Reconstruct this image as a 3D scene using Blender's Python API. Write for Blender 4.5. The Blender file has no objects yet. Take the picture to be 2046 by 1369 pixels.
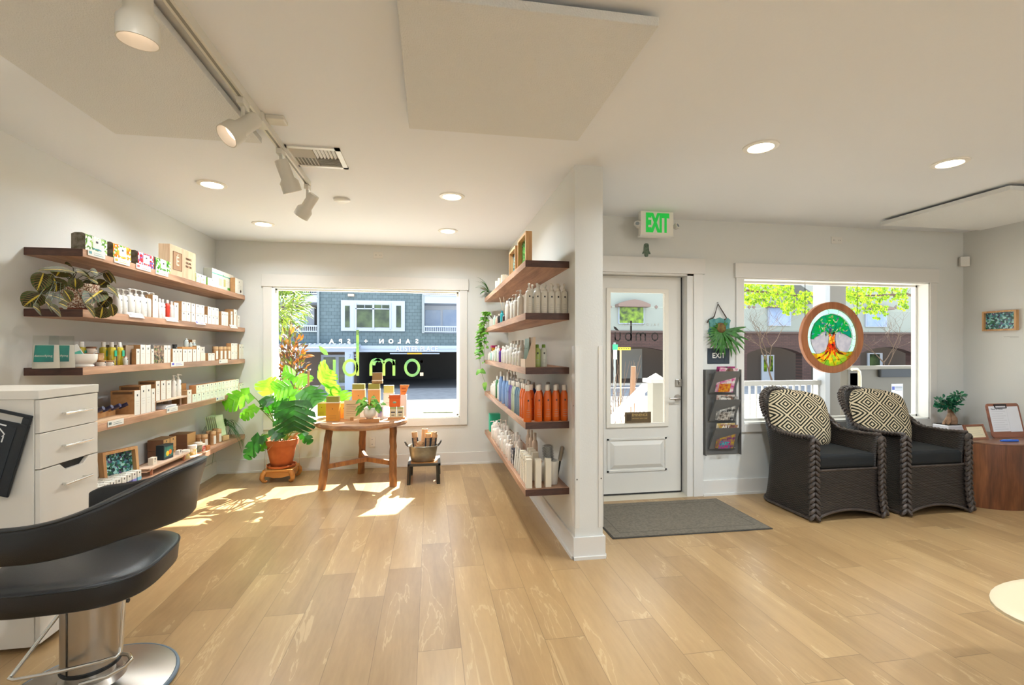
import bpy, bmesh, math, random
from mathutils import Vector, Matrix, Euler
random.seed(7)
C = bpy.context.scene.collection
PI = math.pi

# ---------------------------------------------------------------- camera
F, CX, CY, EYE = 966.0, 1023.0, 698.0, 1.37          # focal length and horizon for a 2046 x 1369 frame
YAW = math.atan(163 / F)
cam_d = bpy.data.cameras.new('camera'); cam = bpy.data.objects.new('camera', cam_d); C.objects.link(cam)
cam.location = (0, 0, EYE); cam.rotation_euler = (PI / 2, 0, -YAW)
cam_d.sensor_width = 36; cam_d.lens = 36 * F / 2046; cam_d.shift_y = (CY - 684.5) / 2046
cam_d.clip_start = .05; cam_d.clip_end = 200
sc = bpy.context.scene; sc.camera = cam; sc.cycles.sample_clamp_indirect = 3
# ---------------------------------------------------------------- sky, sun, exposure
w = bpy.data.worlds.new('sky'); sc.world = w; w.use_nodes = True
bg = w.node_tree.nodes['Background']; bg.inputs[0].default_value = (.80, .90, 1.0, 1); bg.inputs[1].default_value = 1.6
sun_d = bpy.data.lights.new('sun', 'SUN'); sun = bpy.data.objects.new('sun', sun_d); C.objects.link(sun)
sun_d.energy = 19.0; sun_d.color = (1, .95, .86); sun_d.angle = math.radians(.6)
sun.rotation_euler = Vector((-.33, -1, -.87)).to_track_quat('-Z', 'Y').to_euler()
sun.location = (3, 10, 9)
vs = sc.view_settings; vs.view_transform = 'Standard'; vs.look = 'None'; vs.gamma = 1; vs.use_curve_mapping = False
vs.exposure = 0.93
LAMP_W = 13.0         # each ceiling downlight

# ---------------------------------------------------------------- measuring helpers (pixel of the photo -> point on a plane of the room)
_c, _s = math.cos(YAW), math.sin(YAW)
def _ray(px, py):
    u = (px - CX) / F; v = (CY - py) / F
    return Vector((u * _c + _s, _c - u * _s, v))
def onZ(px, py, z=0.0):
    D = _ray(px, py); return D * ((z - EYE) / D.z) + Vector((0, 0, EYE))
def onY(px, py, y):
    D = _ray(px, py); return D * (y / D.y) + Vector((0, 0, EYE))
def onX(px, py, x):
    D = _ray(px, py); return D * (x / D.x) + Vector((0, 0, EYE))

# ---------------------------------------------------------------- mesh helpers
class MB:
    def __init__(s): s.bm = bmesh.new()
    def face(s, pts, m=0, sm=False):
        f = s.bm.faces.new([s.bm.verts.new(p) for p in pts]); f.material_index = m; f.smooth = sm; return f
    def quads(s, grid, m=0, sm=True, wrap=False, flip=False):
        V = [[s.bm.verts.new(p) for p in row] for row in grid]
        for i in range(len(V) - 1):
            n = len(V[i])
            for j in range(n if wrap else n - 1):
                a = [V[i][j], V[i][(j + 1) % n], V[i + 1][(j + 1) % n], V[i + 1][j]]
                if flip: a.reverse()
                f = s.bm.faces.new(a); f.material_index = m; f.smooth = sm
        return V
    def box(s, x0, x1, y0, y1, z0, z1, m=0, M=None, fm=None):
        P = [Vector(p) for p in ((x0,y0,z0),(x1,y0,z0),(x1,y1,z0),(x0,y1,z0),(x0,y0,z1),(x1,y0,z1),(x1,y1,z1),(x0,y1,z1))]
        if M: P = [M @ p for p in P]
        V = [s.bm.verts.new(p) for p in P]
        for k, idx in zip(('-z','+z','-y','+x','+y','-x'), ((3,2,1,0),(4,5,6,7),(0,1,5,4),(1,2,6,5),(2,3,7,6),(3,0,4,7))):
            f = s.bm.faces.new([V[i] for i in idx]); f.material_index = (fm or {}).get(k, m)
        return s
    def bar(s, a, b, wx, wz, m=0, up=(0, 0, 1)):      # a square bar from a to b
        a, b = Vector(a), Vector(b); d = (b - a); L = d.length; d.normalize()
        x = d.cross(Vector(up)); x = x.normalized() if x.length > 1e-4 else Vector((1, 0, 0)); z = x.cross(d)
        M = Matrix((x, d, z)).transposed().to_4x4(); M.translation = a
        return s.box(-wx/2, wx/2, 0, L, -wz/2, wz/2, m, M)
    def lathe(s, prof, c=(0, 0, 0), n=14, m=0, M=None, sm=True, sx=1, sy=1, mfun=None):
        c = Vector(c); rows = []
        for r, z in prof:
            rows.append([c + Vector((r * sx * math.cos(2*PI*k/n), r * sy * math.sin(2*PI*k/n), z)) for k in range(n)])
        if M: rows = [[M @ p for p in r] for r in rows]
        V = s.quads(rows, m, sm, True)
        if mfun:
            pass
        for k, e in ((0, True), (-1, False)):
            if prof[k][0] > 1e-5:
                f = s.bm.faces.new(V[k][::-1] if e else V[k]); f.material_index = m
        return s
    def cyl(s, a, b, r0, r1=None, n=12, m=0):
        return s.tube([a, b], [r0, r0 if r1 is None else r1], n, m)
    def tube(s, pts, r, n=8, m=0, closed=False):
        pts = [Vector(p) for p in pts]; N = len(pts); rows = []; x = None
        for i, p in enumerate(pts):
            if closed: t = pts[(i + 1) % N] - pts[i - 1]
            else: t = pts[min(i + 1, N - 1)] - pts[max(i - 1, 0)]
            t.normalize()
            if x is None:
                x = t.orthogonal().normalized()
            else:
                x = x - t * x.dot(t)
                x = x.normalized() if x.length > 1e-6 else t.orthogonal().normalized()
            y = t.cross(x); rr = r[i] if isinstance(r, (list, tuple)) else r
            rows.append([p + x * (rr * math.cos(2*PI*k/n)) + y * (rr * math.sin(2*PI*k/n)) for k in range(n)])
        if closed: rows.append(rows[0])
        V = s.quads(rows, m, True, True)
        if not closed:
            s.bm.faces.new(V[0][::-1]).material_index = m; s.bm.faces.new(V[-1]).material_index = m
        return s
    def ball(s, c, r, n=10, m=0, M=None):
        r = (r, r, r) if not isinstance(r, (list, tuple)) else r
        rows = []; k2 = max(4, n // 2)
        for i in range(k2 + 1):
            a = PI * i / k2; rr = max(math.sin(a), 1e-3)
            row = [Vector((r[0]*rr*math.cos(2*PI*k/n), r[1]*rr*math.sin(2*PI*k/n), -r[2]*math.cos(a))) for k in range(n)]
            if M: row = [M @ p for p in row]
            rows.append([Vector(c) + p for p in row])
        s.quads(rows, m, True, True); return s
    def prism(s, pts, ext, m=0, mside=None):          # polygon pts (3d) pushed along ext
        a = [s.bm.verts.new(p) for p in pts]; b = [s.bm.verts.new(Vector(p) + Vector(ext)) for p in pts]; n = len(pts)
        s.bm.faces.new(a).material_index = m; s.bm.faces.new(b[::-1]).material_index = m
        for i in range(n):
            s.bm.faces.new((a[(i+1) % n], a[i], b[i], b[(i+1) % n])).material_index = m if mside is None else mside
        return s
    def ribbon(s, pts, wd, nrm, th, m=0, closed=False):   # flat strip of width wd in the plane with normal nrm
        pts = [Vector(p) for p in pts]; nrm = Vector(nrm).normalized(); N = len(pts); A = []; B = []
        for i, p in enumerate(pts):
            if closed: t = pts[(i+1) % N] - pts[i-1]
            else: t = pts[min(i+1, N-1)] - pts[max(i-1, 0)]
            sd = t.normalized().cross(nrm) * wd / 2; A.append(p + sd); B.append(p - sd)
        if closed: A.append(A[0]); B.append(B[0])
        e = nrm * th
        s.quads([A, B, [b - e for b in B], [a - e for a in A], A], m, False); return s
    def leaf(s, base, tip, up, wd, m=0, droop=.12, n=5, fold=.15, shape=None):
        base, tip, up = Vector(base), Vector(tip), Vector(up); ax = tip - base; L = ax.length
        sd = ax.cross(up)
        sd = sd.normalized() if sd.length > 1e-5 else Vector((1, 0, 0)); nn = sd.cross(ax).normalized(); rows = []
        for i in range(n + 1):
            t = i / n; ww = wd / 2 * (shape(t) if shape else math.sin(PI * min(1, t * .94 + .04)) ** .8)
            p = base + ax * t - nn * (droop * L * (2*t - 1) ** 2) + nn * droop * L
            rows.append([p - sd * ww + nn * ww * fold, p, p + sd * ww + nn * ww * fold])
        s.quads(rows, m, True); return s
    def monstera(s, base, tip, up, wd, m=0, droop=.12, lobes=5, notch=.42):
        base, tip, up = Vector(base), Vector(tip), Vector(up); ax = tip - base; L = ax.length
        sd = ax.cross(up).normalized(); nn = sd.cross(ax).normalized(); N = lobes * 6
        for sg in (1, -1):
            mid, out = [], []
            for i in range(N + 1):
                t = i / N; f = (t * lobes) % 1.0
                ww = wd / 2 * (math.sin(PI * min(1, .16 + .84 * t)) ** .62) * (1.0 if t < .97 else .2)
                k = 1.0 if (.1 < f < .9 or t < .08 or t > .93) else notch
                p = base + ax * t + nn * (droop * L * (1 - (2*t - 1) ** 2))
                mid.append(p)
                back = -.22 * L * max(0, 1 - t * 2.2)
                out.append(p + sd * (sg * ww * k) + ax.normalized() * ((.55 * ww + back) * k) + nn * (.10 * ww * k - .22 * ww * k * k))
            s.quads([mid, out], m, True, flip=(sg < 0))
        return s

def build(name, mb, mats, parent=None, loc=None, bevel=0, seg=2, sharp=.75):
    bm = mb.bm; bmesh.ops.recalc_face_normals(bm, faces=bm.faces) if len(bm.faces) < 60000 else None
    for e in bm.edges:
        if len(e.link_faces) == 2 and e.calc_face_angle(0) > sharp: e.smooth = False
    me = bpy.data.meshes.new(name); bm.to_mesh(me); bm.free()
    for m in (mats if isinstance(mats, (list, tuple)) else [mats]): me.materials.append(m)
    o = bpy.data.objects.new(name, me); C.objects.link(o)
    if parent: o.parent = parent
    if loc is not None: o.location = loc
    if bevel:
        b = o.modifiers.new('bevel', 'BEVEL'); b.width = bevel; b.segments = seg; b.limit_method = 'ANGLE'; b.angle_limit = .6
    return o
def short(s):                                          # keeps a label within sixteen words
    for a, b in ((' of the ', ' of '), (' on the ', ' on '), (' in the ', ' in '), (' from the ', ' from '), (' at the ', ' at '), (', on ', ', '), (' of two', ''), (' right there', '')):
        if len(s.split()) > 16: s = s.replace(a, b)
    return s
def tag(o, label, cat, group=None):
    label = short(label); o['label'] = label; o['category'] = cat
    if group: o['group'] = group
    return o
def thing(name, label, cat, loc=(0, 0, 0), rz=0, group=None):
    o = bpy.data.objects.new(name, None); C.objects.link(o); o.empty_display_size = .05
    o.location = loc; o.rotation_euler = (0, 0, rz)
    return tag(o, label, cat, group)
def single(name, mb, mats, label, cat, group=None, **k):
    return tag(build(name, mb, mats, **k), label, cat, group)
def struct(name, mb, mats, parent=None, **k):
    o = build(name, mb, mats, parent, **k)
    if not parent: o['kind'] = 'structure'
    return o
def dup(root, loc, rz=None, label=None, group=None, scale=None):
    r = root.copy(); C.objects.link(r); r.location = loc
    if rz is not None: r.rotation_euler = (0, 0, rz)
    if scale is not None: r.scale = scale
    if label: r['label'] = short(label)
    if group: r['group'] = group
    for ch in list(root.children):
        c = ch.copy(); C.objects.link(c); c.parent = r
        for g in list(ch.children):
            q = g.copy(); C.objects.link(q); q.parent = c
    return r
ORD = 'first second third fourth fifth sixth seventh eighth ninth tenth eleventh twelfth thirteenth fourteenth fifteenth sixteenth seventeenth eighteenth nineteenth twentieth'.split()
def nth(i): return ORD[i] if i < len(ORD) else '%d-th' % (i + 1)
def text(name, body, size, mat, parent=None, loc=(0, 0, 0), rot=(PI/2, 0, 0), align='CENTER', ext=.0006, spacing=1.0, sx=1.0, bold=0):
    cu = bpy.data.curves.new(name, 'FONT'); cu.body = body; cu.size = size; cu.align_x = align; cu.align_y = 'CENTER'
    cu.extrude = ext; cu.space_character = spacing; cu.offset = bold; cu.materials.append(mat); cu.resolution_u = 3
    q = bpy.data.objects.new(name + '_curve', cu); me = bpy.data.meshes.new_from_object(q); bpy.data.objects.remove(q); bpy.data.curves.remove(cu)
    o = bpy.data.objects.new(name, me); C.objects.link(o); o.location = loc; o.rotation_euler = rot; o.scale = (sx, 1, 1)
    if parent: o.parent = parent
    return o
def arc(cx, cz, r, a0, a1, n=14, rx=None):            # points in the x-z plane
    return [(cx + (rx or r) * math.cos(math.radians(a0 + (a1 - a0) * i / n)), cz + r * math.sin(math.radians(a0 + (a1 - a0) * i / n))) for i in range(n + 1)]

# ---------------------------------------------------------------- materials
def lin(h):
    h = h.lstrip('#'); v = [int(h[i:i+2], 16) / 255 for i in (0, 2, 4)]
    return tuple(x / 12.92 if x <= .04045 else ((x + .055) / 1.055) ** 2.4 for x in v) + (1,)
_mc = {}
def mat(hexc, rough=.5, metal=0, bump=0, bscale=60, var=0, vscale=8, hex2=None, trans=0, name=None, spec=.5, alpha=1, emit=0, clear=0):
    key = (hexc, rough, metal, bump, bscale, var, vscale, hex2, trans, spec, alpha, emit, clear)
    if key in _mc: return _mc[key]
    m = bpy.data.materials.new(name or 'paint_' + hexc.strip('#')); m.use_nodes = True; nt = m.node_tree; N = nt.nodes; L = nt.links
    b = N['Principled BSDF']; b.inputs['Base Color'].default_value = lin(hexc); b.inputs['Roughness'].default_value = rough
    b.inputs['Metallic'].default_value = metal; b.inputs['Specular IOR Level'].default_value = spec; b.inputs['Alpha'].default_value = alpha
    b.inputs['Coat Weight'].default_value = clear
    if emit:
        b.inputs['Emission Color'].default_value = lin(hexc); b.inputs['Emission Strength'].default_value = emit
    if hex2 or bump:
        tc = N.new('ShaderNodeTexCoord')
    if hex2:
        n = N.new('ShaderNodeTexNoise'); n.inputs['Scale'].default_value = vscale; n.inputs['Detail'].default_value = 5
        L.new(tc.outputs['Object'], n.inputs['Vector'])
        r = N.new('ShaderNodeValToRGB'); r.color_ramp.elements[0].color = lin(hexc); r.color_ramp.elements[1].color = lin(hex2)
        r.color_ramp.elements[0].position = .38; r.color_ramp.elements[1].position = .64
        L.new(n.outputs['Fac'], r.inputs[0]); L.new(r.outputs[0], b.inputs['Base Color'])
    if bump:
        n2 = N.new('ShaderNodeTexNoise'); n2.inputs['Scale'].default_value = bscale; n2.inputs['Detail'].default_value = 4
        L.new(tc.outputs['Object'], n2.inputs['Vector'])
        bp = N.new('ShaderNodeBump'); bp.inputs['Strength'].default_value = bump; bp.inputs['Distance'].default_value = .01
        L.new(n2.outputs['Fac'], bp.inputs['Height']); L.new(bp.outputs[0], b.inputs['Normal'])
    if trans:                                          # light shining through leaves and paper
        tr = N.new('ShaderNodeBsdfTranslucent'); mx = N.new('ShaderNodeMixShader'); mx.inputs[0].default_value = trans
        if hex2: L.new(r.outputs[0], tr.inputs[0])
        else: tr.inputs[0].default_value = lin(hexc)
        out = N['Material Output']; L.new(b.outputs[0], mx.inputs[1]); L.new(tr.outputs[0], mx.inputs[2]); L.new(mx.outputs[0], out.inputs[0])
    _mc[key] = m; return m
def wood(name, c1, c2, axis=1, scale=9, rough=.45, stretch=.08, bump=.08, c3=None):
    m = bpy.data.materials.new(name); m.use_nodes = True; nt = m.node_tree; N = nt.nodes; L = nt.links; b = N['Principled BSDF']
    tc = N.new('ShaderNodeTexCoord'); mp = N.new('ShaderNodeMapping'); s = [1, 1, 1]; s[axis] = stretch
    mp.inputs['Scale'].default_value = s; L.new(tc.outputs['Object'], mp.inputs[0])
    n = N.new('ShaderNodeTexNoise'); n.inputs['Scale'].default_value = scale; n.inputs['Detail'].default_value = 6; n.inputs['Distortion'].default_value = 1.2
    L.new(mp.outputs[0], n.inputs['Vector'])
    n2 = N.new('ShaderNodeTexNoise'); n2.inputs['Scale'].default_value = scale * 9; n2.inputs['Detail'].default_value = 3; L.new(mp.outputs[0], n2.inputs['Vector'])
    mxv = N.new('ShaderNodeMath'); mxv.operation = 'MULTIPLY_ADD'; mxv.inputs[1].default_value = .35; L.new(n2.outputs['Fac'], mxv.inputs[0]); L.new(n.outputs['Fac'], mxv.inputs[2])
    r = N.new('ShaderNodeValToRGB'); e = r.color_ramp.elements; e[0].position = .48; e[0].color = lin(c1); e[1].position = .88; e[1].color = lin(c2)
    if c3: k = e.new(.68); k.color = lin(c3)
    L.new(mxv.outputs[0], r.inputs[0]); L.new(r.outputs[0], b.inputs['Base Color']); b.inputs['Roughness'].default_value = rough
    bp = N.new('ShaderNodeBump'); bp.inputs['Strength'].default_value = bump; bp.inputs['Distance'].default_value = .005
    L.new(mxv.outputs[0], bp.inputs['Height']); L.new(bp.outputs[0], b.inputs['Normal'])
    return m
def node_math(N, L, op, a, b=None, c=None):
    n = N.new('ShaderNodeMath'); n.operation = op
    for i, v in enumerate((a, b, c)):
        if v is None: continue
        if isinstance(v, (int, float)): n.inputs[i].default_value = v
        else: L.new(v, n.inputs[i])
    return n.outputs[0]
def plank_floor():
    m = bpy.data.materials.new('oak_plank_floor'); m.use_nodes = True; nt = m.node_tree; N = nt.nodes; L = nt.links; b = N['Principled BSDF']
    mt = lambda *a: node_math(N, L, *a)
    tc = N.new('ShaderNodeTexCoord'); sx = N.new('ShaderNodeSeparateXYZ'); L.new(tc.outputs['Object'], sx.inputs[0]); X, Y = sx.outputs[0], sx.outputs[1]
    PW, PL = .196, 1.22
    xr = mt('DIVIDE', mt('ADD', X, 20.048), PW); row = mt('FLOOR', xr); xf = mt('FRACT', xr)
    wn = N.new('ShaderNodeTexWhiteNoise'); wn.noise_dimensions = '1D'; L.new(row, wn.inputs['W'])
    yr = mt('ADD', mt('DIVIDE', mt('ADD', Y, 20), PL), wn.outputs['Value']); seg = mt('FLOOR', yr); yf = mt('FRACT', yr)
    cb = N.new('ShaderNodeCombineXYZ'); L.new(row, cb.inputs[0]); L.new(seg, cb.inputs[1])
    w2 = N.new('ShaderNodeTexWhiteNoise'); w2.noise_dimensions = '2D'; L.new(cb.outputs[0], w2.inputs['Vector'])
    # grain: stretched noise shifted per plank
    cv = N.new('ShaderNodeCombineXYZ'); L.new(mt('ADD', X, mt('MULTIPLY', w2.outputs['Value'], 40)), cv.inputs[0]); L.new(mt('MULTIPLY', Y, .14), cv.inputs[1]); L.new(mt('MULTIPLY', w2.outputs['Value'], 9), cv.inputs[2])
    g1 = N.new('ShaderNodeTexNoise'); g1.inputs['Scale'].default_value = 7; g1.inputs['Detail'].default_value = 5; g1.inputs['Distortion'].default_value = .6; L.new(cv.outputs[0], g1.inputs['Vector'])
    g2 = N.new('ShaderNodeTexNoise'); g2.inputs['Scale'].default_value = 70; g2.inputs['Detail'].default_value = 3; L.new(cv.outputs[0], g2.inputs['Vector'])
    rings = mt('FRACT', mt('MULTIPLY', g1.outputs['Fac'], 11.0)); rl = mt('LESS_THAN', mt('ABSOLUTE', mt('SUBTRACT', rings, .5)), .07)
    rings_on = mt('MULTIPLY', rl, mt('GREATER_THAN', g1.outputs['Fac'], .52))
    base = N.new('ShaderNodeValToRGB'); e = base.color_ramp.elements; e[0].position = .25; e[0].color = lin('#8a6c48'); e[1].position = .8; e[1].color = lin('#b49569'); k = e.new(.5); k.color = lin('#a1825a')
    f = mt('ADD', mt('MULTIPLY', g1.outputs['Fac'], .55), mt('ADD', mt('MULTIPLY', w2.outputs['Value'], .28), mt('MULTIPLY', g2.outputs['Fac'], .22)))
    L.new(f, base.inputs[0])
    mx = N.new('ShaderNodeMix'); mx.data_type = 'RGBA'; mx.inputs[7].default_value = lin('#dcc49a'); L.new(mt('MULTIPLY', rings_on, .22), mx.inputs[0]); L.new(base.outputs[0], mx.inputs[6])
    ex = mt('LESS_THAN', mt('MINIMUM', xf, mt('SUBTRACT', 1, xf)), .0075); ey = mt('LESS_THAN', mt('MINIMUM', yf, mt('SUBTRACT', 1, yf)), .0016)
    seam = mt('MAXIMUM', ex, ey)
    m2 = N.new('ShaderNodeMix'); m2.data_type = 'RGBA'; m2.inputs[7].default_value = lin('#6b5236'); L.new(mt('MULTIPLY', seam, .6), m2.inputs[0]); L.new(mx.outputs[2], m2.inputs[6])
    L.new(m2.outputs[2], b.inputs['Base Color']); b.inputs['Roughness'].default_value = .30
    bp = N.new('ShaderNodeBump'); bp.inputs['Strength'].default_value = .12; bp.inputs['Distance'].default_value = .003
    L.new(mt('SUBTRACT', mt('MULTIPLY', g2.outputs['Fac'], .4), mt('ADD', seam, mt('MULTIPLY', rings_on, -.3))), bp.inputs['Height']); L.new(bp.outputs[0], b.inputs['Normal'])
    return m
def glass_mat(name, tint='#fcfdfd', refl=0):
    m = bpy.data.materials.new(name); m.use_nodes = True; nt = m.node_tree; N = nt.nodes; L = nt.links; N.remove(N['Principled BSDF'])
    t = N.new('ShaderNodeBsdfTransparent'); t.inputs[0].default_value = lin(tint); g = N.new('ShaderNodeBsdfGlossy'); g.inputs['Roughness'].default_value = 0
    if not refl:
        L.new(t.outputs[0], N['Material Output'].inputs[0]); return m
    lw = N.new('ShaderNodeLayerWeight'); lw.inputs[0].default_value = .25; mu = node_math(N, L, 'MULTIPLY_ADD', lw.outputs['Fresnel'], .35, refl * .1)
    mx = N.new('ShaderNodeMixShader'); L.new(mu, mx.inputs[0]); L.new(t.outputs[0], mx.inputs[1]); L.new(g.outputs[0], mx.inputs[2]); L.new(mx.outputs[0], N['Material Output'].inputs[0])
    return m
def brick_mat(name, c1, c2, mortar, bw, bh, ms, axes='xz', off=.5, rough=.8, bump=.3):
    m = bpy.data.materials.new(name); m.use_nodes = True; nt = m.node_tree; N = nt.nodes; L = nt.links; b = N['Principled BSDF']
    tc = N.new('ShaderNodeTexCoord'); sp = N.new('ShaderNodeSeparateXYZ'); L.new(tc.outputs['Object'], sp.inputs[0])
    cb = N.new('ShaderNodeCombineXYZ'); ix = {'x': 0, 'y': 1, 'z': 2}
    L.new(sp.outputs[ix[axes[0]]], cb.inputs[0]); L.new(sp.outputs[ix[axes[1]]], cb.inputs[1])
    t = N.new('ShaderNodeTexBrick'); t.offset = off; t.inputs['Color1'].default_value = lin(c1); t.inputs['Color2'].default_value = lin(c2); t.inputs['Mortar'].default_value = lin(mortar)
    t.inputs['Scale'].default_value = 1; t.inputs['Brick Width'].default_value = bw; t.inputs['Row Height'].default_value = bh; t.inputs['Mortar Size'].default_value = ms
    L.new(cb.outputs[0], t.inputs['Vector']); L.new(t.outputs['Color'], b.inputs['Base Color']); b.inputs['Roughness'].default_value = rough
    bp = N.new('ShaderNodeBump'); bp.inputs['Strength'].default_value = bump; bp.inputs['Distance'].default_value = .01; bp.invert = True
    L.new(t.outputs['Fac'], bp.inputs['Height']); L.new(bp.outputs[0], b.inputs['Normal'])
    return m

WALL = mat('#dadad6', .7, bump=.06, bscale=90, name='wall_paint')
CEIL = mat('#eceef2', .8, bump=.05, bscale=70, name='ceiling_paint')
TRIM = mat('#dedbd6', .4, name='trim_paint')
WHITE = mat('#e0ddd6', .4, name='white_paint')
VINYL = mat('#f4f4f0', .35, name='window_vinyl')
WALNUT = wood('walnut_shelf', '#8a6650', '#c49a7c', 1, 10, .5, c3='#a98065')
WALNUT_END = wood('walnut_end_grain', '#2e1c18', '#5a3a30', 0, 14, .5, .2)
OAKB = wood('honey_wood', '#8f5a28', '#c58a4a', 2, 14, .45)
GLASS = glass_mat('window_glass')
BLACK = mat('#141414', .5, name='black_plastic'); LEATHER = mat('#17181a', .38, bump=.12, bscale=350, name='black_leather')
CHROME = mat('#d9d7d2', .12, 1, name='chrome'); STEEL = mat('#b4aea6', .3, 1, name='brushed_steel')
KRAFT = mat('#b58a5c', .7, hex2='#a87c50', vscale=30, name='kraft_card'); KRAFT_D = mat('#6e5138', .7, name='dark_kraft_card'); CARD = mat('#dfdacf', .55, name='white_card'); INK = mat('#3a3a3c', .6, name='dark_ink'); GREY_INK = mat('#a9a6a0', .6, name='grey_ink')
CLEAR = glass_mat('clear_plastic', '#f4f6f4', .12)
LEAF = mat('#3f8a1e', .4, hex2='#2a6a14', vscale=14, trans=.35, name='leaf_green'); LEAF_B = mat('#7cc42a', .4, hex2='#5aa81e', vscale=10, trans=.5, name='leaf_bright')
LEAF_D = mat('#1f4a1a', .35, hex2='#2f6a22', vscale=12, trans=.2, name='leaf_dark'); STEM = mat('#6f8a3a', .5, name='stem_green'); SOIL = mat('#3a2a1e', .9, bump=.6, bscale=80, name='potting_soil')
TERRA = mat('#c26a36', .75, hex2='#b05c2c', vscale=9, name='terracotta')
BROWNTWIG = mat('#5a4634', .8, name='bark')
# ================================================================= the room
XL, XP0, XP1, XR = -2.33, .931, 1.12, 5.44
YB, YF, YP, YR, H = 5.79, 4.16, 3.043, -3.4, 2.575
f = MB(); f.box(XL, XR, YR, YF + .09, -.05, 0); f.box(XL, XP0 + .1, YF + .09, YB, -.05, 0)
struct('floor', f, plank_floor())
c = MB(); c.box(XL, XR, YR, YF, H, H + .06); c.box(XL, XP1, YF, YB, H, H + .06); struct('ceiling', c, CEIL)
def wall_open(m, a0, a1, b0, b1, ops, horiz='x'):     # wall slab along x (thickness b0..b1) with rectangular openings
    xs = a0
    for (o0, o1, z0, z1) in ops:
        m.box(xs, o0, b0, b1, 0, H + .06)
        if z0 > 0: m.box(o0, o1, b0, b1, 0, z0)
        m.box(o0, o1, b0, b1, z1, H + .06); xs = o1
    m.box(xs, a1, b0, b1, 0, H + .06); return m
LW = (-1.75, .345, .558, 2.072); RW = (2.923, 5.02, .662, 2.047); DR = (1.395, 2.413, 0, 2.069)
struct('wall_left', MB().box(XL - .12, XL, YR, YB + .14, 0, H + .06), WALL)
struct('wall_back', wall_open(MB(), XL, XP1, YB, YB + .14, [LW]), WALL)
struct('wall_partition', MB().box(XP0, XP1, YP, YB, 0, H), WALL)
struct('wall_front', wall_open(MB(), XP1, XR + .12, YF, YF + .16, [DR, RW]), WALL)
struct('wall_right', MB().box(XR, XR + .12, YR, YF, 0, H + .06), WALL)
FILL_FRONT = (1.9, 5.1, .25, 2.4)         # unseen glazing added behind the camera to let in fill daylight
struct('wall_rear', wall_open(MB(), XL - .12, XR + .12, YR - .14, YR, [FILL_FRONT]), WALL)
# clear corner guards on the partition end
for x in (XP0 - .003, XP1 + .003):
    pass
t = thing('corner_guard', 'clear plastic corner guard on left edge of the partition end', 'corner guard', (XP0, YP, 0), group='partition corner guards')
build('guard_strip', MB().box(-.004, 0, -.004, .06, .2, 1.39).box(-.004, .03, -.004, 0, .2, 1.39), mat('#dcd9d2', .25, name='clear_guard'), t)
for q in (((.012, -.004, .52), (.012, -.006, .52)), ((-.004, .02, 1.0), (-.006, .02, 1.0))): build('screw', MB().cyl(*q, .005), mat('#7d766c', .4, 1), t)
t2 = dup(t, (XP1, YP, 0), label='clear plastic corner guard on right edge of the partition end'); t2.scale = (-1, 1, 1)
# baseboards with a small shoe moulding
def bb(name, segs):
    m = MB()
    for (x0, x1, y0, y1, nx, ny) in segs:            # wall line and the inward normal
        for (d, z) in ((.014, .143), (.026, .02)):
            if nx: m.box(min(x0, x0 + nx*d), max(x0, x0 + nx*d), y0, y1, 0, z)
            else: m.box(x0, x1, min(y0, y0 + ny*d), max(y0, y0 + ny*d), 0, z)
    return struct(name, m, TRIM)
bb('baseboard_left', [(XL, XL, YR, YB, 1, 0)]); bb('baseboard_back', [(XL + .014, XP0 - .014, YB, YB, 0, -1)])
bb('baseboard_partition', [(XP0, XP0, YP, YB, -1, 0), (XP0 - .014, XP1 + .014, YP, YP, 0, -1), (XP1, XP1, YP, YF, 1, 0)])
bb('baseboard_front', [(2.505, XR, YF, YF, 0, -1)]); bb('baseboard_right', [(XR, XR, YR, YF, -1, 0)]); bb('baseboard_rear', [(XL, XR, YR, YR, 0, 1)])
# window casings
def casing(name, o, y, wd, hdr, bottom=True, ext=.03):
    x0, x1, z0, z1 = o; m = MB()
    m.box(x0 - wd, x0, y - .018, y, z0 - (wd if bottom else 0), z1); m.box(x1, x1 + wd, y - .018, y, z0 - (wd if bottom else 0), z1)
    m.box(x0 - wd - ext * .5, x1 + wd + ext * .5, y - .028, y, z1, z1 + hdr)
    if bottom: m.box(x0, x1, y - .018, y, z0 - wd, z0)
    return struct(name, m, TRIM, bevel=.002)
casing('trim_1', LW, YB, .088, .137); casing('trim_2', RW, YF, .078, .138); casing('trim_3', DR, YF, .092, .142, False)
def window(name, o, y0, dep, mull=None):
    x0, x1, z0, z1 = o; yg = y0 + dep; m = MB(); q = .012
    for a in ((x0, x0 + q, z0, z1), (x1 - q, x1, z0, z1), (x0, x1, z0, z0 + q), (x0, x1, z1 - q, z1)):      # jamb liner
        m.box(a[0], a[1], y0 - .004, yg + .02, a[2], a[3])
    r = .03
    for a in ((x0, x0 + r, z0, z1), (x1 - r, x1, z0, z1), (x0, x1, z0, z0 + r), (x0, x1, z1 - r, z1)):
        m.box(a[0], a[1], yg - .018, yg + .03, a[2], a[3])
    o = struct(name, m, VINYL); build('glass_pane', MB().box(x0 + r, x1 - r, yg, yg + .004, z0 + r, z1 - r), GLASS, o); return o
window('window_1', LW, YB, .10); window('window_2', RW, YF, .13)
def fill_window(name, o):
    x0, x1, z0, z1 = o; m = MB()
    for a in ((x0, x0 + .05, z0, z1), (x1 - .05, x1, z0, z1), (x0, x1, z0, z0 + .05), (x0, x1, z1 - .05, z1), ((x0+x1)/2 - .03, (x0+x1)/2 + .03, z0, z1)): m.box(a[0], a[1], YR - .10, YR - .03, a[2], a[3])
    o = struct(name, m, VINYL); build('glass_pane', MB().box(x0 + .05, x1 - .05, YR - .06, YR - .055, z0 + .05, z1 - .05), GLASS, o)
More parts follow.
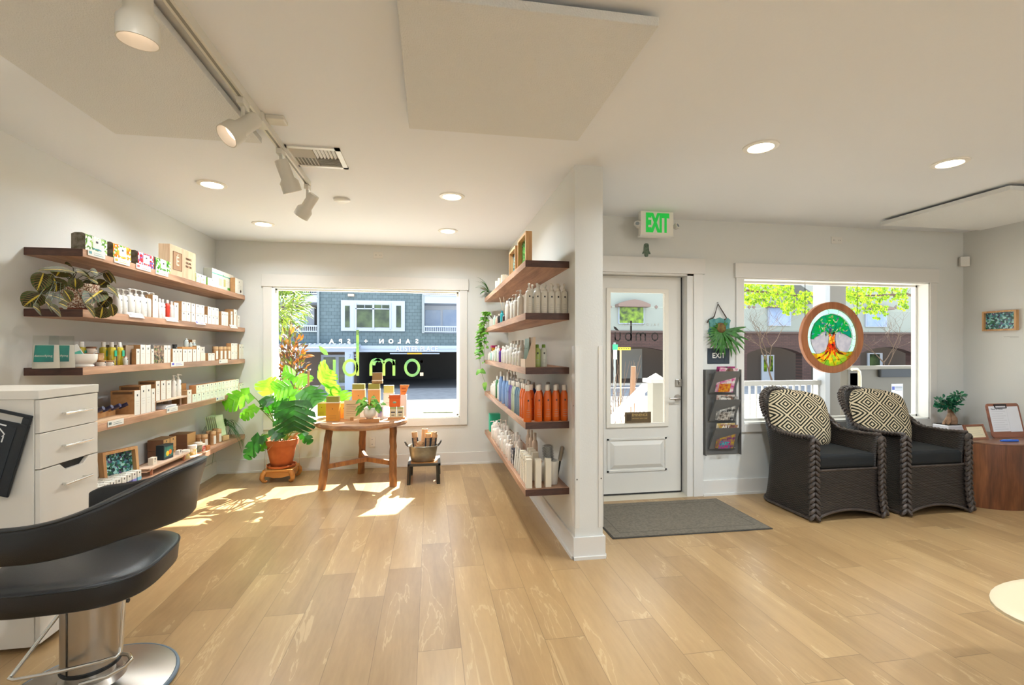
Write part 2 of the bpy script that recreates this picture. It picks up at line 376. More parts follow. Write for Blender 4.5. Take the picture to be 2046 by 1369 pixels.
fill_window('added_window_3', FILL_FRONT)  # unseen window, added so daylight fills the room from behind
# entrance door
YD = YF + .085; dx1 = 2.335; dx0 = dx1 - .915; zb, zt = .03, 2.05
m = MB()
for (a, b) in ((DR[0], DR[0] + .024), (DR[1] - .06, DR[1])): m.box(a, b, YF - .002, YF + .16, 0, DR[3])
m.box(DR[0], DR[1], YF - .002, YF + .16, DR[3] - .016, DR[3]); m.box(DR[0], DR[1], YD + .05, YF + .16, 0, .015)
struct('trim_4', m, TRIM)
struct('trim_5', MB().prism([(DR[0], YF - .01, 0), (DR[0], YD + .09, 0), (DR[0], YD + .09, .02), (DR[0], YD - .02, .02)], (DR[1] - DR[0], 0, 0)), mat('#cfc6b4', .35, .4, name='threshold_metal'))
ga0, ga1, gz0, gz1 = dx0 + .155, dx1 - .185, .675, 1.905
ga0, gl = onY(1217, 700, YD)[0], 0; ga1 = onY(1329, 700, YD)[0]
m = MB(); m.box(dx0, ga0, YD, YD + .045, zb, zt); m.box(ga1, dx1, YD, YD + .045, zb, zt); m.box(ga0, ga1, YD, YD + .045, zb, gz0); m.box(ga0, ga1, YD, YD + .045, gz1, zt)
door = struct('door_1', m, mat('#d9d5cd', .42, name='door_paint'))
build('glass_pane', MB().box(ga0, ga1, YD + .02, YD + .026, gz0, gz1), GLASS, door)
m = MB()
for (a, b, z0, z1) in ((ga0 - .03, ga0 + .012, gz0 - .03, gz1 + .03), (ga1 - .012, ga1 + .03, gz0 - .03, gz1 + .03), (ga0, ga1, gz0 - .03, gz0 + .012), (ga0, ga1, gz1 - .012, gz1 + .03)): m.box(a, b, YD - .014, YD, z0, z1)
build('glazing_bead', m, mat('#e4ddd0', .4), door, bevel=.005)
m = MB(); p0, p1, q0, q1 = ga0 - .02, ga1 + .012, .235, .545
for (a, b, z0, z1) in ((p0, p0 + .016, q0, q1), (p1 - .016, p1, q0, q1), (p0, p1, q0, q0 + .016), (p0, p1, q1 - .016, q1)): m.box(a, b, YD - .008, YD, z0, z1)
a = [(p0 + .03, YD, q0 + .03), (p1 - .03, YD, q0 + .03), (p1 - .03, YD, q1 - .03), (p0 + .03, YD, q1 - .03)]; b = [(p0 + .065, YD - .014, q0 + .065), (p1 - .065, YD - .014, q0 + .065), (p1 - .065, YD - .014, q1 - .065), (p0 + .065, YD - .014, q1 - .065)]
for i in range(4): m.face([a[i], a[(i+1) % 4], b[(i+1) % 4], b[i]])
m.face(b); build('raised_panel', m, mat('#d9d5cd', .42), door)
build('door_sweep', MB().box(dx0, dx1, YD - .002, YD + .04, .018, .034), BLACK, door)
build('weatherstrip', MB().box(dx1 + .001, dx1 + .012, YD + .004, YD + .04, .02, zt).box(dx0, dx1, YD + .004, YD + .04, zt, zt + .004), BLACK, door)
hp = onY(1353, 795, YD)
h = build('door_handle', MB().cyl((hp.x, YD, hp.z), (hp.x, YD - .014, hp.z), .032, n=20).cyl((hp.x, YD - .014, hp.z), (hp.x, YD - .05, hp.z), .011).tube([(hp.x, YD - .05, hp.z), (hp.x - .03, YD - .055, hp.z), (hp.x - .10, YD - .052, hp.z)], .009), STEEL, door)
dp = onY(1355, 765, YD)
build('deadbolt', MB().box(dp.x - .032, dp.x + .03, YD - .014, YD, dp.z - .035, dp.z + .035).box(dp.x - .006, dp.x + .006, YD - .03, YD - .014, dp.z - .02, dp.z + .02), STEEL, door, bevel=.006)
cp = onY(1368, 560, YD)
single('door_sensor', MB().box(cp.x - .022, cp.x + .02, YD - .03, YD - .001, cp.z - .035, cp.z + .035), WHITE, 'small white contact sensor at top right corner of the entrance door', 'sensor', bevel=.006)
# lettering on the door glass, seen from behind
BLK = mat('#2a2422', .5, name='black_vinyl')
yl = YD + .018
def rib(m, pts, wd, y): m.ribbon([(x, y, z) for x, z in pts], wd, (0, -1, 0), .001)
def S(px, py, y): q = onY(px, py, y); return (q.x, q.z)
def stroke_px(m, pxs, wd, y): rib(m, [S(a, b, y) for a, b in pxs], wd, y)
def ring_px(m, cx, cy, rx, ry, wd, y, a0=0, a1=360):
    stroke_px(m, [(cx + rx * math.cos(math.radians(a0 + (a1-a0)*i/20)), cy - ry * math.sin(math.radians(a0 + (a1-a0)*i/20))) for i in range(21)], wd, y)
m = MB(); W_ = .012
ring_px(m, 1308.5, 673, 6, 7.5, W_, yl)
stroke_px(m, [(1289.5, 681), (1289.5, 665)], W_, yl); ring_px(m, 1284.5, 671, 4.5, 5.5, W_, yl, 0, 180); stroke_px(m, [(1280, 681), (1280, 671)], W_, yl); ring_px(m, 1275.5, 671, 4.5, 5.5, W_, yl, 0, 180); stroke_px(m, [(1271, 681), (1271, 671)], W_, yl)
stroke_px(m, [(1261, 641), (1261, 681)], .018, yl); ring_px(m, 1255.5, 673, 6, 7.5, W_, yl)
stroke_px(m, [(1239, 664), (1239, 674)], W_, yl); ring_px(m, 1234, 674, 5, 7, W_, yl, 180, 360); stroke_px(m, [(1229, 664), (1229, 681)], W_, yl)
m.prism([(*S(1226, 652, yl)[:1], yl, S(1226, 652, yl)[1]) if 0 else Vector((S(a, b, yl)[0], yl, S(a, b, yl)[1])) for a, b in ((1226, 652), (1231, 654), (1237, 661), (1231, 660), (1227, 657))], (0, -.001, 0))
d1 = build('window_lettering', m, BLK, door)
p = onY(1281, 649, yl); text('window_lettering', 'SALON + SPA', .034, GREY_INK, door, (p.x, yl, p.z), (PI/2, 0, PI), spacing=1.9, ext=.0004)
# little plaque standing on the glass ledge
p0, p1 = onY(1247, 846, YD - .004), onY(1299, 823, YD - .004)
t = thing('window_plaque', 'small brown plaque with gold lettering at the bottom of the door glass', 'plaque', (p0.x, YD - .016, gz0 + .013))
pw, ph = p1.x - p0.x, .1
build('plaque_board', MB().box(0, pw, -.006, 0, 0, ph), mat('#5e4a2c', .45), t)
build('emblem', MB().box(.018, .06, -.008, -.006, .02, .082), mat('#3c2c18', .5), t)
text('lettering', 'ÉMINENCE', .032, mat('#c8a868', .4), t, (.145, -.0068, .072)); text('lettering', 'ORGANIC SKIN CARE', .0155, mat('#c8a868', .4), t, (.145, -.0068, .040))
# ================================================================= ceiling fixtures
LENS = mat('#fff4df', .5, emit=9, name='lit_lens')
RING = mat('#efebe2', .4)
def downlight(px, py, label, name='recessed_light', on_photo=True, xy=None, watts=None):
    p = Vector((xy[0], xy[1], H)) if xy else onZ(px, py, H)
    t = thing(name, label, 'ceiling light', (p.x, p.y, H), group='recessed ceiling lights')
    build('trim_ring', MB().lathe([(.068, -.003), (.072, -.010), (.098, -.006), (.100, 0)], n=28), RING, t)
    build('lens', MB().lathe([(.001, -.004), (.069, -.004)], n=28), LENS, t)
    ld = bpy.data.lights.new('downlight_lamp', 'AREA'); ld.shape = 'DISK'; ld.size = .14; ld.energy = watts or LAMP_W; ld.spread = 2.7; ld.color = (.82, .93, 1.0)
    lo = bpy.data.objects.new('downlight_lamp', ld); C.objects.link(lo); lo.parent = t; lo.location = (0, 0, -.014)
    return t
downlight(424, 368, 'round recessed ceiling light nearest the track, above the left wall shelves', watts=LAMP_W * .65)
downlight(526, 447, 'round recessed ceiling light far left, before the shop window', watts=LAMP_W * .6)
downlight(903, 392, 'round recessed ceiling light above the partition shelves, nearer of the two', watts=LAMP_W * .65)
downlight(895, 461, 'round recessed ceiling light far right of the nook, near the shop window', watts=LAMP_W * .65)
downlight(1520, 293, 'round recessed ceiling light in front of the entrance door')
downlight(1898, 325, 'round recessed ceiling light over the wicker armchairs')
downlight(-20, 84, 'round recessed ceiling light cut by the left edge of the photo', watts=LAMP_W * .12)
for i, (x, y, k_) in enumerate(((1.94, .6, .42), (3.4, .6, 1.1), (1.0, -1.9, .3), (3.2, -1.6, 1.1), (-1.2, -1.6, 1.1), (-.6, .7, .9))):       # unseen fill lamps added behind the camera to brighten the room
    downlight(0, 0, 'round recessed ceiling light in the salon behind the camera, %s' % nth(i), xy=(x, y), watts=LAMP_W * k_)
# acoustic panels on stand-offs
FELT = mat('#e2e2e0', .95, bump=.5, bscale=160, name='white_acoustic_felt')
def panel(x0, x1, y0, y1, label):
    t = thing('acoustic_panel', label, 'acoustic panel', ((x0+x1)/2, (y0+y1)/2, 2.52), group='acoustic ceiling panels')
    a, b = (x1-x0)/2, (y1-y0)/2
    build('panel_board', MB().box(-a, a, -b, b, 0, .034), FELT, t, bevel=.003)
    m = MB()
    for sx in (-1, 1):
        for sy in (-1, 1): build('standoff', MB().box(sx*a*.7-.02, sx*a*.7+.02, sy*b*.7-.02, sy*b*.7+.02, .034, .0545), WHITE, t)
    pass
panel(-.109, .803, 1.61, 2.575, 'large white square acoustic ceiling panel in the middle of the room')
panel(4.12, 5.25, 2.84, 3.86, 'white acoustic ceiling panel above the wicker armchairs, by the right wall')
panel(-1.66, -.93, 1.75, 2.90, 'white acoustic ceiling panel left of the track lighting')
# track with spotlights
TX = -.865
TRK = mat('#dcd7cb', .35, name='track_enamel')
t = thing('lighting_track', 'white ceiling lighting track running towards the window', 'lighting track', (TX, 2.4, H))
build('rail', MB().box(-.018, .018, -1.5, .27, -.04, 0).box(-.018, .018, .27, 1.27, -.035, 0), TRK, t)
build('slot', MB().box(-.006, .006, -1.49, .25, -.0412, -.04).box(-.006, .006, .29, 1.25, -.0362, -.035), mat('#8d887d', .5), t)
build('feed_connector', MB().box(-.03, .03, .22, .33, -.05, 0).box(.03, .12, .25, .33, -.022, 0), TRK, t, bevel=.003)
SPOT_IN = mat('#ffe9d6', .4, emit=.9, name='lit_reflector')
def spot(y, d, label, L=.17, drop=.07, watts=0, sc_=1):
    t = thing('track_spotlight', label, 'spotlight', (TX, y, H - .04), group='track spotlights')
    build('track_adapter', MB().box(-.016, .016, -.04, .04, -.03, .001), TRK, t, bevel=.003)
    build('stem', MB().cyl((0, 0, -.03), (0, 0, -.03 - drop), .009), TRK, t)
    d = Vector(d).normalized(); M = d.to_track_quat('-Z', 'Y').to_matrix().to_4x4(); M.translation = Vector((.02, 0, -.04 - drop)) - d * .02
    build('lamp_can', MB().lathe([(.034, .035), (.037, .03), (.037, -.07), (.054, -.092), (.054, -.15), (.050, -.15), (.048, -.10), (.01, -.09)], n=22, M=M), TRK, t)
    build('bulb', MB().lathe([(.046, -.105), (.030, -.098), (.012, -.112), (.001, -.113)], n=18, M=M), SPOT_IN, t)
    if watts:
        ld = bpy.data.lights.new('spot_lamp', 'SPOT'); ld.energy = watts; ld.spot_size = 1.5; ld.spot_blend = .8; ld.color = (1, .96, .9); ld.shadow_soft_size = .04
        lo = bpy.data.objects.new('spot_lamp', ld); C.objects.link(lo); lo.parent = t; q = M.copy(); q.translation = M.translation + d * .155; lo.matrix_local = q
spot(1.58, (-.03, .05, -1), 'white track spotlight nearest the camera, pointing straight down', drop=.09, watts=3)
spot(2.44, (-.55, -.55, -.75), 'white track spotlight facing the room, its bulb showing', watts=14)
spot(3.02, (.30, .35, -1), 'third white track spotlight, tilted right, beside the air vent', watts=14)
spot(3.64, (-.65, .3, -.9), 'farthest white track spotlight, tilted towards the shelves', watts=14)
# air vent
v0 = onZ(567, 291, H); v1 = onZ(692, 334, H)
t = thing('air_vent', 'square white four-way ceiling air vent right of the track', 'air vent', ((v0.x+v1.x)/2, (v0.y+v1.y)/2, H))
m = MB(); a = .165
for q in ((-a, a, -a, -a+.03), (-a, a, a-.03, a), (-a, -a+.03, -a, a), (a-.03, a, -a, a)): m.box(*q, -.009, 0)
build('vent_frame', m, WHITE, t)
build('duct', MB().box(-a+.03, a-.03, -a+.03, a-.03, -.0015, -.0005), mat('#8f8b82', .7), t)
m = MB()
for k in range(6):
    o = .012 + k * .021
    for sx, sy in ((-1, -1), (1, 1)):                 # slats along x in two quarters, along y in the others
        y = sy * o; M = Matrix.Translation((sx * .068, y, -.006)) @ Matrix.Rotation(.7 * sy, 4, 'X'); m.box(-.066, .066, -.008, .008, -.0008, .0008, 0, M)
        x = -sx * o; M = Matrix.Translation((x, sy * .068, -.006)) @ Matrix.Rotation(.7 * sx, 4, 'Y'); m.box(-.008, .008, -.066, .066, -.0008, .0008, 0, M)
build('vent_slats', m, WHITE, t)
p = onZ(683, 398, H)
single('smoke_detector', MB().lathe([(.001, -.022), (.05, -.021), (.064, -.012), (.066, 0)], n=24), WHITE, 'round white flat smoke detector on the nook ceiling', 'smoke detector', loc=(p.x, p.y, H))
# ================================================================= things on the walls
def outlet(px0, py0, px1, py1, y, label, kind):
    a, b = onY(px0, py1, y), onY(px1, py0, y)
    t = thing('wall_outlet', label, 'outlet', ((a.x+b.x)/2, y, (a.z+b.z)/2)); wx, wz = (b.x-a.x)/2, (b.z-a.z)/2
    build('face_plate', MB().box(-wx, wx, -.006, 0, -wz, wz), WHITE, t, bevel=.002)
    m = MB()
    for s in (-.5, .5):
        cx, cz = (s*wx, 0) if wx > wz else (0, s*wz)
        for k in (-1, 1): m.box(cx+k*.007-.0015, cx+k*.007+.0015, -.0068, -.006, cz-.005, cz+.006)
    build('slot', m, INK, t)
outlet(746, 504, 765, 516, YB, 'small white outlet plate high on the wall above the shop window', 0)
outlet(737, 873, 750, 893, YB, 'white wall outlet low on the wall behind the round table', 0)
outlet(1660, 474, 1682, 487, YF, 'white outlet plate high on the wall above the right window', 0)
p = Vector((XR - .05, YF - .05, onY(1925, 520, 4.1).z))
single('motion_sensor', MB().prism([(-.035, .01, -.06), (.035, -.03, -.06), (.05, .03, -.06), (-.01, .05, -.06)], (0, 0, .1)), WHITE, 'small white motion sensor in the right corner of the room', 'sensor', loc=p, bevel=.006)
# EXIT sign hanging from the ceiling
ye = 3.96; a, b = onY(1280, 470, ye), onY(1346, 424, ye)
t = thing('exit_sign', 'white ceiling EXIT sign with lit green letters above the entrance door', 'exit sign', ((a.x+b.x)/2, ye, H)); wx = (b.x-a.x)/2; z0 = a.z - H; z1 = b.z - H
build('housing', MB().box(-wx, wx, 0, .05, z0, z1), mat('#ece7db', .4, name='sign_white'), t, bevel=.006)
build('mount', MB().box(-.07, .07, .01, .04, z1, 0), WHITE, t); build('ledge', MB().box(-wx-.006, wx+.004, -.006, .05, z0-.008, z0+.004), WHITE, t)
GRN = mat('#0fae3c', .5, emit=.3, name='lit_green')
text('letters', 'EXIT', .215, GRN, t, (0, -.0015, (z0+z1)/2 - .002), sx=.47, ext=.001, bold=.012, spacing=1.05)
for s in (-1, 1):
    M = Matrix.Translation((s*(wx+.028), 0, -.12)) @ Euler((1.2, 0, .5*s)).to_matrix().to_4x4()
    l = build('lamp_head', MB().lathe([(.012, -.03), (.022, -.022), (.030, .006), (.031, .014), (.026, .015)], n=16, M=M).cyl((s*wx, .02, -.12), (s*(wx+.02), .005, -.12), .008), mat('#cfccc4', .35), t)
    build('lamp_lens', MB().lathe([(.001, .016), (.026, .0145)], n=16, M=M), mat('#9fa6ac', .1, .6), l)
# hamsa hand
p = onY(1291, 500, YF)
out = [(0, .062), (.014, .060), (.022, .048), (.024, .020), (.026, -.008), (.038, -.026), (.040, -.034), (.030, -.036), (.019, -.026), (.017, -.050), (.010, -.060), (0, -.070)]
pts = [(x, 0, z) for x, z in out] + [(-x, 0, z) for x, z in out[::-1][1:-1]]
t = thing('hand_amulet', 'small grey-green hand-shaped amulet on the wall under the EXIT sign', 'ornament', (p.x, YF - .001, p.z))
build('hand_plate', MB().prism([Vector(q)*1.0 for q in pts], (0, -.008, 0)), mat('#6f8270', .45, .3, hex2='#56685a', vscale=60, bump=.4, bscale=120), t)
build('eye', MB().tube([(.011*math.cos(k*PI/7), -.009, .035+.011*math.sin(k*PI/7)) for k in range(14)], .002, closed=True), mat('#465548', .4, .3), t)
# staghorn fern on a shield board
p = onY(1433, 605, YF); q = onY(1436, 662, YF)
t = thing('mounted_fern', 'green staghorn fern on a teal shield board hung by a cord beside the door', 'plant', (q.x, YF, q.z))
TEAL = mat('#2f6f72', .5, hex2='#5f9a92', vscale=20, name='teal_patina')
sh = [(0, .128), (.045, .112), (.085, .125), (.112, .102), (.100, .070), (.098, .03), (.115, .002), (.095, -.045), (.065, -.095), (.03, -.118), (0, -.140)]
build('shield_board', MB().prism([(x, -.004, z) for x, z in sh] + [(-x, -.004, z) for x, z in sh[::-1][1:-1]], (0, -.016, 0)), TEAL, t)
ap = p - q
build('cord', MB().tube([(-.135, -.024, .075), (-.115, -.024, .108), (-.075, -.024, .122), (-.06, -.024, .14), (ap.x, -.012, ap.z-.012), (.065, -.024, .125), (.045, -.024, .105)], .0055, 6), mat('#4a3a30', .8), t)
build('hook', MB().cyl((ap.x, 0, ap.z), (ap.x, -.016, ap.z), .004), STEEL, t)
m = MB(); random.seed(3)
def frond(a, L, w, out, split=2):
    d = Vector((math.cos(a), -out, math.sin(a))).normalized(); b = Vector((.01, -.03, .0))
    e = b + d * L * .6; m.leaf(b, e, (0, -1, .3), w, droop=.05, shape=lambda t_: .35 + .65 * t_)
    for k in range(split):
        da = a + (k - (split-1)/2) * .55; d2 = Vector((math.cos(da), -out * .4, math.sin(da) - .25)).normalized(); m.leaf(e - d * .012, e + d2 * L * .5, (0, -1, .3), w * .75, droop=.08, shape=lambda t_: 1 - t_ ** 2 * .85)
for a, L in ((2.9, .13), (3.3, .15), (3.7, .16), (4.05, .19), (4.4, .20), (4.7, .22), (4.9, .17), (5.15, .24), (5.5, .16), (.15, .22), (-.35, .24), (-.05, .17), (-.75, .25), (2.4, .10), (1.2, .09), (4.5, .12), (3.9, .11)): frond(a, L, .034, .12 + random.random() * .12)
build('fronds', m, mat('#3c7a22', .5, hex2='#2b5f1c', vscale=25, trans=.2), t)
build('root_ball', MB().ball((0, -.03, .03), (.055, .03, .05), 12), mat('#6a4a2c', .9, hex2='#7d6a34', vscale=40, bump=.8, bscale=60), t)
# EXIT plate
a, b = onY(1413, 727, YF), onY(1457, 696, YF)
t = thing('exit_plate', 'dark navy EXIT plate on the wall above the magazine rack', 'sign', ((a.x+b.x)/2, YF, (a.z+b.z)/2))
build('sign_board', MB().box(-(b.x-a.x)/2, (b.x-a.x)/2, -.006, 0, -(b.z-a.z)/2, (b.z-a.z)/2), mat('#2e3844', .45, name='navy_plate'), t, bevel=.005)
text('letters', 'EXIT', .068, mat('#e8e6e0', .5), t, (0, -.0066, .002), bold=.0012, sx=.95)
# magazine rack with three pockets
a, b = onY(1405, 909, YF), onY(1475, 738, YF); W2 = (b.x-a.x)/2; RH = b.z-a.z
RACK = mat('#6f6e6b', .45, .2, name='grey_rack_metal')
t = thing('magazine_rack', 'grey metal wall magazine rack with three pockets', 'magazine rack', ((a.x+b.x)/2, YF, a.z))
build('back_plate', MB().box(-W2, W2, -.006, 0, 0, RH).box(-W2, -W2+.004, -.05, 0, 0, RH).box(W2-.004, W2, -.05, 0, 0, RH), RACK, t)
def pocketz(k): return .055 + k * .262
for k in range(3):
    z = pocketz(k); m = MB(); x0, x1 = -W2+.045, W2-.04
    m.prism([(x0, -.02, z), (x1-.02, -.02, z), (x1+.012, -.085, z+.205), (x0+.03, -.085, z+.205)], (0, -.003, 0)); m.prism([(x0, -.006, z), (x0, -.02, z), (x0+.03, -.085, z+.205), (x0+.03, -.06, z+.205)], (.003, 0, 0)); m.box(x0, x1, -.02, -.004, z, z+.004)
    build('pocket', m, RACK, t)
COV = [('#c83a8c', '#e7e4da', '#2c2622', 'top'), ('#d8d4cc', '#2c2a28', '#a87a68', 'middle'), ('#c9a62e', '#7a3b78', '#e8ddc8', 'bottom')]
def paper_mix(cols, sc_=26): return mat(cols[0], .35, hex2=cols[1], vscale=sc_)
MAGT = ('', 'marie', 'ART')
for k, (c1, c2, c3, nm) in enumerate(COV):
    z = t.location.z + pocketz(2 - k)
    for j in range(2):
        g = thing('magazine', '%s magazine in the %s pocket of the grey rack' % (('front glossy', 'rear, taller')[j], nm), 'magazine', (t.location.x + .006 - .012*j, YF - .027 + .012*j - .003, z + .008), group='magazines in the wall rack')
        g.rotation_euler = (.26, .05 - .05*j, 0)
        build('pages', MB().box(-.085, .095, 0, .004, 0, .235+.012*j), mat('#ddd8cc', .6), g)
        build('cover', MB().box(-.087, .097, -.0012, 0, 0, .237+.012*j), paper_mix((c1, c2) if j == 0 else (c3, c1)), g)
        if j == 0:
            build('photo', MB().lathe([(.001, -.0002), (.04, -.0002)], n=16, M=Matrix.Translation((.02, -.0014, .20)) @ Matrix.Rotation(PI/2, 4, 'X')), mat('#d8a890', .4, hex2='#3a2420', vscale=22), g)
            if MAGT[k]: text('masthead', MAGT[k], .042, mat('#f4f0e8', .4), g, (-.02, -.002, .212), ext=.0003, bold=.001)
    # the cut-out shows a smaller booklet in front of the pocket
    g = thing('booklet', 'small colourful booklet showing through the slot of the %s rack pocket' % nm, 'booklet', (t.location.x - .02, YF - .05, z + .002), group='booklets in the wall rack'); g.rotation_euler = (.3, 0, 0)
    g.location.y -= .004
    build('cover', MB().box(-.06, .055, -.0225, -.021, .02, .10), paper_mix((('#d9a02c', '#b8402c'), ('#cfc8bc', '#5a4c44'), ('#c81e7c', '#1c8a96'))[k], 40), g)
    if k == 2: text('title', 'ART', .04, mat('#27c4c4', .4), g, (.005, -.023, .07), ext=.0003, bold=.001)
# small framed mosaics
MOSA = {}
def mosaic_mat(key, cols, trans=0):
    m = bpy.data.materials.new('mosaic_' + key); m.use_nodes = True; nt = m.node_tree; N = nt.nodes; L = nt.links; b = N['Principled BSDF']
    tc = N.new('ShaderNodeTexCoord'); v = N.new('ShaderNodeTexVoronoi'); v.inputs['Scale'].default_value = 70; L.new(tc.outputs['Object'], v.inputs['Vector'])
    r = N.new('ShaderNodeValToRGB'); r.color_ramp.interpolation = 'CONSTANT'; e = r.color_ramp.elements
    while len(e) < len(cols): e.new(.5)
    for i, cc in enumerate(cols): e[i].position = i / len(cols); e[i].color = lin(cc)
    sp = N.new('ShaderNodeSeparateColor'); L.new(v.outputs['Color'], sp.inputs[0]); L.new(sp.outputs[0], r.inputs[0]); L.new(r.outputs[0], b.inputs['Base Color']); b.inputs['Roughness'].default_value = .25
    if trans:
        tr = N.new('ShaderNodeBsdfTranslucent'); mx = N.new('ShaderNodeMixShader'); mx.inputs[0].default_value = trans; L.new(r.outputs[0], tr.inputs[0]); L.new(b.outputs[0], mx.inputs[1]); L.new(tr.outputs[0], mx.inputs[2]); L.new(mx.outputs[0], N['Material Output'].inputs[0])
    return m
PINE = wood('pine_frame', '#b07c4a', '#d9ad78', 2, 20, .5)
M_BLUE = mosaic_mat('blue', ['#2a4a52', '#3f8a8e', '#7fb6b8', '#5a4f7a', '#2f6a4a', '#1c2c34', '#9fd0cc']); M_GREEN = mosaic_mat('green', ['#2f7a34', '#5fae4c', '#1f4a24', '#8fcf70', '#3f8a5a'])
def mosaic(label, w, h, d, mt, loc, rz, fw=.016, tilt=0):
    t = thing('framed_mosaic', label, 'framed art', loc, rz, 'framed mosaics'); t.rotation_euler = (tilt, 0, rz); m = MB()
    for q in ((-w/2, -w/2+fw, 0, h), (w/2-fw, w/2, 0, h), (-w/2+fw, w/2-fw, 0, fw), (-w/2+fw, w/2-fw, h-fw, h)): m.box(q[0], q[1], -d, 0, q[2], q[3])
    build('frame', m, PINE, t); build('mosaic_panel', MB().box(-w/2+fw, w/2-fw, -.012, -.002, fw, h-fw), mt, t)
    random.seed(int(w * 1000)); m = MB()
    for k in range(46):
        a = Vector((random.uniform(-w/2+.03, w/2-.03), -.014, random.uniform(.03, h-.03))); an = random.uniform(0, 6.3); L_ = .018; m.leaf(a, a + Vector((math.cos(an)*L_, -.003, math.sin(an)*L_)), (0, -1, 0), .010, n=2)
    build('glass_chips', m, mt, t); return t
a, b = onX(1968, 662, XR), onX(2036, 617, XR)
mosaic('wooden box frame with a blue-green mosaic on the right wall', abs(a.y-b.y), b.z-a.z-.008, .035, M_BLUE, (XR - .001, (a.y+b.y)/2, a.z), -PI/2)
a, b = onX(2007, 672, XR), onX(2034, 668, XR)
m = MB()
for k in range(2): m.box(-.001, 0, -.06, .06 - .05*k, -.006 - k*.01, -.003 - k*.01)
single('caption', m, GREY_INK, 'small caption lettering on the right wall under the framed mosaic', 'caption', loc=(XR - .0005, (a.y+b.y)/2, a.z))
# ================================================================= floating shelves
SZ = [1.965, 1.607, 1.262, .903, .430]; TH = .046; SD = .304; SY0 = 3.24; RY0, RY1 = 3.177, 5.64
SX = XL + SD; RX = XP0 - SD
WN = 'top second third fourth bottom'.split()
for k, z in enumerate(SZ):
    t = thing('floating_shelf', 'long walnut floating shelf, %s of five on the left wall' % WN[k], 'shelf', (XL, SY0, z), group='left wall shelves')
    build('shelf_board', MB().box(0, SD, 0, YB - .015 - SY0, -TH, 0, 0, fm={'-y': 1, '+y': 1}), [WALNUT, WALNUT_END], t, bevel=.002)
RZ = [1.968, 1.615, 1.248, .879, .429]
for k, z in enumerate(RZ):
    t = thing('floating_shelf', 'walnut floating shelf, %s of five on the partition' % WN[k], 'shelf', (XP0, RY0, z), group='partition shelves')
    build('shelf_board', MB().box(-SD, 0, 0, RY1 - RY0, -TH, 0, 0, fm={'-y': 1, '+y': 1}), [WALNUT, WALNUT_END], t, bevel=.002)
# ---------------------------------------------------------------- product builders (front faces -y, base at z = 0)
def carton_parts(t, w, h, d, front=CARD, side=KRAFT, top=None, mark=True, band=None, header=None):
    top = top or side; ms = [front, side, top]
    build('box_body', MB().box(-w/2, w/2, 0, d, 0, h, 1, fm={'-y': 0, '+z': 2}), ms, t, bevel=min(.0012, w*.04))
    if mark:
        m = MB(); q = min(.011, w * .22); zc = h * .80
        m.box(-q/2, q/2, -.0008, 0, zc - q*.65, zc + q*.65, 0)
        for i in range(3): m.box(-w*(.28 - .05*i), w*(.28 - .05*i), -.0006, 0, h*(.55-.09*i) - .0008, h*(.55-.09*i) + .0008, 1)
        if band: m.box(-w*.5, w*.5, -.0007, 0, h*.10, h*.20, 2)
        build('label', m, [INK, GREY_INK, band or INK], t)
    if header:                                       # dark panel printed across the top of the sides
        build('side_print', MB().box(-w/2 - .0006, w/2 + .0006, d*.08, d*.92, h*.86, h*.955), header, t)
def carton(label, w, h, d, loc, rz=PI/2, cat='box', group=None, name='carton', **k):
    t = thing(name, label, cat, loc, rz, group); carton_parts(t, w, h, d, **k); return t
def lathe_parts(t, specs, n=14):
    for nm, prof, mt in specs: build(nm, MB().lathe(prof, n=n), mt, t)
def pump_parts(t, r, h, body=WHITE, cap=None, text_=INK):
    cap = cap or body; b = h * .76
    lathe_parts(t, [('bottle_body', [(r*.94, 0), (r, .004), (r, b*.88), (r*.86, b*.96), (r*.45, b), (r*.42, b+.004)], body), ('collar', [(r*.5, b), (r*.5, b+h*.07), (r*.22, b+h*.085), (r*.2, b+h*.17)], cap)])
    m = MB().lathe([(r*.34, h*.93), (r*.36, h*.985), (r*.2, h)], n=12).tube([(0, -r*.2, h*.965), (0, -r*1.05, h*.965), (0, -r*1.25, h*.93)], r*.13, 6)
    build('pump_head', m, cap, t); label_on(t, r, h*.70, text_)
def label_on(t, r, b, mt=INK, z0=.15, band=None):
    m = MB()
    def strip(a0, a1, z0_, z1_, mi):
        g = [[Vector((math.sin(a)*(r+.0006), -math.cos(a)*(r+.0006), z)) for a in (a0, (a0+a1)/2, a1)] for z in (z0_, z1_)]; m.quads(g, mi)
    q = min(.35, .005 / r); strip(-q, q, b*.74, b*.74 + q*r*2.4, 0)
    for i in range(4): strip(-.55 + .06*i, .55 - .06*i, b*(z0 + .08*i) + .03*b, b*(z0 + .08*i) + .03*b + .0018, 1)
    if band: strip(-1.4, 1.4, b*.25, b*.6, 2)
    build('label', m, [mt, GREY_INK, band or GREY_INK], t)
def pump(label, r, h, loc, rz=PI/2, group=None, **k):
    t = thing('pump_bottle', label, 'bottle', loc, rz, group); pump_parts(t, r, h, **k); return t
def bottle_parts(t, r, h, body, cap, caph=.16, sh=.10, flat=1.0, band=None, waist=0):
    b = h * (1 - caph); s_ = h * sh
    pr = [(r*.9, 0), (r, .004), (r*(1-waist), b*.45), (r, b - s_*1.6), (r*.86, b - s_*.6), (r*.5, b - .002), (r*.48, b)]
    build('bottle_body', MB().lathe(pr, n=16, sy=flat), body, t)
    build('cap', MB().lathe([(r*.52, b - .001), (r*.54, b + .002), (r*.52, h - .003), (r*.44, h)], n=14, sy=flat), cap, t)
    label_on(t, r, b*.9, INK if band is None else INK, band=band)
def bottle(label, r, h, loc, body, cap=WHITE, rz=PI/2, group=None, name='bottle', **k):
    t = thing(name, label, 'bottle', loc, rz, group); bottle_parts(t, r, h, body, cap, **k); return t
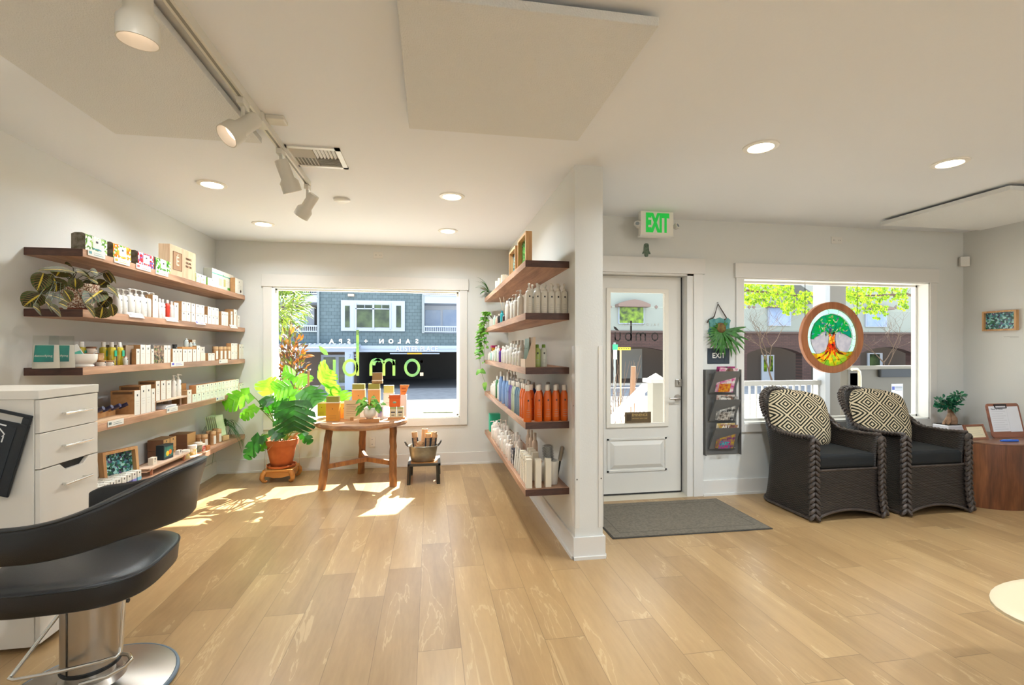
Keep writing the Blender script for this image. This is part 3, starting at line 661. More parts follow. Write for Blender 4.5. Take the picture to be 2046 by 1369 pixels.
def jar(label, r, h, loc, body, lid, rz=PI/2, group=None, band=None, name='jar'):
    t = thing(name, label, 'jar', loc, rz, group)
    lathe_parts(t, [('jar_body', [(r*.95, 0), (r, .003), (r, h*.72), (r*.93, h*.76)], body), ('lid', [(r*1.02, h*.70), (r*1.04, h*.73), (r*1.02, h*.98), (r*.9, h)], lid)])
    label_on(t, r, h*.68, INK, band=band); return t
def tube_parts(t, w, h, body, cap=None):              # squeeze tube standing on its cap
    rows = []
    for i in range(6):
        q = i / 5; a = w/2 * (.78 + .22*q); b_ = w/2 * (.78 * (1 - q) + .04); z = h*.18 + h*.82*q
        rows.append([(a*math.cos(2*PI*k/12), b_*math.sin(2*PI*k/12), z) for k in range(12)])
    build('tube_body', MB().quads(rows, wrap=True) and None, body, t) if False else None
    m = MB(); m.quads(rows, wrap=True); build('tube_body', m, body, t); build('cap', MB().lathe([(w*.36, 0), (w*.39, .002), (w*.39, h*.18)], n=12), cap or body, t)
    build('label', MB().box(-w*.04, w*.04, -w*.34, -w*.3, h*.62, h*.66), INK, t)
def run(proto_fn, spots, label, group, name_first=True):
    """first spot builds, the rest are copies; label has %s for the ordinal"""
    root = None
    for i, (loc, rz, sc_) in enumerate(spots):
        lb = label % nth(i) if '%s' in label else label
        if root is None: root = proto_fn(lb, loc, rz); root['group'] = group
        else: dup(root, loc, rz, lb, group, sc_)
    return root
# ---------------------------------------------------------------- left wall, measured from the photo
XF = SX - .022
def ly(px): return onX(px, 700, XF).y
def lrow(shelf, px0, px1, n, ytop, label, group, back=0, zoff=0, hgt=None, d=.05, gap=.0012, **k):
    """n equal cartons between two pixel columns; the ordinal counts from the near (left) end"""
    z = SZ[shelf] + zoff + .0005; y0, y1 = ly(px0), ly(px1); wd = (y1 - y0) / n
    h = hgt or (onX(px0, ytop, XF).z - z)
    run(lambda lb, loc, rz: carton(lb, wd - gap*2, h, d, loc, rz, **k), [((XF - back, y0 + wd*(i+.5), z), PI/2, None) for i in range(n)], label, group)
def lh(px, ytop, shelf): return onX(px, ytop, XF).z - SZ[shelf]
def lpt(px, shelf, back=0, zoff=0): return (XF - back, onX(px, 700, XF - back).y, SZ[shelf] + zoff + .0005)
def price_card(px0, px1, shelf, label, tone='#6a6a6a', flat=False, zdrop=.014):
    y0, y1 = onX(px0, 700, SX).y, onX(px1, 700, SX).y
    t = thing('price_card', label, 'price card', (SX + .003, (y0+y1)/2, SZ[shelf] - zdrop if not flat else SZ[shelf] + .001), PI/2, 'price cards on the left shelves'); wd = y1 - y0
    t.rotation_euler = (0 if not flat else -.5, 0, PI/2)
    if flat: t.location.x -= .004; t.location.z -= .004
    build('card', MB().box(-wd/2, wd/2, -.0012, 0, -.016, .022), mat('#dedad2', .4), t)
    build('print', MB().box(-wd*.44, -wd*.28, -.0018, -.0012, -.004, .012).box(-wd*.16, wd*.38, -.0018, -.0012, -.006, -.003).box(-wd*.16, wd*.30, -.0018, -.0012, .006, .008), mat(tone, .5), t)
# ---- top shelf
def herb_mat(nm, cols):
    return mosaic_mat('print_' + nm, cols)
KITS = [('green herb', 147, 166, 210, 463, ['#e8ece0', '#9cc06a', '#dfe8d4', '#5d8f3c', '#f4f4ee'], '#3a8a9a'), ('orange citrus', 210, 222, 258, 477, ['#e88a1e', '#f3a83a', '#f4ece0', '#d8641a', '#5a9a3a'], '#e8c02a'),
        ('red berry', 258, 272, 304, 491, ['#c8202a', '#e8505a', '#3a5aa0', '#f0e4e0', '#a81420'], '#c83020'), ('leafy green', 305, 308, 337, 506, ['#4f9a2c', '#7fc23a', '#e4efd4', '#2c6a1c', '#f4f4ec'], '#3c8a2c')]
for nm, pa, p0, p1, yt, cols, bc in KITS:
    y0, y1 = ly(p0), ly(p1); w_ = y1 - y0; h_ = .105
    t = thing('gift_kit', 'pouch box printed with %s pictures on the top left shelf' % nm, 'box', (XF + .012, (y0+y1)/2, SZ[0] + .0005), PI/2, 'printed kits on the top shelf'); pm = herb_mat(nm.split()[0], cols)
    m = MB(); a = w_/2; D = .075
    pts = [(0, 0), (0, h_*.9), (D*.25, h_), (D*.75, h_), (D, h_*.9), (D, 0)]
    m.prism([(-a, y, z) for y, z in pts], (2*a, 0, 0), 1, 0); build('kit_body', m, [pm, mat('#7d766c', .5, hex2='#54503a', vscale=40)], t)
    build('label_plate', MB().box(-a*.35, a*.42, -.0012, 0, h_*.25, h_*.82), CARD, t); build('label', MB().box(-a*.08, a*.12, -.002, -.0012, h_*.56, h_*.68, 0).box(-a*.35, a*.42, -.002, -.0012, h_*.16, h_*.22, 1), [INK, mat(bc, .5)], t)
for (p0, p1, tn, nm) in ((174, 209, '#5f9aa0', 'green herb'), (227, 258, '#d8a82a', 'orange citrus'), (271, 300, '#c04848', 'red berry'), (310, 335, '#5a9a4a', 'leafy green')):
    price_card(p0, p1, 0, 'white price card on the top left shelf edge under the %s kit' % nm, tn)
y0, y1 = ly(341), ly(392); w_ = y1 - y0
t = thing('display_block', 'pale wooden display block with a brown emblem and lettering on the top left shelf', 'sign', (XF - .004, (y0+y1)/2, SZ[0] + .0005), PI/2); hb = lh(341, 487, 0)
build('block', MB().box(-w_/2, w_/2, 0, .085, 0, hb), wood('pale_oak', '#b79476', '#d8bc9c', 2, 16, .5), t, bevel=.002)
build('emblem_plate', MB().box(-w_*.40, -w_*.08, -.002, 0, hb*.22, hb*.80), mat('#9a7454', .5), t); build('emblem_rim', MB().tube([(-w_*.40, -.002, hb*.22), (-w_*.08, -.002, hb*.22), (-w_*.08, -.002, hb*.80), (-w_*.40, -.002, hb*.80)], .003, 4, closed=True), mat('#7d5a3e', .5), t)
text('letter', 'É', hb*.42, mat('#e6d2b6', .5), t, (-w_*.24, -.003, hb*.50), bold=.001)
BRN = mat('#6b4c38', .5)
for i, (s_, z_) in enumerate((('EMINENCE', .70), ('ORGANIC', .56), ('SKIN CARE', .44), ('HERBAL', .32), ('SKINCARE', .20))): 
    if i < 3: text('lettering', s_, hb*.105, BRN, t, (w_*.20, -.0012, hb*z_), sx=.82)
carton('white pouch with a green leaf beside the wooden display block', ly(412)-ly(392), .082, .05, (XF, (ly(392)+ly(412))/2, SZ[0]+.0005), front=herb_mat('aloe', ['#f1f1ea', '#e8ece0', '#a8c87a', '#f4f4ee', '#f4f4f0', '#eef0e8']), side=mat('#7fb23a', .5), group='white boxes on the top shelf')
carton('smaller white pouch with a green leaf on the top left shelf', ly(432)-ly(414), .075, .05, (XF + .004, (ly(414)+ly(432))/2, SZ[0]+.0005), front=herb_mat('aloe', []) if 0 else mat('#eef0e8', .5), side=mat('#7fb23a', .5), group='white boxes on the top shelf')
ya, yb = onX(424, 700, XF - .05).y, onX(466.5, 700, XF - .05).y
t = carton('big white box with a teal stripe on the top left shelf', yb - ya, .20, .08, (XF - .05, (ya + yb)/2, SZ[0]+.0005), front=CARD, side=mat('#a9a79c', .6), group='white boxes on the top shelf')
w_ = yb - ya
build('stripe', MB().box(-w_*.5, w_*.42, -.0012, 0, .150, .158), mat('#3bb89a', .5), t); build('picture', MB().box(-w_*.2, -w_*.08, -.001, 0, .05, .12, 0).box(w_*.02, w_*.1, -.001, 0, .05, .125, 1).box(w_*.2, w_*.36, -.001, 0, .025, .05, 2), [mat('#c9c2a8', .5), mat('#b7b26a', .5), mat('#4f9a2c', .5)], t)
t = carton('white box with an orange spot at the window end of the top left shelf', 5.765 - ly(469), .165, .05, (XF + .005, (5.765 + ly(469))/2, SZ[0]+.0005), group='white boxes on the top shelf')
build('spot', MB().lathe([(.001, 0), (.016, 0)], n=14, M=Matrix.Translation((.04, -.0012, .035)) @ Matrix.Rotation(PI/2, 4, 'X')), mat('#d87a4a', .5), t)
# ---- second shelf: pump bottles, tubes, cartons
Z2 = SZ[1]
def lp(px, back=0): return (XF - back, onX(px, 700, XF - back).y, Z2 + .0005)
run(lambda lb, loc, rz: pump(lb, .030, .190, loc, rz), [((XF - .035, onX(p, 700, XF - .035).y, Z2 + .0005), PI/2, None) for p in (297, 283.5, 271, 259)] + [((XF - .04, onX(p, 700, XF - .04).y, Z2 + .0005), PI/2, (.85, .85, .92)) for p in (246, 235)], 'white pump bottle on the second left shelf, %s from the tall white carton', 'white pump bottles on the second left shelf')
lrow(1, 305, 316, 1, 589, 'tall white carton right of the white pump bottles', None, front=CARD)
RED = mat('#c8341e', .45); RW_ = mat('#eee8e2', .45)
bottle('slim white bottle with red foot, left of the pair on the second left shelf', .017, .155, lp(318.5, .02), RW_, mat('#d8d2cc'), band=mat('#e2a090'), group='slim bottles')
bottle('slim white bottle with red foot, right of the pair on the second left shelf', .017, .153, lp(325, .02), RW_, mat('#d8d2cc'), band=mat('#dcb0a4'), group='slim bottles')
bottle('slim red bottle with a pale cap on the second left shelf', .018, .155, lp(334.5, .02), RED, mat('#d8cfc8'), group='slim bottles')
bottle('slim pale bottle right of the red one on the second left shelf', .018, .15, lp(343, .02), mat('#e6ddd2'), mat('#d8cfc8'), group='slim bottles')
lrow(1, 348, 357, 1, 604, 'white carton right of the slim bottles on the second left shelf', None)
GS2 = 'small cartons stacked on the second left shelf'
hs = lh(363, 602, 1) / 2
for lay in range(2):
    L_ = ('lower', 'upper')[lay]
    for p0, p1, n, nm in ((363, 381, 2, 'first block'), (382, 390.5, 1, 'single column'), (391, 408.5, 2, 'third block')):
        lrow(1, p0, p1, n, 0, 'small white carton, %s row of the ' % L_ + nm + ' on the second left shelf, %s from the plant', GS2, zoff=lay * (hs + .0005), hgt=hs - .001, d=.06)
lrow(1, 408.8, 414.5, 1, 0, 'lone small white carton between the stacks on the second left shelf', GS2, hgt=hs, d=.06)
lrow(1, 415, 437, 3, 0, 'small white carton, lower row nearest the window on the second left shelf, %s from the plant', GS2, hgt=hs*.98, d=.06)
lrow(1, 415, 437, 3, 0, 'small white carton, upper row nearest the window on the second left shelf, %s from the plant', GS2, zoff=hs*.98+.001, hgt=hs*.98, d=.06)
lrow(1, 442.5, 456, 3, 622, 'thin white carton with blue-green print on the second left shelf, %s from the plant', 'thin cartons', d=.09)
lrow(1, 461, 465, 1, 622, 'narrow white carton with kraft side at the window end of the second left shelf', None, d=.09)
lrow(1, 467, 473, 1, 618, 'tall white carton near the window end of the second left shelf', None, d=.09)
lrow(1, 474, 479.5, 1, 630, 'short white carton last at the window end of the second left shelf', None)
for p0, p1, tn, nm in ((257, 287, '#8a8a8a', 'under the pump bottles'), (331, 355, '#c89a8a', 'under the slim bottles'), (391, 410, '#4a3ac0', 'with violet border'), (460, 474, '#8a8a8a', 'at the window end')): price_card(p0, p1, 1, 'white price card on the second left shelf edge, ' + nm, tn, flat=True)
# ---- patterned plant (prayer plant)
def prayer_mat():
    m = bpy.data.materials.new('prayer_leaf'); m.use_nodes = True; nt = m.node_tree; N = nt.nodes; L = nt.links; b = N['Principled BSDF']; mt = lambda *a: node_math(N, L, *a)
    uv = N.new('ShaderNodeUVMap'); sp = N.new('ShaderNodeSeparateXYZ'); L.new(uv.outputs[0], sp.inputs[0]); U, V = sp.outputs[0], sp.outputs[1]
    a = mt('ABSOLUTE', mt('SUBTRACT', U, .5)); vein = mt('LESS_THAN', mt('ABSOLUTE', mt('SUBTRACT', mt('FRACT', mt('MULTIPLY', mt('SUBTRACT', V, mt('MULTIPLY', a, .55)), 8)), .5)), .10); mid = mt('LESS_THAN', a, .045)
    patch = mt('MULTIPLY', mt('LESS_THAN', a, .30), mt('GREATER_THAN', mt('ABSOLUTE', mt('SUBTRACT', mt('FRACT', mt('MULTIPLY', mt('SUBTRACT', V, mt('MULTIPLY', a, .55)), 8)), .5)), .28))
    def mix(f, A, B):
        q = N.new('ShaderNodeMix'); q.data_type = 'RGBA'; L.new(f, q.inputs[0])
        for i, v in ((6, A), (7, B)):
            if isinstance(v, str): q.inputs[i].default_value = lin(v)
            else: L.new(v, q.inputs[i])
        return q.outputs[2]
    c_ = mix(patch, '#3c4a22', '#211c12'); c_ = mix(vein, c_, '#7a5238'); c_ = mix(mid, c_, '#c0a83e'); L.new(c_, b.inputs['Base Color']); b.inputs['Roughness'].default_value = .5; b.inputs['Specular IOR Level'].default_value = .15
    return m
def uv_leaf(mb, uvs, base, tip, up, wd, droop=.15, n=7, fold=.12):
    base, tip, up = Vector(base), Vector(tip), Vector(up); ax = tip - base; L = ax.length; sd = ax.cross(up); sd = sd.normalized() if sd.length > 1e-5 else Vector((1, 0, 0)); nn = sd.cross(ax).normalized(); rows = []; us = []
    for i in range(n + 1):
        t_ = i / n; ww = wd/2 * max(.02, math.sin(PI * (.06 + .93*t_)) ** .6); p = base + ax*t_ + nn * droop*L*(1 - (2*t_-1)**2)
        rows.append([p + sd*(ww*k) + nn*(abs(k)*ww*fold) for k in (-1, -.5, 0, .5, 1)]); us.append([((k+1)/2, t_) for k in (-1, -.5, 0, .5, 1)])
    V = mb.quads(rows, 0, True)
    for r_, u_ in zip(V, us):
        for v, q in zip(r_, u_): uvs[v] = q
def build_uv(name, mb, uvs, mats, parent):
    lay = mb.bm.loops.layers.uv.new('UVMap')
    for f_ in mb.bm.faces:
        for l in f_.loops: l[lay].uv = uvs.get(l.vert, (0, 0))
    return build(name, mb, mats, parent)
pc = onX(151, 610, SX - .13); pc = Vector((SX - .13, pc.y + .03, Z2))
t = thing('prayer_plant', 'dark-leaved prayer plant with yellow veins in a speckled pot on the second left shelf', 'plant', pc)
def speck():
    m = mosaic_mat('speckle', ['#e6dac8', '#8a5a46', '#d8c4ac', '#6b4434', '#efe6d8', '#a8745a', '#cbb49a', '#7a5040']); m.node_tree.nodes['Voronoi Texture'].inputs['Scale'].default_value = 190; return m
build('pot', MB().lathe([(.06, .012), (.065, .014), (.088, .10), (.098, .155), (.09, .158), (.085, .14), (.01, .135)], n=26), speck(), t)
build('saucer', MB().lathe([(.07, 0), (.095, .004), (.10, .014), (.088, .014), (.01, .012)], n=26), mat('#7a3a28', .4), t)
build('pot_stones', MB().lathe([(.089, .150), (.099, .154), (.099, .166), (.089, .168)], n=26), speck(), t); build('soil', MB().lathe([(.001, .142), (.084, .142)], n=20), SOIL, t)
m = MB(); uvs = {}; st = MB(); random.seed(11)
# leaf tips and bases read from the photo: (base px, tip px, width px)
LV = [((150, 545), (76, 540), 11), ((120, 541), (112, 552), 26), ((108, 556), (112, 583), 30), ((87, 546), (74, 580), 22), ((92, 574), (80, 588), 15), ((82, 588), (47, 612), 27), ((92, 588), (138, 606), 12), ((90, 602), (104, 622), 20), ((100, 612), (122, 632), 17), ((150, 556), (150, 578), 20), ((128, 580), (142, 603), 17), ((146, 535), (130, 527), 12), ((155, 540), (180, 556), 10), ((180, 542), (196, 546), 14), ((186, 562), (168, 578), 18), ((212, 562), (196, 574), 20), ((206, 580), (168, 606), 30), ((218, 592), (198, 616), 22), ((210, 545), (222, 566), 16), ((214, 540), (232, 567), 6), ((214, 572), (238, 598), 17), ((228, 588), (248, 608), 8), ((205, 614), (200, 636), 26), ((222, 608), (226, 632), 16), ((172, 610), (190, 634), 16), ((118, 606), (135, 614), 15), ((66, 612), (82, 626), 18), ((160, 565), (182, 585), 13), ((132, 548), (150, 560), 14), ((176, 556), (196, 566), 12), ((152, 543), (172, 548), 13), ((96, 560), (104, 548), 10)]
for i, (b_, e_, wp) in enumerate(LV):
    k = .05 + .26 * ((i * 37) % 10) / 10
    if b_[1] > 598: k = .0
    xp = SX + .045 - k
    A = onX(b_[0], b_[1], xp) - pc; B = onX(e_[0], e_[1], xp + random.uniform(-.02, .035)) - pc; A.x = min(A.x, .2); 
    uv_leaf(m, uvs, A, B, (.7, -.55, .55), wp * 2.75 / 966 * 1.35, droop=.06)
    st.tube([(random.uniform(-.03, .03), random.uniform(-.03, .03), .14), (A.x*.35 - .02, A.y*.5, .15 + .35*max(0, A.z - .1)), A], .002, 5)
build_uv('foliage', m, uvs, prayer_mat(), t); build('stems', st, mat('#39421f', .6), t)
# ---- third shelf
Z3 = SZ[2]
for i, (p0, p1) in enumerate(((72, 104), (103, 136))):
    q = onX((p0+p1)/2, 700, XF - .10 + .03*i); w_ = .118; h_ = .185
    t = thing('refill_bag', ('rear', 'front')[i] + ' clear stand-up bag with a teal label on the third left shelf', 'bag', (XF - .09 + .03*i, q.y, Z3 + .0005), .35, 'bags on the third left shelf')
    rows = [[(w_/2*s_*(1 - .10*z), y, h_*z) for s_, y in ((-1, 0), (-.6, -d_), (0, -d_*1.25), (.6, -d_), (1, 0), (.6, d_), (0, d_*1.1), (-.6, d_))] for z, d_ in ((0, .026), (.12, .034), (.4, .028), (.72, .014), (1, .003))]
    m = MB(); m.quads([[Vector(p) for p in r] for r in rows[:4]], wrap=True); build('powder', m, mat('#e6ddd2', .7), t)
    m = MB(); m.quads([[Vector(p) * 1.0 + Vector((0, 0, .0)) for p in r] for r in [[(x*1.03, y*1.06, z) for x, y, z in rr] for rr in rows]], wrap=True); build('bag_film', m, CLEAR, t)
    m = MB(); m.quads([[Vector((w_*.36*s_*(1 - .1*z), -(d_*1.32 if s_ == 0 else d_*1.2) - .003, h_*z)) for s_ in (-1, 0, 1)] for z, d_ in ((.2, .033), (.45, .027), (.70, .016))]); build('label', m, mat('#1f7f72', .4, hex2='#185f60', vscale=12), t)
    text('lettering', 'AROMATHERAPY' if 0 else 'detoxifying', .017, CARD, t, (0, -.0435, h_*.38))
q = lpt(164, 2, .055)
t = thing('ribbed_bowl', 'white ribbed ceramic bowl on the third left shelf', 'bowl', q)
n = 40; rows = []
for r_, z in ((.055, 0), (.060, .004), (.050, .018), (.066, .03), (.072, .05), (.073, .078), (.069, .079), (.062, .03), (.001, .025)):
    rows.append([Vector((r_*(1 + (.022 if k % 2 and .02 < z < .08 else 0))*math.cos(2*PI*k/n), r_*(1 + (.022 if k % 2 and .02 < z < .08 else 0))*math.sin(2*PI*k/n), z)) for k in range(n)])
m = MB(); m.quads(rows, 0, True, True); build('bowl_body', m, mat('#f0ece6', .3, name='white_ceramic'), t)
t = thing('sample_pouch', 'white and teal sample pouch standing in the ribbed white bowl', 'pouch', (q[0] - .0, q[1] - .012, q[2] + .03)); t.rotation_euler = (.05, -.45, .5)
build('pouch_body', MB().box(-.034, .034, -.003, .003, 0, .105), mat('#e9e6e0', .35), t, bevel=.002); build('label', MB().box(-.03, .03, -.0042, -.003, .035, .065), mat('#4fae96', .4), t)
OIL = mat('#b2a01e', .12, hex2='#c8b83a', vscale=8, name='golden_oil', spec=.6)
for i, (p, bk) in enumerate(((163, .13), (207, .11), (223, .07), (238.5, .05))):
    b_ = bottle('square bottle of golden oil with a white nozzle on the third left shelf, %s from the left' % nth(i), .023, .155, lpt(p, 2, bk), OIL, mat('#e8e4dc', .35), group='oil bottles', name='oil_bottle', caph=.2, sh=.05, band=mat('#d2b48c', .5))
    build('label_square', MB().box(-.012, .012, -.0255, -.0236, .06, .10), mat('#1fa07a', .5), b_)
GL_AMB = mat('#9c6a3a', .2, name='amber_jar'); RIMG = mat('#b5885a', .35); PK = mat('#d8c8ba', .5)
jar('brown jar on top of the stacked jars on the third left shelf', .027, .042, lpt(183, 2, .09, .083), mat('#e6d8cc'), mat('#7d5238', .4), group='jars on the third left shelf', band=mat('#d8a8a0'))
jar('left of the two middle jars stacked behind the ribbed bowl', .025, .036, lpt(176, 2, .10, .046), PK, RIMG, group='jars on the third left shelf', band=mat('#d89a8a'))
jar('right of the two middle jars stacked behind the ribbed bowl', .022, .036, lpt(199, 2, .09, .046), PK, RIMG, group='jars on the third left shelf', band=mat('#d8a89a'))
jar('lower left jar hidden behind the ribbed bowl', .025, .045, lpt(177, 2, .10), PK, RIMG, group='jars on the third left shelf')
jar('lower right jar partly hidden behind the ribbed bowl', .022, .045, lpt(199, 2, .09), PK, RIMG, group='jars on the third left shelf')
jar('front jar with green mark right of the ribbed bowl', .024, .038, lpt(202, 2, .02), mat('#efe9e0'), RIMG, group='jars on the third left shelf', band=mat('#e6ddd2'))
jar('second front jar with green mark before the oil bottles', .021, .035, lpt(220, 2, .02), mat('#efe9e0'), RIMG, group='jars on the third left shelf', band=mat('#dfe6dc'))
carton('small kraft carton stacked on the front jar beside the ribbed bowl', .042, .034, .03, lpt(203, 2, .0, .040), front=KRAFT, mark=False)
bottle('small white bottle with a teal label before the brown cartons on the third left shelf', .013, .062, lpt(251, 2, .01), WHITE, mat('#d8a8a0'), band=mat('#2fa88a'), group='small bottles', name='small_bottle')
lrow(2, 250, 262, 1, 689, 'dark taupe carton first of the tall cartons on the third left shelf', None, back=.05, front=mat('#8a8178', .6), side=mat('#7d7266', .6), mark=False, d=.07)
lrow(2, 264, 280, 1, 690, 'tall brown carton behind a small white one on the third left shelf', None, back=.04, front=mat('#8c7a68', .6), side=mat('#7d6650', .6), header=KRAFT_D, mark=False, d=.07)
lrow(2, 272, 279.5, 1, 697, 'small white carton before the tall brown one on the third left shelf', None, d=.03)
lrow(2, 280.5, 301, 2, 689, 'tall white carton on the third left shelf, %s of the pair', 'tall white cartons third left shelf', d=.08)
lrow(2, 302, 307.5, 1, 697, 'narrow white carton before the picture card', None, d=.08)
t = carton('picture card of brown roots standing on the third left shelf', ly(327)-ly(308), lh(308, 690, 2), .004, lpt(317.5, 2, 0), front=herb_mat('roots', ['#5a4030', '#8a6a50', '#3a2a20', '#a98a70', '#6f7a3a', '#7a5a44']), side=CARD, mark=False, cat='card', name='picture_card')
lrow(2, 327.5, 341, 2, 690, 'white carton with vertical print, %s right of the picture card', 'printed white cartons', d=.06)
lrow(2, 345, 364, 3, 697, 'narrow white carton with kraft sides, %s of three on the third left shelf', 'narrow kraft-sided cartons', d=.07)
jar('small black jar on top of the narrow cartons', .017, .035, lpt(349, 2, .03, lh(345, 697, 2) + .0005), mat('#22282a', .3), BLACK)
lrow(2, 365, 384, 2, 698, 'white carton under the flat kraft box, %s of the pair', 'white cartons third left shelf', d=.07)
lrow(2, 385, 392.5, 1, 698, 'white carton right of the pair under the flat kraft box', None, d=.07)
carton('flat kraft box lying on the white cartons of the third left shelf', ly(391)-ly(364), .02, .06, lpt(378, 2, .0, lh(365, 698, 2) + .001), front=mat('#b9854c', .6), side=mat('#b9854c', .6), mark=False)
lrow(2, 393, 400, 1, 691, 'tall white carton right of the flat kraft box', None, d=.07)
lrow(2, 400.5, 410.5, 1, 705, 'plain cream carton on the third left shelf', None, front=mat('#e2d4c0', .6), mark=False, d=.06)
lrow(2, 401, 408, 1, 679, 'tall carton with orange side behind the cream one', None, back=.07, side=mat('#b8864f', .6), d=.06)
for i, p in enumerate((377, 392, 402)): bottle('little clear glass bottle standing on the cartons of the third left shelf, %s from the left' % nth(i), (.018, .013, .012)[i], (.07, .04, .04)[i], lpt((372, 381, 388)[i], 2, .03, lh(365, 698, 2) + .0215), mat('#c9d2ce', .1, name='pale_glass'), mat('#dfe4e0', .2), group='clear glass bottles', name='glass_bottle')
lrow(2, 416, 429, 2, 706, 'small white carton before the kraft tubes, %s of two', 'small cartons before the kraft tubes', d=.04)
lrow(2, 414, 423, 1, 693, 'white carton behind the two small ones', None, back=.06, d=.04)
def kraft_tube(lb, loc, rz, r=.024, h=.135):
    t = thing('kraft_tube', lb, 'tube box', loc, rz, 'kraft tubes')
    build('tube', MB().lathe([(r, 0), (r, h*.8)], n=16), KRAFT, t); build('lid', MB().lathe([(r*1.01, h*.8+.001), (r*1.01, h), (.001, h)], n=16), mat('#caa478', .6), t)
    m = MB(); m.quads([[Vector((math.sin(a)*(r+.001), -math.cos(a)*(r+.001), z)) for a in (-.9, -.45, 0, .45, .9)] for z in (.01, h*.68)]); build('label', m, CARD, t); return t
run(kraft_tube, [(lpt(p, 2, .03), PI/2, None) for p in (430, 439, 447, 455)], 'kraft tube with a white label on the third left shelf, %s from the left', 'kraft tubes')
for lay in range(2): lrow(2, 462, 474.5, 2, 0, 'small white carton, ' + ('lower', 'upper')[lay] + ' row at the window end of the third left shelf, %s of two', 'window end cartons', zoff=lay*.086, hgt=.085, d=.05)
lrow(2, 477.5, 488, 2, 688, 'tall white carton, %s of the last pair on the third left shelf', 'last tall cartons', d=.06)
for p0, p1, tn, nm in ((341, 366, '#4a3ac0', 'with violet border under the narrow cartons'), (437, 454, '#8a8a8a', 'under the kraft tubes')): price_card(p0, p1, 2, 'white price card on the third left shelf edge, ' + nm, tn)
# ---- fourth shelf
Z4 = SZ[3]
lrow(3, 198, 212, 1, 776, 'pale carton half hidden by the white drawer unit', None, back=.18, front=mat('#d8c8b0'), mark=False, d=.04)
lrow(3, 214, 232, 1, 776, 'orange-brown carton next to the white drawer unit', None, back=.18, front=mat('#c08a4c', .6), side=KRAFT, d=.05)
y0, y1 = ly(194), ly(264)
t = thing('tester_tray', 'low wooden tester tray on the fourth left shelf', 'tray', (XF + .01, (ly(194) + ly(264))/2 - .01, Z4 + .0005), PI/2)
build('tray_board', MB().box(-.2, .2, 0, .20, 0, .012), wood('pale_tray', '#c09a78', '#dcbc98', 0, 14, .5), t); build('tray_back', MB().box(-.2, .2, .12, .145, .012, .045), PINE, t)
for i in range(5):
    q = Vector((XF - .095, ly(198) + .03 + i * .085, Z4 + .050))
    g = thing('tester_pen', 'dark-capped tester tube leaning in the wooden tray, %s from the left' % nth(i), 'tester', q, PI/2, 'tester tubes'); M = Euler((-.95, 0, 0)).to_matrix().to_4x4()
    g.rotation_euler = (0, 0, PI/2)
    D = Vector((0, -.62, .55)).normalized() * -1
    build('tube', MB().cyl((0, 0, .01), (.0, .085, -.032), .012, n=10), KRAFT, g); build('cap', MB().cyl((0, 0, .01), (0, -.052, .036), .0135, n=10), mat('#2f3050', .3), g)
lrow(3, 268.5, 280.5, 1, 781, 'biggest white carton with kraft side and dark header on the fourth left shelf', None, d=.15, header=KRAFT_D)
lrow(3, 281.5, 302, 2, 771, 'tall white carton with kraft side on the fourth left shelf, %s of two', 'tall cartons fourth left shelf', d=.14, header=KRAFT_D)
lrow(3, 302.5, 310, 1, 777, 'shorter white carton before the wooden riser', None, d=.14)
y0, y1 = ly(310.5), ly(373)
t = thing('shelf_riser', 'wooden display riser on the fourth left shelf', 'riser', (XF + .012, (y0+y1)/2, Z4 + .0005), PI/2, 'wooden risers'); a = (y1-y0)/2
build('riser_board', MB().box(-a, a, 0, .20, .062, .074), wood('riser_wood', '#c8a690', '#e2c8b0', 0, 14, .5), t)
for s_ in (-.88, .72):
    for yy in (.03, .17): build('leg', MB().cyl((a*s_, yy, 0), (a*s_, yy, .062), .007), mat('#b89a84', .5), t)
lrow(3, 311.5, 320, 1, 762, 'tall white carton on the riser, nearest the room', 'cartons on the riser', zoff=.0745, d=.12, header=KRAFT_D)
lrow(3, 321.5, 331.5, 1, 761, 'tall white carton on the riser, middle', 'cartons on the riser', zoff=.0745, d=.12)
lrow(3, 332.5, 342.5, 1, 761, 'tall white carton on the riser, next to the pump bottles', 'cartons on the riser', zoff=.0745, d=.12)
pump('white pump bottle on the riser, nearer one', .021, .18, lpt(346.5, 3, .03, .0745), body=mat('#ece6da'), group='pump bottles on the riser')
pump('white pump bottle on the riser, farther one', .022, .185, lpt(356, 3, .03, .0745), body=mat('#efe9de'), group='pump bottles on the riser')
pump('dark-headed pump bottle behind the cartons on the riser, left', .02, .19, lpt(316, 3, .20), body=mat('#c8b090'), cap=mat('#5a5a58'), group='dark-headed pump bottles')
pump('dark-headed pump bottle behind the cartons on the riser, right', .02, .19, lpt(330, 3, .20), body=mat('#c8b090'), cap=mat('#5a5a58'), group='dark-headed pump bottles')
t = single('leaflet_stack', MB().box(-.09, .09, 0, .15, 0, .006).box(-.08, .085, .004, .14, .006, .013).box(-.075, .08, .0, .13, .013, .021), mat('#e6e6e8', .5), 'stack of white leaflets under the wooden riser', 'leaflets', loc=(XF + .008, (ly(322)+ly(352))/2 + .02, Z4 + .0005)); t.rotation_euler = (0, 0, PI/2)
lrow(3, 374, 383, 1, 780, 'white carton with kraft side right of the riser', None, d=.08)
lrow(3, 375, 391, 1, 768, 'kraft carton in the back row right of the riser', None, back=.075, front=mat('#b9854c', .6), side=mat('#b9854c', .6), mark=False, d=.05)
GREENISH = mat('#dfe6d2', .55)
hl = lh(384, 788, 3)
lrow(3, 384, 477, 12, 0, 'small pale green carton, lower row on the fourth left shelf, %s from the riser', 'pale green cartons', hgt=hl*.98, d=.06, front=GREENISH, side=mat('#c08a5a', .6))
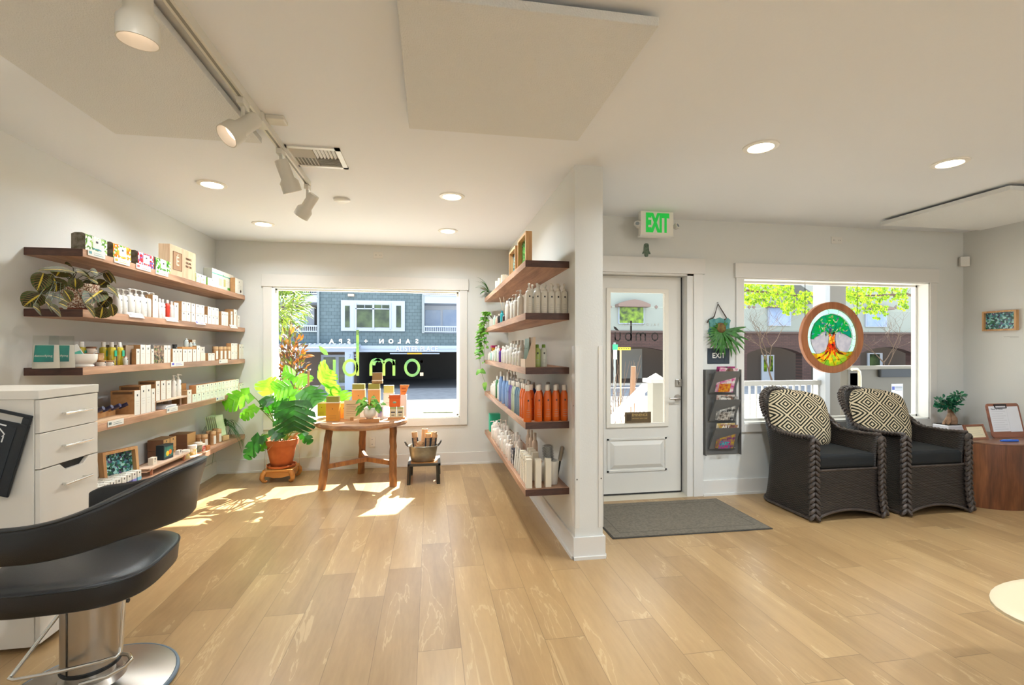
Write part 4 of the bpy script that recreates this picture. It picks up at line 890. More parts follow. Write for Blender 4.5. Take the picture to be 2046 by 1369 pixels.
lrow(3, 392, 477, 11, 0, 'small pale green carton, upper row on the fourth left shelf, %s from the riser', 'pale green cartons', zoff=hl*.98+.001, hgt=hl*.95, d=.06, front=GREENISH, side=mat('#c08a5a', .6))
lrow(3, 478, 487.5, 2, 0, 'pale green carton at the very window end of the fourth left shelf, %s of two', 'end cartons', hgt=hl*1.25, d=.06, front=GREENISH, side=mat('#c08a5a', .6))
for p0, p1, tn, nm in ((214, 246, '#5a6a6a', 'under the tester tray'), (332, 354, '#8a9098', 'under the riser'), (431, 448, '#4a5aa0', 'before the pale green cartons')): price_card(p0, p1, 3, 'white price card on the fourth left shelf edge, ' + nm, tn)
# ---- bottom shelf
Z5 = SZ[4]
q = onX(235, 935, SX - .14)
mosaic('wooden box frame with a blue-green glass mosaic on the bottom left shelf', .25, .235, .045, M_BLUE, (SX - .13, onX(236, 900, SX - .13).y + .0, Z5 + .002), PI/2 - .35, fw=.02, tilt=-.10)
mosaic('second wooden box frame, behind the front mosaic on the bottom left shelf', .22, .215, .04, M_BLUE, (SX - .205, SY0 + .16, Z5 + .002), PI/2 - .35, fw=.02, tilt=-.10)
TUBC = ['#6a8a3a', '#2f8a7a', '#8a7a9a', '#3a4a7a', '#5a3a7a', '#9ab83a', '#4a9ac0', '#3a3a6a', '#8a8ad0', '#6fb0c8']
k = 0
for r_ in range(4):
    for c_ in range(10):
        y = SY0 + .10 + c_ * .058 + r_ * .008; x = SX - .03 - r_ * .046
        if y > onX(303, 900, x).y: continue
        lb = 'coloured-foot carton in the packed block, bottom left shelf, %s row, %s from the near end' % (('front', 'second', 'third', 'back')[r_], nth(c_))
        if r_ == 0:
            t = carton(lb, .044, .072, .038, (x, y, Z5 + .0005), side=CARD, group='small cartons packed on the bottom left shelf', band=mat(TUBC[c_], .5))
            build('colour_foot', MB().box(-.0222, .0222, -.0008, .0385, .004, .026), mat(TUBC[c_], .5), t)
            if c_ == 0: pr0 = t
        else:
            dup(pr0, (x, y, Z5 + .0005), PI/2, lb, 'small cartons packed on the bottom left shelf')
y0, y1 = ly(303), ly(380)
t = thing('shelf_riser', 'low wooden display riser on the bottom left shelf', 'riser', (XF + .014, (y0+y1)/2 - .05, Z5 + .0005), PI/2, 'wooden risers'); a = (y1-y0)/2
build('riser_board', MB().box(-a, a, 0, .12, .05, .062).box(-a, a, .02, .11, .032, .042), wood('riser_wood', '#c8a690', '#e2c8b0', 0, 14, .5), t)
for s_ in (-.8, .85):
    for yy in (.02, .10): build('leg', MB().box(a*s_ - .007, a*s_ + .007, yy - .007, yy + .007, 0, .05), mat('#b87a5c', .5), t)
rz_ = Z5 + .063
t = carton('black box with a bright fruit picture on the low riser', .12, .115, .06, (XF - .02, onX(337, 900, XF - .02).y, rz_), PI/2 - .1, front=mat('#23343c', .4), side=mat('#1e2a30', .4), mark=False)
build('picture', MB().box(-.05, .05, -.001, 0, .02, .10), mat('#4a8a7a', .4, hex2='#2f5f5a', vscale=22), t); build('fruit', MB().ball((-.015, -.001, .045), (.02, .002, .02), 12, 0).ball((.018, -.001, .052), (.02, .002, .02), 12, 1), [mat('#e8c83a', .4), mat('#e87a2a', .4)], t)
carton('small cream carton at the near end of the low riser', .055, .055, .035, (XF - .015, onX(310, 900, XF - .015).y, rz_), front=mat('#e8dcc8', .5), side=mat('#e8dcc8', .5))
carton('little white carton behind the black fruit box', .05, .035, .03, (XF - .01, onX(361, 900, XF - .01).y, rz_), front=mat('#e8dcd0', .5), side=mat('#e8dcd0', .5))
for i, (p, bk, z_, h_) in enumerate(((315, .13, 0, .085), (315, .13, .086, .085))): pass
KB = mat('#8a6044', .6); KL = mat('#c79d68', .6)
for i, (y_, x_, z_, nm) in enumerate(((0, 0, 0, 'lower left'), (0, 0, .094, 'upper left'), (.105, 0, 0, 'lower middle'), (.105, 0, .094, 'upper middle'))):
    carton('%s kraft box of the stack behind the black fruit box' % nm, .098, .092, .12, (SX - .155, onX(333, 900, SX - .155).y + y_, Z5 + .0005 + z_), PI/2, front=KL, side=KB, top=mat('#9a7a58', .6), mark=True, group='kraft boxes on the bottom left shelf')
for i in range(2): carton('%s wide kraft box of the pair nearest the window on the bottom left shelf' % ('lower', 'upper')[i], .16, .085, .15, (SX - .14, onX(372, 900, SX - .14).y + .10, Z5 + .0005 + i*.086), PI/2, front=KL, side=KB, top=mat('#8f7050', .6), mark=False, group='kraft boxes on the bottom left shelf')
for i, (p, bk) in enumerate(((398, .10), (408, .06), (418, .10), (425, .06), (431, .10), (436, .06), (441, .10))):
    t = kraft_tube('kraft carton tube with a pale label on the bottom left shelf, %s from the left' % nth(i), lpt(p, 4, bk), PI/2, .028, .135)
for i, (p, bk, c1, c2, r_, h_) in enumerate(((370, .03, '#d8b85a', '#cfc8b0', .035, .075), (384, .05, '#c8a83a', '#e8e0d0', .036, .085), (396, .06, '#8a8a70', '#5a5a48', .034, .085), (405, .03, '#b83a2a', '#f0e4d8', .022, .07))):
    jar(('tall jar of yellow grains', 'clear jar with yellow label', 'jar of dark dried herbs', 'red and white tin')[i] + ' catching the sun on the bottom left shelf', r_, h_, lpt(p, 4, bk), mat(c1, .3, hex2=c2, vscale=30), mat('#e8e2d6', .4), group='jars on the bottom left shelf')
carton('small orange-brown carton in the sun at the bottom shelf edge', .07, .04, .04, lpt(417, 4, -.005), front=mat('#c07a4a', .6), side=mat('#b06a3c', .6), mark=False)
t = thing('brochure_rack', 'little wooden holder of green brochures at the end of the bottom left shelf', 'brochure holder', lpt(446, 4, .06), PI/2 - .35)
build('holder_block', MB().box(-.035, .05, -.03, .07, 0, .05), mat('#d2ae7c', .6), t, bevel=.003)
for i in range(6):
    g = thing('brochure', 'pale green brochure in the wooden holder, %s from the front' % nth(i), 'brochure', (t.location.x - .016*i, t.location.y - .012 - .006*i, t.location.z + .052), PI/2 - .35, 'brochures in the wooden holder'); g.rotation_euler = (-.12, -.12, PI/2 - .35)
    build('brochure_sheet', MB().box(-.05, .05, -.001, .001, 0, .21), mat('#d3e2c0', .5, hex2='#b9d29a', vscale=8), g)
# spider plant in the corner of the bottom shelf
q = Vector((XL + .14, 5.60, Z5 + .0005))
t = thing('spider_plant', 'dark green spider plant in a small white pot at the corner end of the bottom left shelf', 'plant', q)
build('pot', MB().lathe([(.05, 0), (.052, .003), (.068, .125), (.062, .125), (.058, .11), (.001, .11)], n=20), mat('#ece8dc', .4), t)
m = MB(); random.seed(5)
for i in range(60):
    a = random.uniform(0, 6.28); L_ = random.uniform(.14, .28); up_ = random.uniform(.25, 1.1); p = Vector((0, 0, .11)); d = Vector((math.cos(a), math.sin(a), 0)); pts = []
    for k in range(7):
        s_ = k / 6; pts.append(p + d * (L_ * s_ * .95) + Vector((0, 0, L_ * (up_ * 1.5 * s_ - 1.75 * s_ * s_))))
    for pp in pts:
        pp.x = max(pp.x, -.13); pp.y = min(pp.y, .17)
    sd = d.cross(Vector((0, 0, 1))) * .0065; m.quads([[pp - sd * (1 - .9*(k/6)**2), pp + sd * (1 - .9*(k/6)**2)] for k, pp in enumerate(pts)])
build('foliage', m, mat('#2f5a26', .45, hex2='#4a7a3a', vscale=20, trans=.2), t)
# ================================================================= products on the partition shelves (front faces the nook, near end faces the camera)
RXF = RX + .022
def ry(px, back=0): return onX(px, 700, RXF + back).y
def rpt(px, shelf, back=0, zoff=0): return (RXF + back, ry(px, back), RZ[shelf] + zoff + .0005)
def npt(px, shelf, y): q = onY(px, 700, y); return (q.x, y, RZ[shelf] + .0005)       # along the near end
# ---- top: two framed mosaics, candles, air plant
for i, (pa, pb, yt, mt) in enumerate(((1033, 1049, 478, M_GREEN), (1016, 1028, 498, M_BLUE))):
    y0, y1 = ry(pb), ry(pa); y0, y1 = min(y0, y1), max(y0, y1)
    mosaic('wooden box frame with a %s mosaic on the top partition shelf' % ('green', 'pale blue')[i], y1 - y0, (.225, .215)[i], .045, mt, (RXF + .05, (y0+y1)/2, RZ[0] + .0005), -PI/2, fw=.018)
CREAM = mat('#efe6cf', .5, trans=.15, name='candle_wax')
for i, p in enumerate((1008, 1001.5, 996)):
    t = thing('candle', 'cream pillar candle on a dark disc on the top partition shelf, %s from the near end' % nth(i), 'candle', rpt(p, 0, .06), group='pillar candles')
    build('holder', MB().lathe([(.030, 0), (.044, .012), (.044, .02), (.001, .02)], n=18), mat('#6a5442', .5), t); build('wax', MB().lathe([(.034, .0205), (.035, .12), (.031, .122), (.001, .117)], n=18), CREAM, t); build('wick', MB().cyl((0, 0, .117), (0, 0, .13), .0015, n=5), INK, t)
t = thing('wood_bowl', 'small pale wooden bowl on the top partition shelf beyond the candles', 'bowl', rpt(989, 0, .08)); build('bowl_body', MB().lathe([(.03, 0), (.05, .02), (.055, .045), (.05, .045), (.001, .015)], n=16), PINE, t)
q = Vector(rpt(976, 0, .035))
t = thing('air_plant', 'green strappy plant in a clear glass at the window end of the top partition shelf', 'plant', q)
build('glass_cup', MB().lathe([(.035, 0), (.045, .01), (.05, .10), (.047, .10), (.042, .012), (.001, .008)], n=18), CLEAR, t)
m = MB()
for a, L_, z in ((3.3, .17, .10), (2.9, .15, .16), (3.6, .20, .02), (2.6, .13, .06), (3.9, .16, -.06), (2.2, .10, .12)):
    d = Vector((math.cos(a), math.sin(a) * .6 - .3, 0)).normalized(); m.leaf((0, 0, .08), Vector((0, 0, .10)) + d * L_ + Vector((0, 0, z)), (0, -.3, 1), .028, droop=.16, n=6, shape=lambda t_: math.sin(PI * (.12 + .86*t_)))
build('leaves', m, LEAF, t)
t = thing('glass_jar', 'clear glass jar at the far end of the top partition shelf', 'jar', (XP0 - .13, 5.52, RZ[0] + .0005)); build('jar_body', MB().lathe([(.04, 0), (.045, .005), (.045, .12), (.042, .12), (.042, .008), (.001, .006)], n=18), CLEAR, t)
# ---- second: pump bottles
z = RZ[1]
PB = mat('#ddd8cd', .4, name='white_bottle')
for i, p in enumerate((1057, 1073, 1087, 1101, 1114, 1127)):
    loc = npt(p, 1, RY0 + .045)
    if i == 0: pr = pump('tall white pump bottle at the near end of the second partition shelf, first from the left', .0245, .205, loc, 0, body=PB, group='tall white pump bottles')
    else: dup(pr, loc, 0, 'tall white pump bottle at the near end of the second partition shelf, %s from the left' % nth(i))
for i in range(5): dup(pr, (npt(1064, 1, RY0+.1)[0] + .048*i, RY0 + .11, z + .0005), 0, 'tall white pump bottle in the row behind on the second partition shelf, %s from the left' % nth(i))
for i, (p, r_, h_, cap) in enumerate(((1040, .024, .195, None), (1031, .022, .185, None), (1024, .022, .175, None))): pump('white pump bottle along the front of the second partition shelf, %s from the near end' % nth(i), r_, h_, rpt(p, 1, .01), -PI/2, group='pump bottles along the partition shelf', body=PB)
bottle('white bottle with a dark grey cap on the second partition shelf', .024, .20, rpt(1018, 1, .04), PB, mat('#5a5450', .4), rz=-PI/2, caph=.10, group='white bottles on the partition')
bottle('white bottle with an orange seal at the front of the second partition shelf', .022, .175, rpt(1014, 1, .01), PB, mat('#e6e0d8', .4), rz=-PI/2, band=mat('#e8d8cc'), group='white bottles on the partition')
for i, p in enumerate((1036, 1028, 1021)): bottle('plain white bottle in the back row of the second partition shelf, %s from the near end' % nth(i), .021, .17, rpt(p, 1, .09), PB, mat('#e9e5dc'), rz=-PI/2, group='back row white bottles')
t = thing('reed_diffuser', 'reed diffuser with pale sticks on the second partition shelf', 'diffuser', rpt(1009.5, 1, .04)); build('bottle_body', MB().lathe([(.025, 0), (.027, .004), (.027, .06), (.011, .075), (.011, .095)], n=14), mat('#3a2a26', .3), t)
m = MB()
for a in range(5): m.cyl((0, 0, .03), (.05*math.cos(a*1.3+.4), .05*math.sin(a*1.3), .24), .002, n=5)
build('reeds', m, mat('#d8c4a0', .7), t)
for i, (p, c1, c2, h_) in enumerate(((1003.5, '#1aa0a8', '#128088', .12), (998, '#2a2a2c', '#e8d0c0', .10), (993.5, '#e8b8a0', '#d8d8cc', .09), (989, '#b8d4c0', '#e8e8e0', .11))):
    bottle(('teal bottle', 'black and white bottle', 'peach bottle', 'pale green bottle')[i] + ' near the trailing plant on the second partition shelf', .02, h_, rpt(p, 1, .02), mat(c1, .4), mat(c2, .4), rz=-PI/2, group='small mixed bottles')
# trailing pothos at the far end of the second shelf
q = Vector(rpt(975, 1, .06)); q.y = min(q.y, 5.52)
t = thing('trailing_pothos', 'trailing green pothos hanging over the window end of the second partition shelf', 'plant', q)
build('pot', MB().lathe([(.045, 0), (.05, .003), (.062, .10), (.056, .10), (.001, .088)], n=18), mat('#e8e2d6', .4), t)
m = MB(); st = MB(); random.seed(21)
for v in range(9):
    a = 2.4 + v * .22; L_ = .18 + .42 * ((v * 5) % 9) / 9; pts = [Vector((0, 0, .1))]
    d = Vector((math.cos(a) * .9, math.sin(a) * .45, 0))
    for k in range(1, 9):
        s_ = k / 8; pts.append(Vector((d.x * min(.17, .05 + .19*s_), d.y * .12 * min(1, s_*2), .12 + .07*math.sin(min(1, s_*2.2)*PI) - L_ * max(0, s_ - .2) * 1.15)))
    st.tube(pts, .0022, 5)
    for k in range(1, 9):
        for j in range(2):
            b_ = pts[k]; an = random.uniform(0, 6.28); e_ = b_ + Vector((math.cos(an)*.045 - .02, -.02 + math.sin(an)*.03, -.025 + random.uniform(-.02, .03))); m.leaf(b_, e_, (-.5, -.6, .6), .042, droop=.08, shape=lambda t_: (1 - t_) ** .6 * min(1, .5 + 4*t_))
pts = [Vector((-.03, 0, .1)), Vector((-.13, -.02, .02)), Vector((-.16, -.03, -.25)), Vector((-.15, -.06, -.48)), Vector((-.10, -.07, -.62))]
st.tube(pts, .002, 5)
for b_, e_ in ((pts[2], pts[2] + Vector((-.06, -.02, -.05))), (pts[3], pts[3] + Vector((-.05, -.01, -.06))), (pts[4], pts[4] + Vector((.0, -.03, -.10))), (pts[3], pts[3] + Vector((.06, -.03, -.04)))): m.leaf(b_, e_, (-.5, -.8, .3), .07, droop=.06, shape=lambda t_: (1 - t_) ** .6 * min(1, .5 + 4*t_))
build('foliage', m, mat('#4f9a2e', .4, hex2='#8cc04a', vscale=16, trans=.3), t); build('stems', st, STEM, t)
# ---- third: cardboard display with tubes, green bottles, hair care
q = npt(1057, 2, RY0 + .012); x0, x1 = onY(1049, 700, RY0+.012).x, onY(1070, 700, RY0+.012).x
t = thing('tube_display', 'open cardboard display box at the near corner of the third partition shelf', 'display box', (x0, RY0 + .012, RZ[2] + .0005)); D = .15; WC = x1 - x0
CB = mat('#c9b29a', .6, name='display_card')
m = MB(); m.prism([(WC, 0, 0), (WC, 0, .06), (WC, .0, .06), (WC, D, .21), (WC, D, 0)], (.003, 0, 0)) if 0 else None
m.prism([(0, 0, 0), (WC, 0, 0), (WC, 0, .205), (WC*.8, 0, .205), (.01, 0, .055), (0, 0, .055)], (0, .003, 0)); m.prism([(0, D, 0), (WC, D, 0), (WC, D, .205), (WC*.8, D, .205), (.01, D, .055), (0, D, .055)], (0, .003, 0))
m.box(0, .003, .003, D, 0, .055); m.box(WC-.003, WC, .003, D, 0, .205); m.box(.003, WC-.003, .003, D, 0, .004)
build('box_shell', m, CB, t)
GRY = mat('#6f7f70', .4)
for i in range(4):
    g = thing('squeeze_tube', 'grey-green squeeze tube in the cardboard display, %s from the camera' % nth(i), 'tube', (x0 + .030, RY0 + .035 + .036*i, RZ[2] + .005), -PI/2, 'tubes in the cardboard display'); tube_parts(g, .038, .19, GRY, mat('#e0dcd2', .4))
LIME = mat('#b8cc3a', .4, hex2='#9ab82a', vscale=10); GRN_CAP = mat('#6f8f2a', .4)
bottle('clear bottle with a lime label and green cap on the third partition shelf, left of two', .0245, .155, npt(1073, 2, RY0 + .09), mat('#a9b86a', .2), GRN_CAP, rz=0, caph=.14, group='green capped bottles', band=LIME)
bottle('clear bottle with a lime label and green cap on the third partition shelf, right of two', .0245, .155, npt(1086, 2, RY0 + .085), mat('#c9ccc0', .2), GRN_CAP, rz=0, caph=.14, group='green capped bottles')
for i, (p, bk, h_) in enumerate(((1040, .0, .135), (1033, .05, .16), (1034, .0, .13), (1027, .05, .165), (1028, .0, .12), (1022, .02, .17), (1016, .0, .15), (1013, .05, .16), (1010, .0, .14), (1006, .02, .15))):
    (bottle)('white bottle with a lime green stripe on the third partition shelf, %s from the near end' % nth(i), .022, h_, rpt(p, 2, bk), WHITE, mat('#e6e4da', .4), rz=-PI/2, group='lime striped bottles', band=LIME if i % 3 else mat('#dfe6c0'))
for i, p in enumerate((1037, 1043, 1030, 1024)): bottle('tall white bottle in the back row of the third partition shelf, %s from the near end' % nth(i), .024, .20, rpt(p, 2, .12), PB, mat('#dcd8ce'), rz=-PI/2, group='tall back row bottles')
for i, (p, c1, c2, h_, nm) in enumerate(((1001, '#5a2a8a', '#b82a4a', .13, 'purple and red tube'), (997, '#e9e6df', '#d8d4cc', .16, 'white bottle with red mark'), (992, '#cfe0c8', '#e8e8e2', .15, 'pale mint bottle'), (987, '#e6e8e4', '#d8dcd4', .11, 'short white bottle'), (983, '#b8dcd0', '#e6e6e0', .10, 'short mint bottle'), (979, '#e9e4da', '#e9e4da', .09, 'little white jar'))):
    bottle(nm + ' towards the window on the third partition shelf', .022, h_, rpt(p, 2, .02), mat(c1, .4), mat(c2, .4), rz=-PI/2, group='window end bottles on the third partition shelf')
t = thing('gift_pack', 'yellow and pink gift pack at the window end of the third partition shelf', 'box', (RX + .06, 5.50, RZ[2] + .0005), -PI/2); build('pack_body', MB().box(-.05, .05, 0, .06, 0, .14), mat('#e0a02c', .4), t); build('pack_band', MB().box(-.052, .052, -.002, .062, .14, .165), mat('#b81e6a', .4), t); build('pack_window', MB().box(-.03, .045, -.0015, 0, .08, .135), mat('#2e3436', .3), t)
# ---- fourth: orange bottles, then a row of colours
ORG = mat('#d8631a', .35, clear=.2, name='orange_plastic'); CAPW = mat('#e8ded0', .4)
def obot(lb, loc, rz): return bottle(lb, .0285, .245, loc, ORG, CAPW, rz=rz, caph=.15, sh=.16, waist=.03)
xs = [1054, 1075.5, 1093.5, 1110, 1127]
pr = None
for i, p in enumerate(xs):
    loc = npt(p, 3, RY0 + .035 + (.0, .012, .018, .02, .022)[i]); lb = 'orange bottle with a cream cap in the front row of the fourth partition shelf, %s from the left' % nth(i)
    if pr is None: pr = obot(lb, loc, 0); pr['group'] = 'orange bottles'
    else: dup(pr, loc, 0, lb)
for i in range(4): dup(pr, (RX + .063 + .062*i, RY0 + .125, RZ[3] + .0005), 0, 'orange bottle in the second row of the fourth partition shelf, %s from the left' % nth(i))
for i in range(3): dup(pr, (RX + .04, RY0 + .115 + .075*i + .02, RZ[3] + .0005), -PI/2, 'orange bottle along the front edge of the fourth partition shelf, %s from the near end' % nth(i)) if i else None
for i in range(2): bottle('blue bottle with grey cap among the orange ones, fourth partition shelf, %s from the left' % nth(i), .026, .255, (RX + .095 + .11*i, RY0 + .20, RZ[3] + .0005), mat('#2f4a86', .4), mat('#8a8078', .4), rz=0, group='blue bottles behind the orange ones')
ROWC = [('#6f8a9a', .24, 'slate blue bottle'), ('#5f7d92', .245, 'slate blue bottle'), ('#56748a', .24, 'slate blue bottle'), ('#b8c4a8', .24, 'pale green bottle'), ('#a9b89a', .24, 'pale green bottle'), ('#6a5a9a', .235, 'violet bottle'), ('#5a4a92', .235, 'violet bottle'), ('#6f8ab0', .23, 'dull blue bottle')]
for i, (c_, h_, nm) in enumerate(ROWC):
    y = RY0 + .34 + .072 * i
    for j in range(2): bottle('%s %s on the fourth partition shelf, %s along from the orange ones' % (('front', 'rear')[j], nm, nth(i)), .028, h_ + .012*j, (RX + .036 + .064*j, y + .02*j, RZ[3] + .0005), mat(c_, .4), CAPW if (i + j) % 3 else mat('#9a948c', .4), rz=-PI/2, group='coloured bottles on the fourth partition shelf', sh=.2)
BL = mat('#7fa0d0', .4, name='light_blue_plastic')
for i in range(5): bottle('light blue spray bottle on the fourth partition shelf, %s from the violet ones' % nth(i), .027, (.26, .22, .25, .28, .28)[i], (RX + .036 + .05*(i % 2), RY0 + .95 + .10*i, RZ[3] + .0005), BL, mat('#e6ded2', .4), rz=-PI/2, group='light blue bottles', sh=.2)
for i, (c_, h_, y_) in enumerate((('#dfe4e0', .20, 1.52), ('#3f7a4a', .22, 1.66), ('#e8e4da', .17, 1.80), ('#e3ded4', .15, 1.93), ('#dfd8cc', .12, 2.06))): bottle(('white bottle', 'green bottle', 'cream bottle', 'short cream bottle', 'little cream bottle')[i] + ' near the window on the fourth partition shelf', .026, h_, (RX + .045, RY0 + y_, RZ[3] + .0005), mat(c_, .4), WHITE, rz=-PI/2, group='window end bottles on the fourth partition shelf')
for i in range(3): pump('white pump bottle at the back of the fourth partition shelf, %s from the near end' % nth(i), .027, .30, (RX + .15, RY0 + 1.25 + .16*i, RZ[3] + .0005), -PI/2, group='back pump bottles fourth partition shelf', body=PB)
# ---- bottom: slim white boxes, tubes, foam bottles, brushes
z = RZ[4] + .0005
IV = mat('#ece2cf', .5, name='ivory_card'); IVS = mat('#e4d9c4', .5)
x3 = [onY(p, 700, RY0 + .03).x for p in (1057, 1076, 1096)]
for i, x in enumerate(x3): carton('slim ivory carton at the near end of the bottom partition shelf, %s from the left' % nth(i), .040, .195, .038, (x, RY0 + (.022, .026, .03)[i], z), 0, front=IV, side=IVS, group='slim ivory cartons', mark=False)
for i in range(4):
    carton('slim ivory carton along the front of the bottom partition shelf, %s from the near end' % nth(i), .040, .20, .045, (RXF, RY0 + .115 + .062*i, z), -PI/2, front=IV, side=IVS, group='slim ivory cartons')
    if i: carton('slim ivory carton in the rear row of the bottom partition shelf, %s from the near end' % nth(i - 1), .040, .20, .045, (RXF + .07, RY0 + .15 + .075*i, z), -PI/2, front=IV, side=IVS, group='slim ivory cartons')
for i in range(3):
    g = thing('squeeze_tube', 'white squeeze tube behind the slim cartons on the bottom partition shelf, %s from the near end' % nth(i), 'tube', (RXF + .02, RY0 + .42 + .085*i, z), -PI/2, 'white squeeze tubes'); tube_parts(g, .048, .19, PB)
for i in range(2):
    t = thing('nozzle_bottle', 'white bottle with a pointed nozzle behind the cartons on the bottom partition shelf, %s of two' % nth(i), 'bottle', (RX + (.175, .13)[i], RY0 + (.20, .36)[i], z), 0, 'pointed nozzle bottles')
    lathe_parts(t, [('bottle_body', [(.024, 0), (.026, .004), (.026, .11), (.012, .135)], PB), ('nozzle', [(.013, .135), (.013, .15), (.006, .165), (.003, .20)], PB)])
bx = onY(1093, 700, RY0 + .20)
t = thing('vase', 'tall white tapered vase holding brushes on the bottom partition shelf', 'vase', (RX + .215, RY0 + .115, z)); build('vase_body', MB().lathe([(.034, 0), (.036, .004), (.052, .165), (.048, .165), (.033, .01), (.001, .01)], n=22), mat('#e8e4dc', .35), t)
def brush(lb, r, L_, dx, tilt, bri, grp):
    g = thing('round_brush', lb, 'hair brush', (RX + .215 + dx, RY0 + .105, z + .03)); g.rotation_euler = (.12, tilt, 0); g['group'] = grp
    build('handle', MB().cyl((0, 0, 0), (0, 0, .14), .010), BLACK, g); build('barrel', MB().lathe([(.012, .138), (r*.9, .142), (r*.9, .138 + L_), (r*.5, .142 + L_), (.001, .142 + L_)], n=18), bri, g); m = MB()
    for k in range(int(14 + r*250)):
        a = 2*PI*k/int(14 + r*250)
        for j in range(9): zz = .15 + (L_ - .02)*j/8 + .004*(k % 2); m.cyl((r*.88*math.cos(a), r*.88*math.sin(a), zz), (r*1.25*math.cos(a), r*1.25*math.sin(a), zz), .0011, n=3)
    build('bristles', m, INK, g); return g
brush('big round hair brush with black bristles in the white vase', .032, .11, -.02, -.10, mat('#8a8a86', .5, .3), 'brushes in the vase'); brush('slim round hair brush in the white vase', .013, .10, .025, .16, mat('#9a8a78', .4), 'brushes in the vase')
for i in range(2): carton('black and white patterned carton on the bottom partition shelf, %s of two' % nth(i), .055, .12, .06, (RXF + .01, RY0 + .70 + .07*i, z), -PI/2, front=herb_mat('zebra', ['#2a2a30', '#d8d4d0', '#4a4a58', '#8a8a92']), side=mat('#2e2e36', .5), mark=False, group='patterned cartons')
PINKW = mat('#e9ddd2', .4)
k = 0
for j in range(2):
    for i in range(10):
        y = RY0 + .86 + .125*i + .03*j; x = RXF + .022 + .08*j; h_ = (.16, .19, .21, .175, .15)[(i + j) % 5]
        lb = ('white foam bottle', 'white bottle')[j] + ' in the %s row of the bottom partition shelf, %s from the patterned cartons' % (('front', 'rear')[j], nth(i))
        if i % 3 == 0: pump(lb, .027, h_ + .02, (x, y, z), -PI/2, group='white bottles on the bottom partition shelf', body=PINKW)
        else: bottle(lb, .028, h_, (x, y, z), (PB, PINKW)[i % 2], mat('#efe9e0', .4), rz=-PI/2, caph=.34, group='white bottles on the bottom partition shelf')
carton('teal box at the window end of the bottom partition shelf', .12, .20, .12, (RXF + .02, RY0 + 2.36, z), -PI/2, front=mat('#2fb894', .45), side=mat('#27a884', .45), mark=False)
for i in range(3): bottle('tall beige spray bottle at the back of the bottom partition shelf, %s from the near end' % nth(i), .024, .27, (RX + .20, RY0 + .62 + .13*i, z), mat('#d8bfa8', .4), mat('#e6d6c6', .4), rz=-PI/2, group='tall beige bottles', caph=.2)
# ================================================================= round table and what stands on it
RUST = wood('rustic_wood', '#6f4a2a', '#b0763c', 2, 11, .55, .15, .35, c3='#946032'); RTOP = wood('rustic_top', '#7a5238', '#b98a62', 0, 8, .4, .25, .2, c3='#99704e')
tc_ = Vector((-.69, 5.17, 0)); TT = .655
t = thing('round_table', 'rustic round wooden table with three log legs under the shop window', 'table', tc_)
n = 48; rows = []; random.seed(4); wob = [random.uniform(.975, 1.02) for _ in range(n)]
for r_, z in ((.001, TT - .062), (.40, TT - .062), (.445, TT - .052), (.468, TT - .03), (.462, TT - .006), (.445, TT), (.001, TT)): rows.append([Vector((r_*math.cos(2*PI*k/n)*(wob[k] if r_ > .3 else 1), r_*math.sin(2*PI*k/n)*(wob[k] if r_ > .3 else 1), z)) for k in range(n)])
m = MB(); m.quads(rows, 0, True, True); build('table_top', m, RTOP, t, sharp=.9)
feet = [(-1.048, 4.965), (-.757, 5.545), (-.368, 4.968)]; tops = [(-.985, 5.02), (-.72, 5.46), (-.37, 4.99)]
RUN_ = (-.64, 5.13)
for i in range(3):
    random.seed(30 + i); A = Vector((*feet[i], 0)) - tc_; B = Vector((*tops[i], TT - .06)) - tc_; pts = []; rr = []
    for k in range(13):
        s_ = k / 12; pts.append(A.lerp(B, s_) + Vector((random.uniform(-.003, .003), random.uniform(-.003, .003), 0)) * (0 < k < 12)); rr.append((.038 + random.uniform(-.002, .002)) * (1 - .06*s_))
    build('leg', MB().tube(pts, rr, 12), RUST, t)
m = MB(); J = Vector((*RUN_, .245)) - tc_
for i, zz in ((0, .215), (1, .25), (2, .23)):
    P_ = Vector((*feet[i], 0)).lerp(Vector((*tops[i], TT)), zz / TT) - tc_; P_.z = zz; e = (P_ - J).normalized(); b = MB().bar(J, P_ - e * .02, .03, .045); build('stretcher', b, RUST, t)
def tpt(px, py, dz=0): q = onZ(px, py, TT + .0005); return Vector((q.x, q.y, TT + .0006 + dz))
def tea_tin(lb, px0, px1, pyb, h_, body, lid, zoff=0, grp='tea tins on the round table', lidh=.24, d=.075, rz=0, y=None):
    if y is None: q = tpt((px0+px1)/2, pyb); y = q.y
    a, b = onY(px0, pyb, y), onY(px1, pyb, y); w_ = b.x - a.x
    t = thing('tea_tin', lb, 'box', ((a.x+b.x)/2, y, TT + .0006 + zoff), rz, grp); lh_ = h_ * (1 - lidh)
    build('box_body', MB().box(-w_/2, w_/2, 0, d, 0, lh_), mat(body, .5, hex2=None), t, bevel=.002)
    build('lid', MB().box(-w_/2*.94, w_/2*.94, .002, d - .002, lh_ + .002, h_, 0).box(-w_/2*1.02, w_/2*1.02, -.002, d + .002, lh_ - .006, lh_ + .003, 1), [mat(lid, .5), mat('#e8d8c0', .5)], t)
    m = MB()
    for k in range(4): m.box(-w_*.28, w_*.28, -.0006, 0, lh_*(.30 - .06*k), lh_*(.30 - .06*k) + .0014)
    m.ball((0, -.0002, lh_*.66), (.006, .0008, .006), 8); build('label', m, mat('#7a5426', .5), t); return t
tea_tin('tall orange tin with an olive lid at the front left of the round table', 651, 677.5, 842, .245, '#d08a2c', '#8f8a3a', d=.085)
tea_tin('orange box right behind the front tin on the round table', 679, 694, 836, .165, '#e89a3a', '#e8a850', lidh=.04)
tea_tin('lime green box behind the front tin on the round table', 634, 651, 832, .15, '#a9a81e', '#b0b02a', lidh=.04)
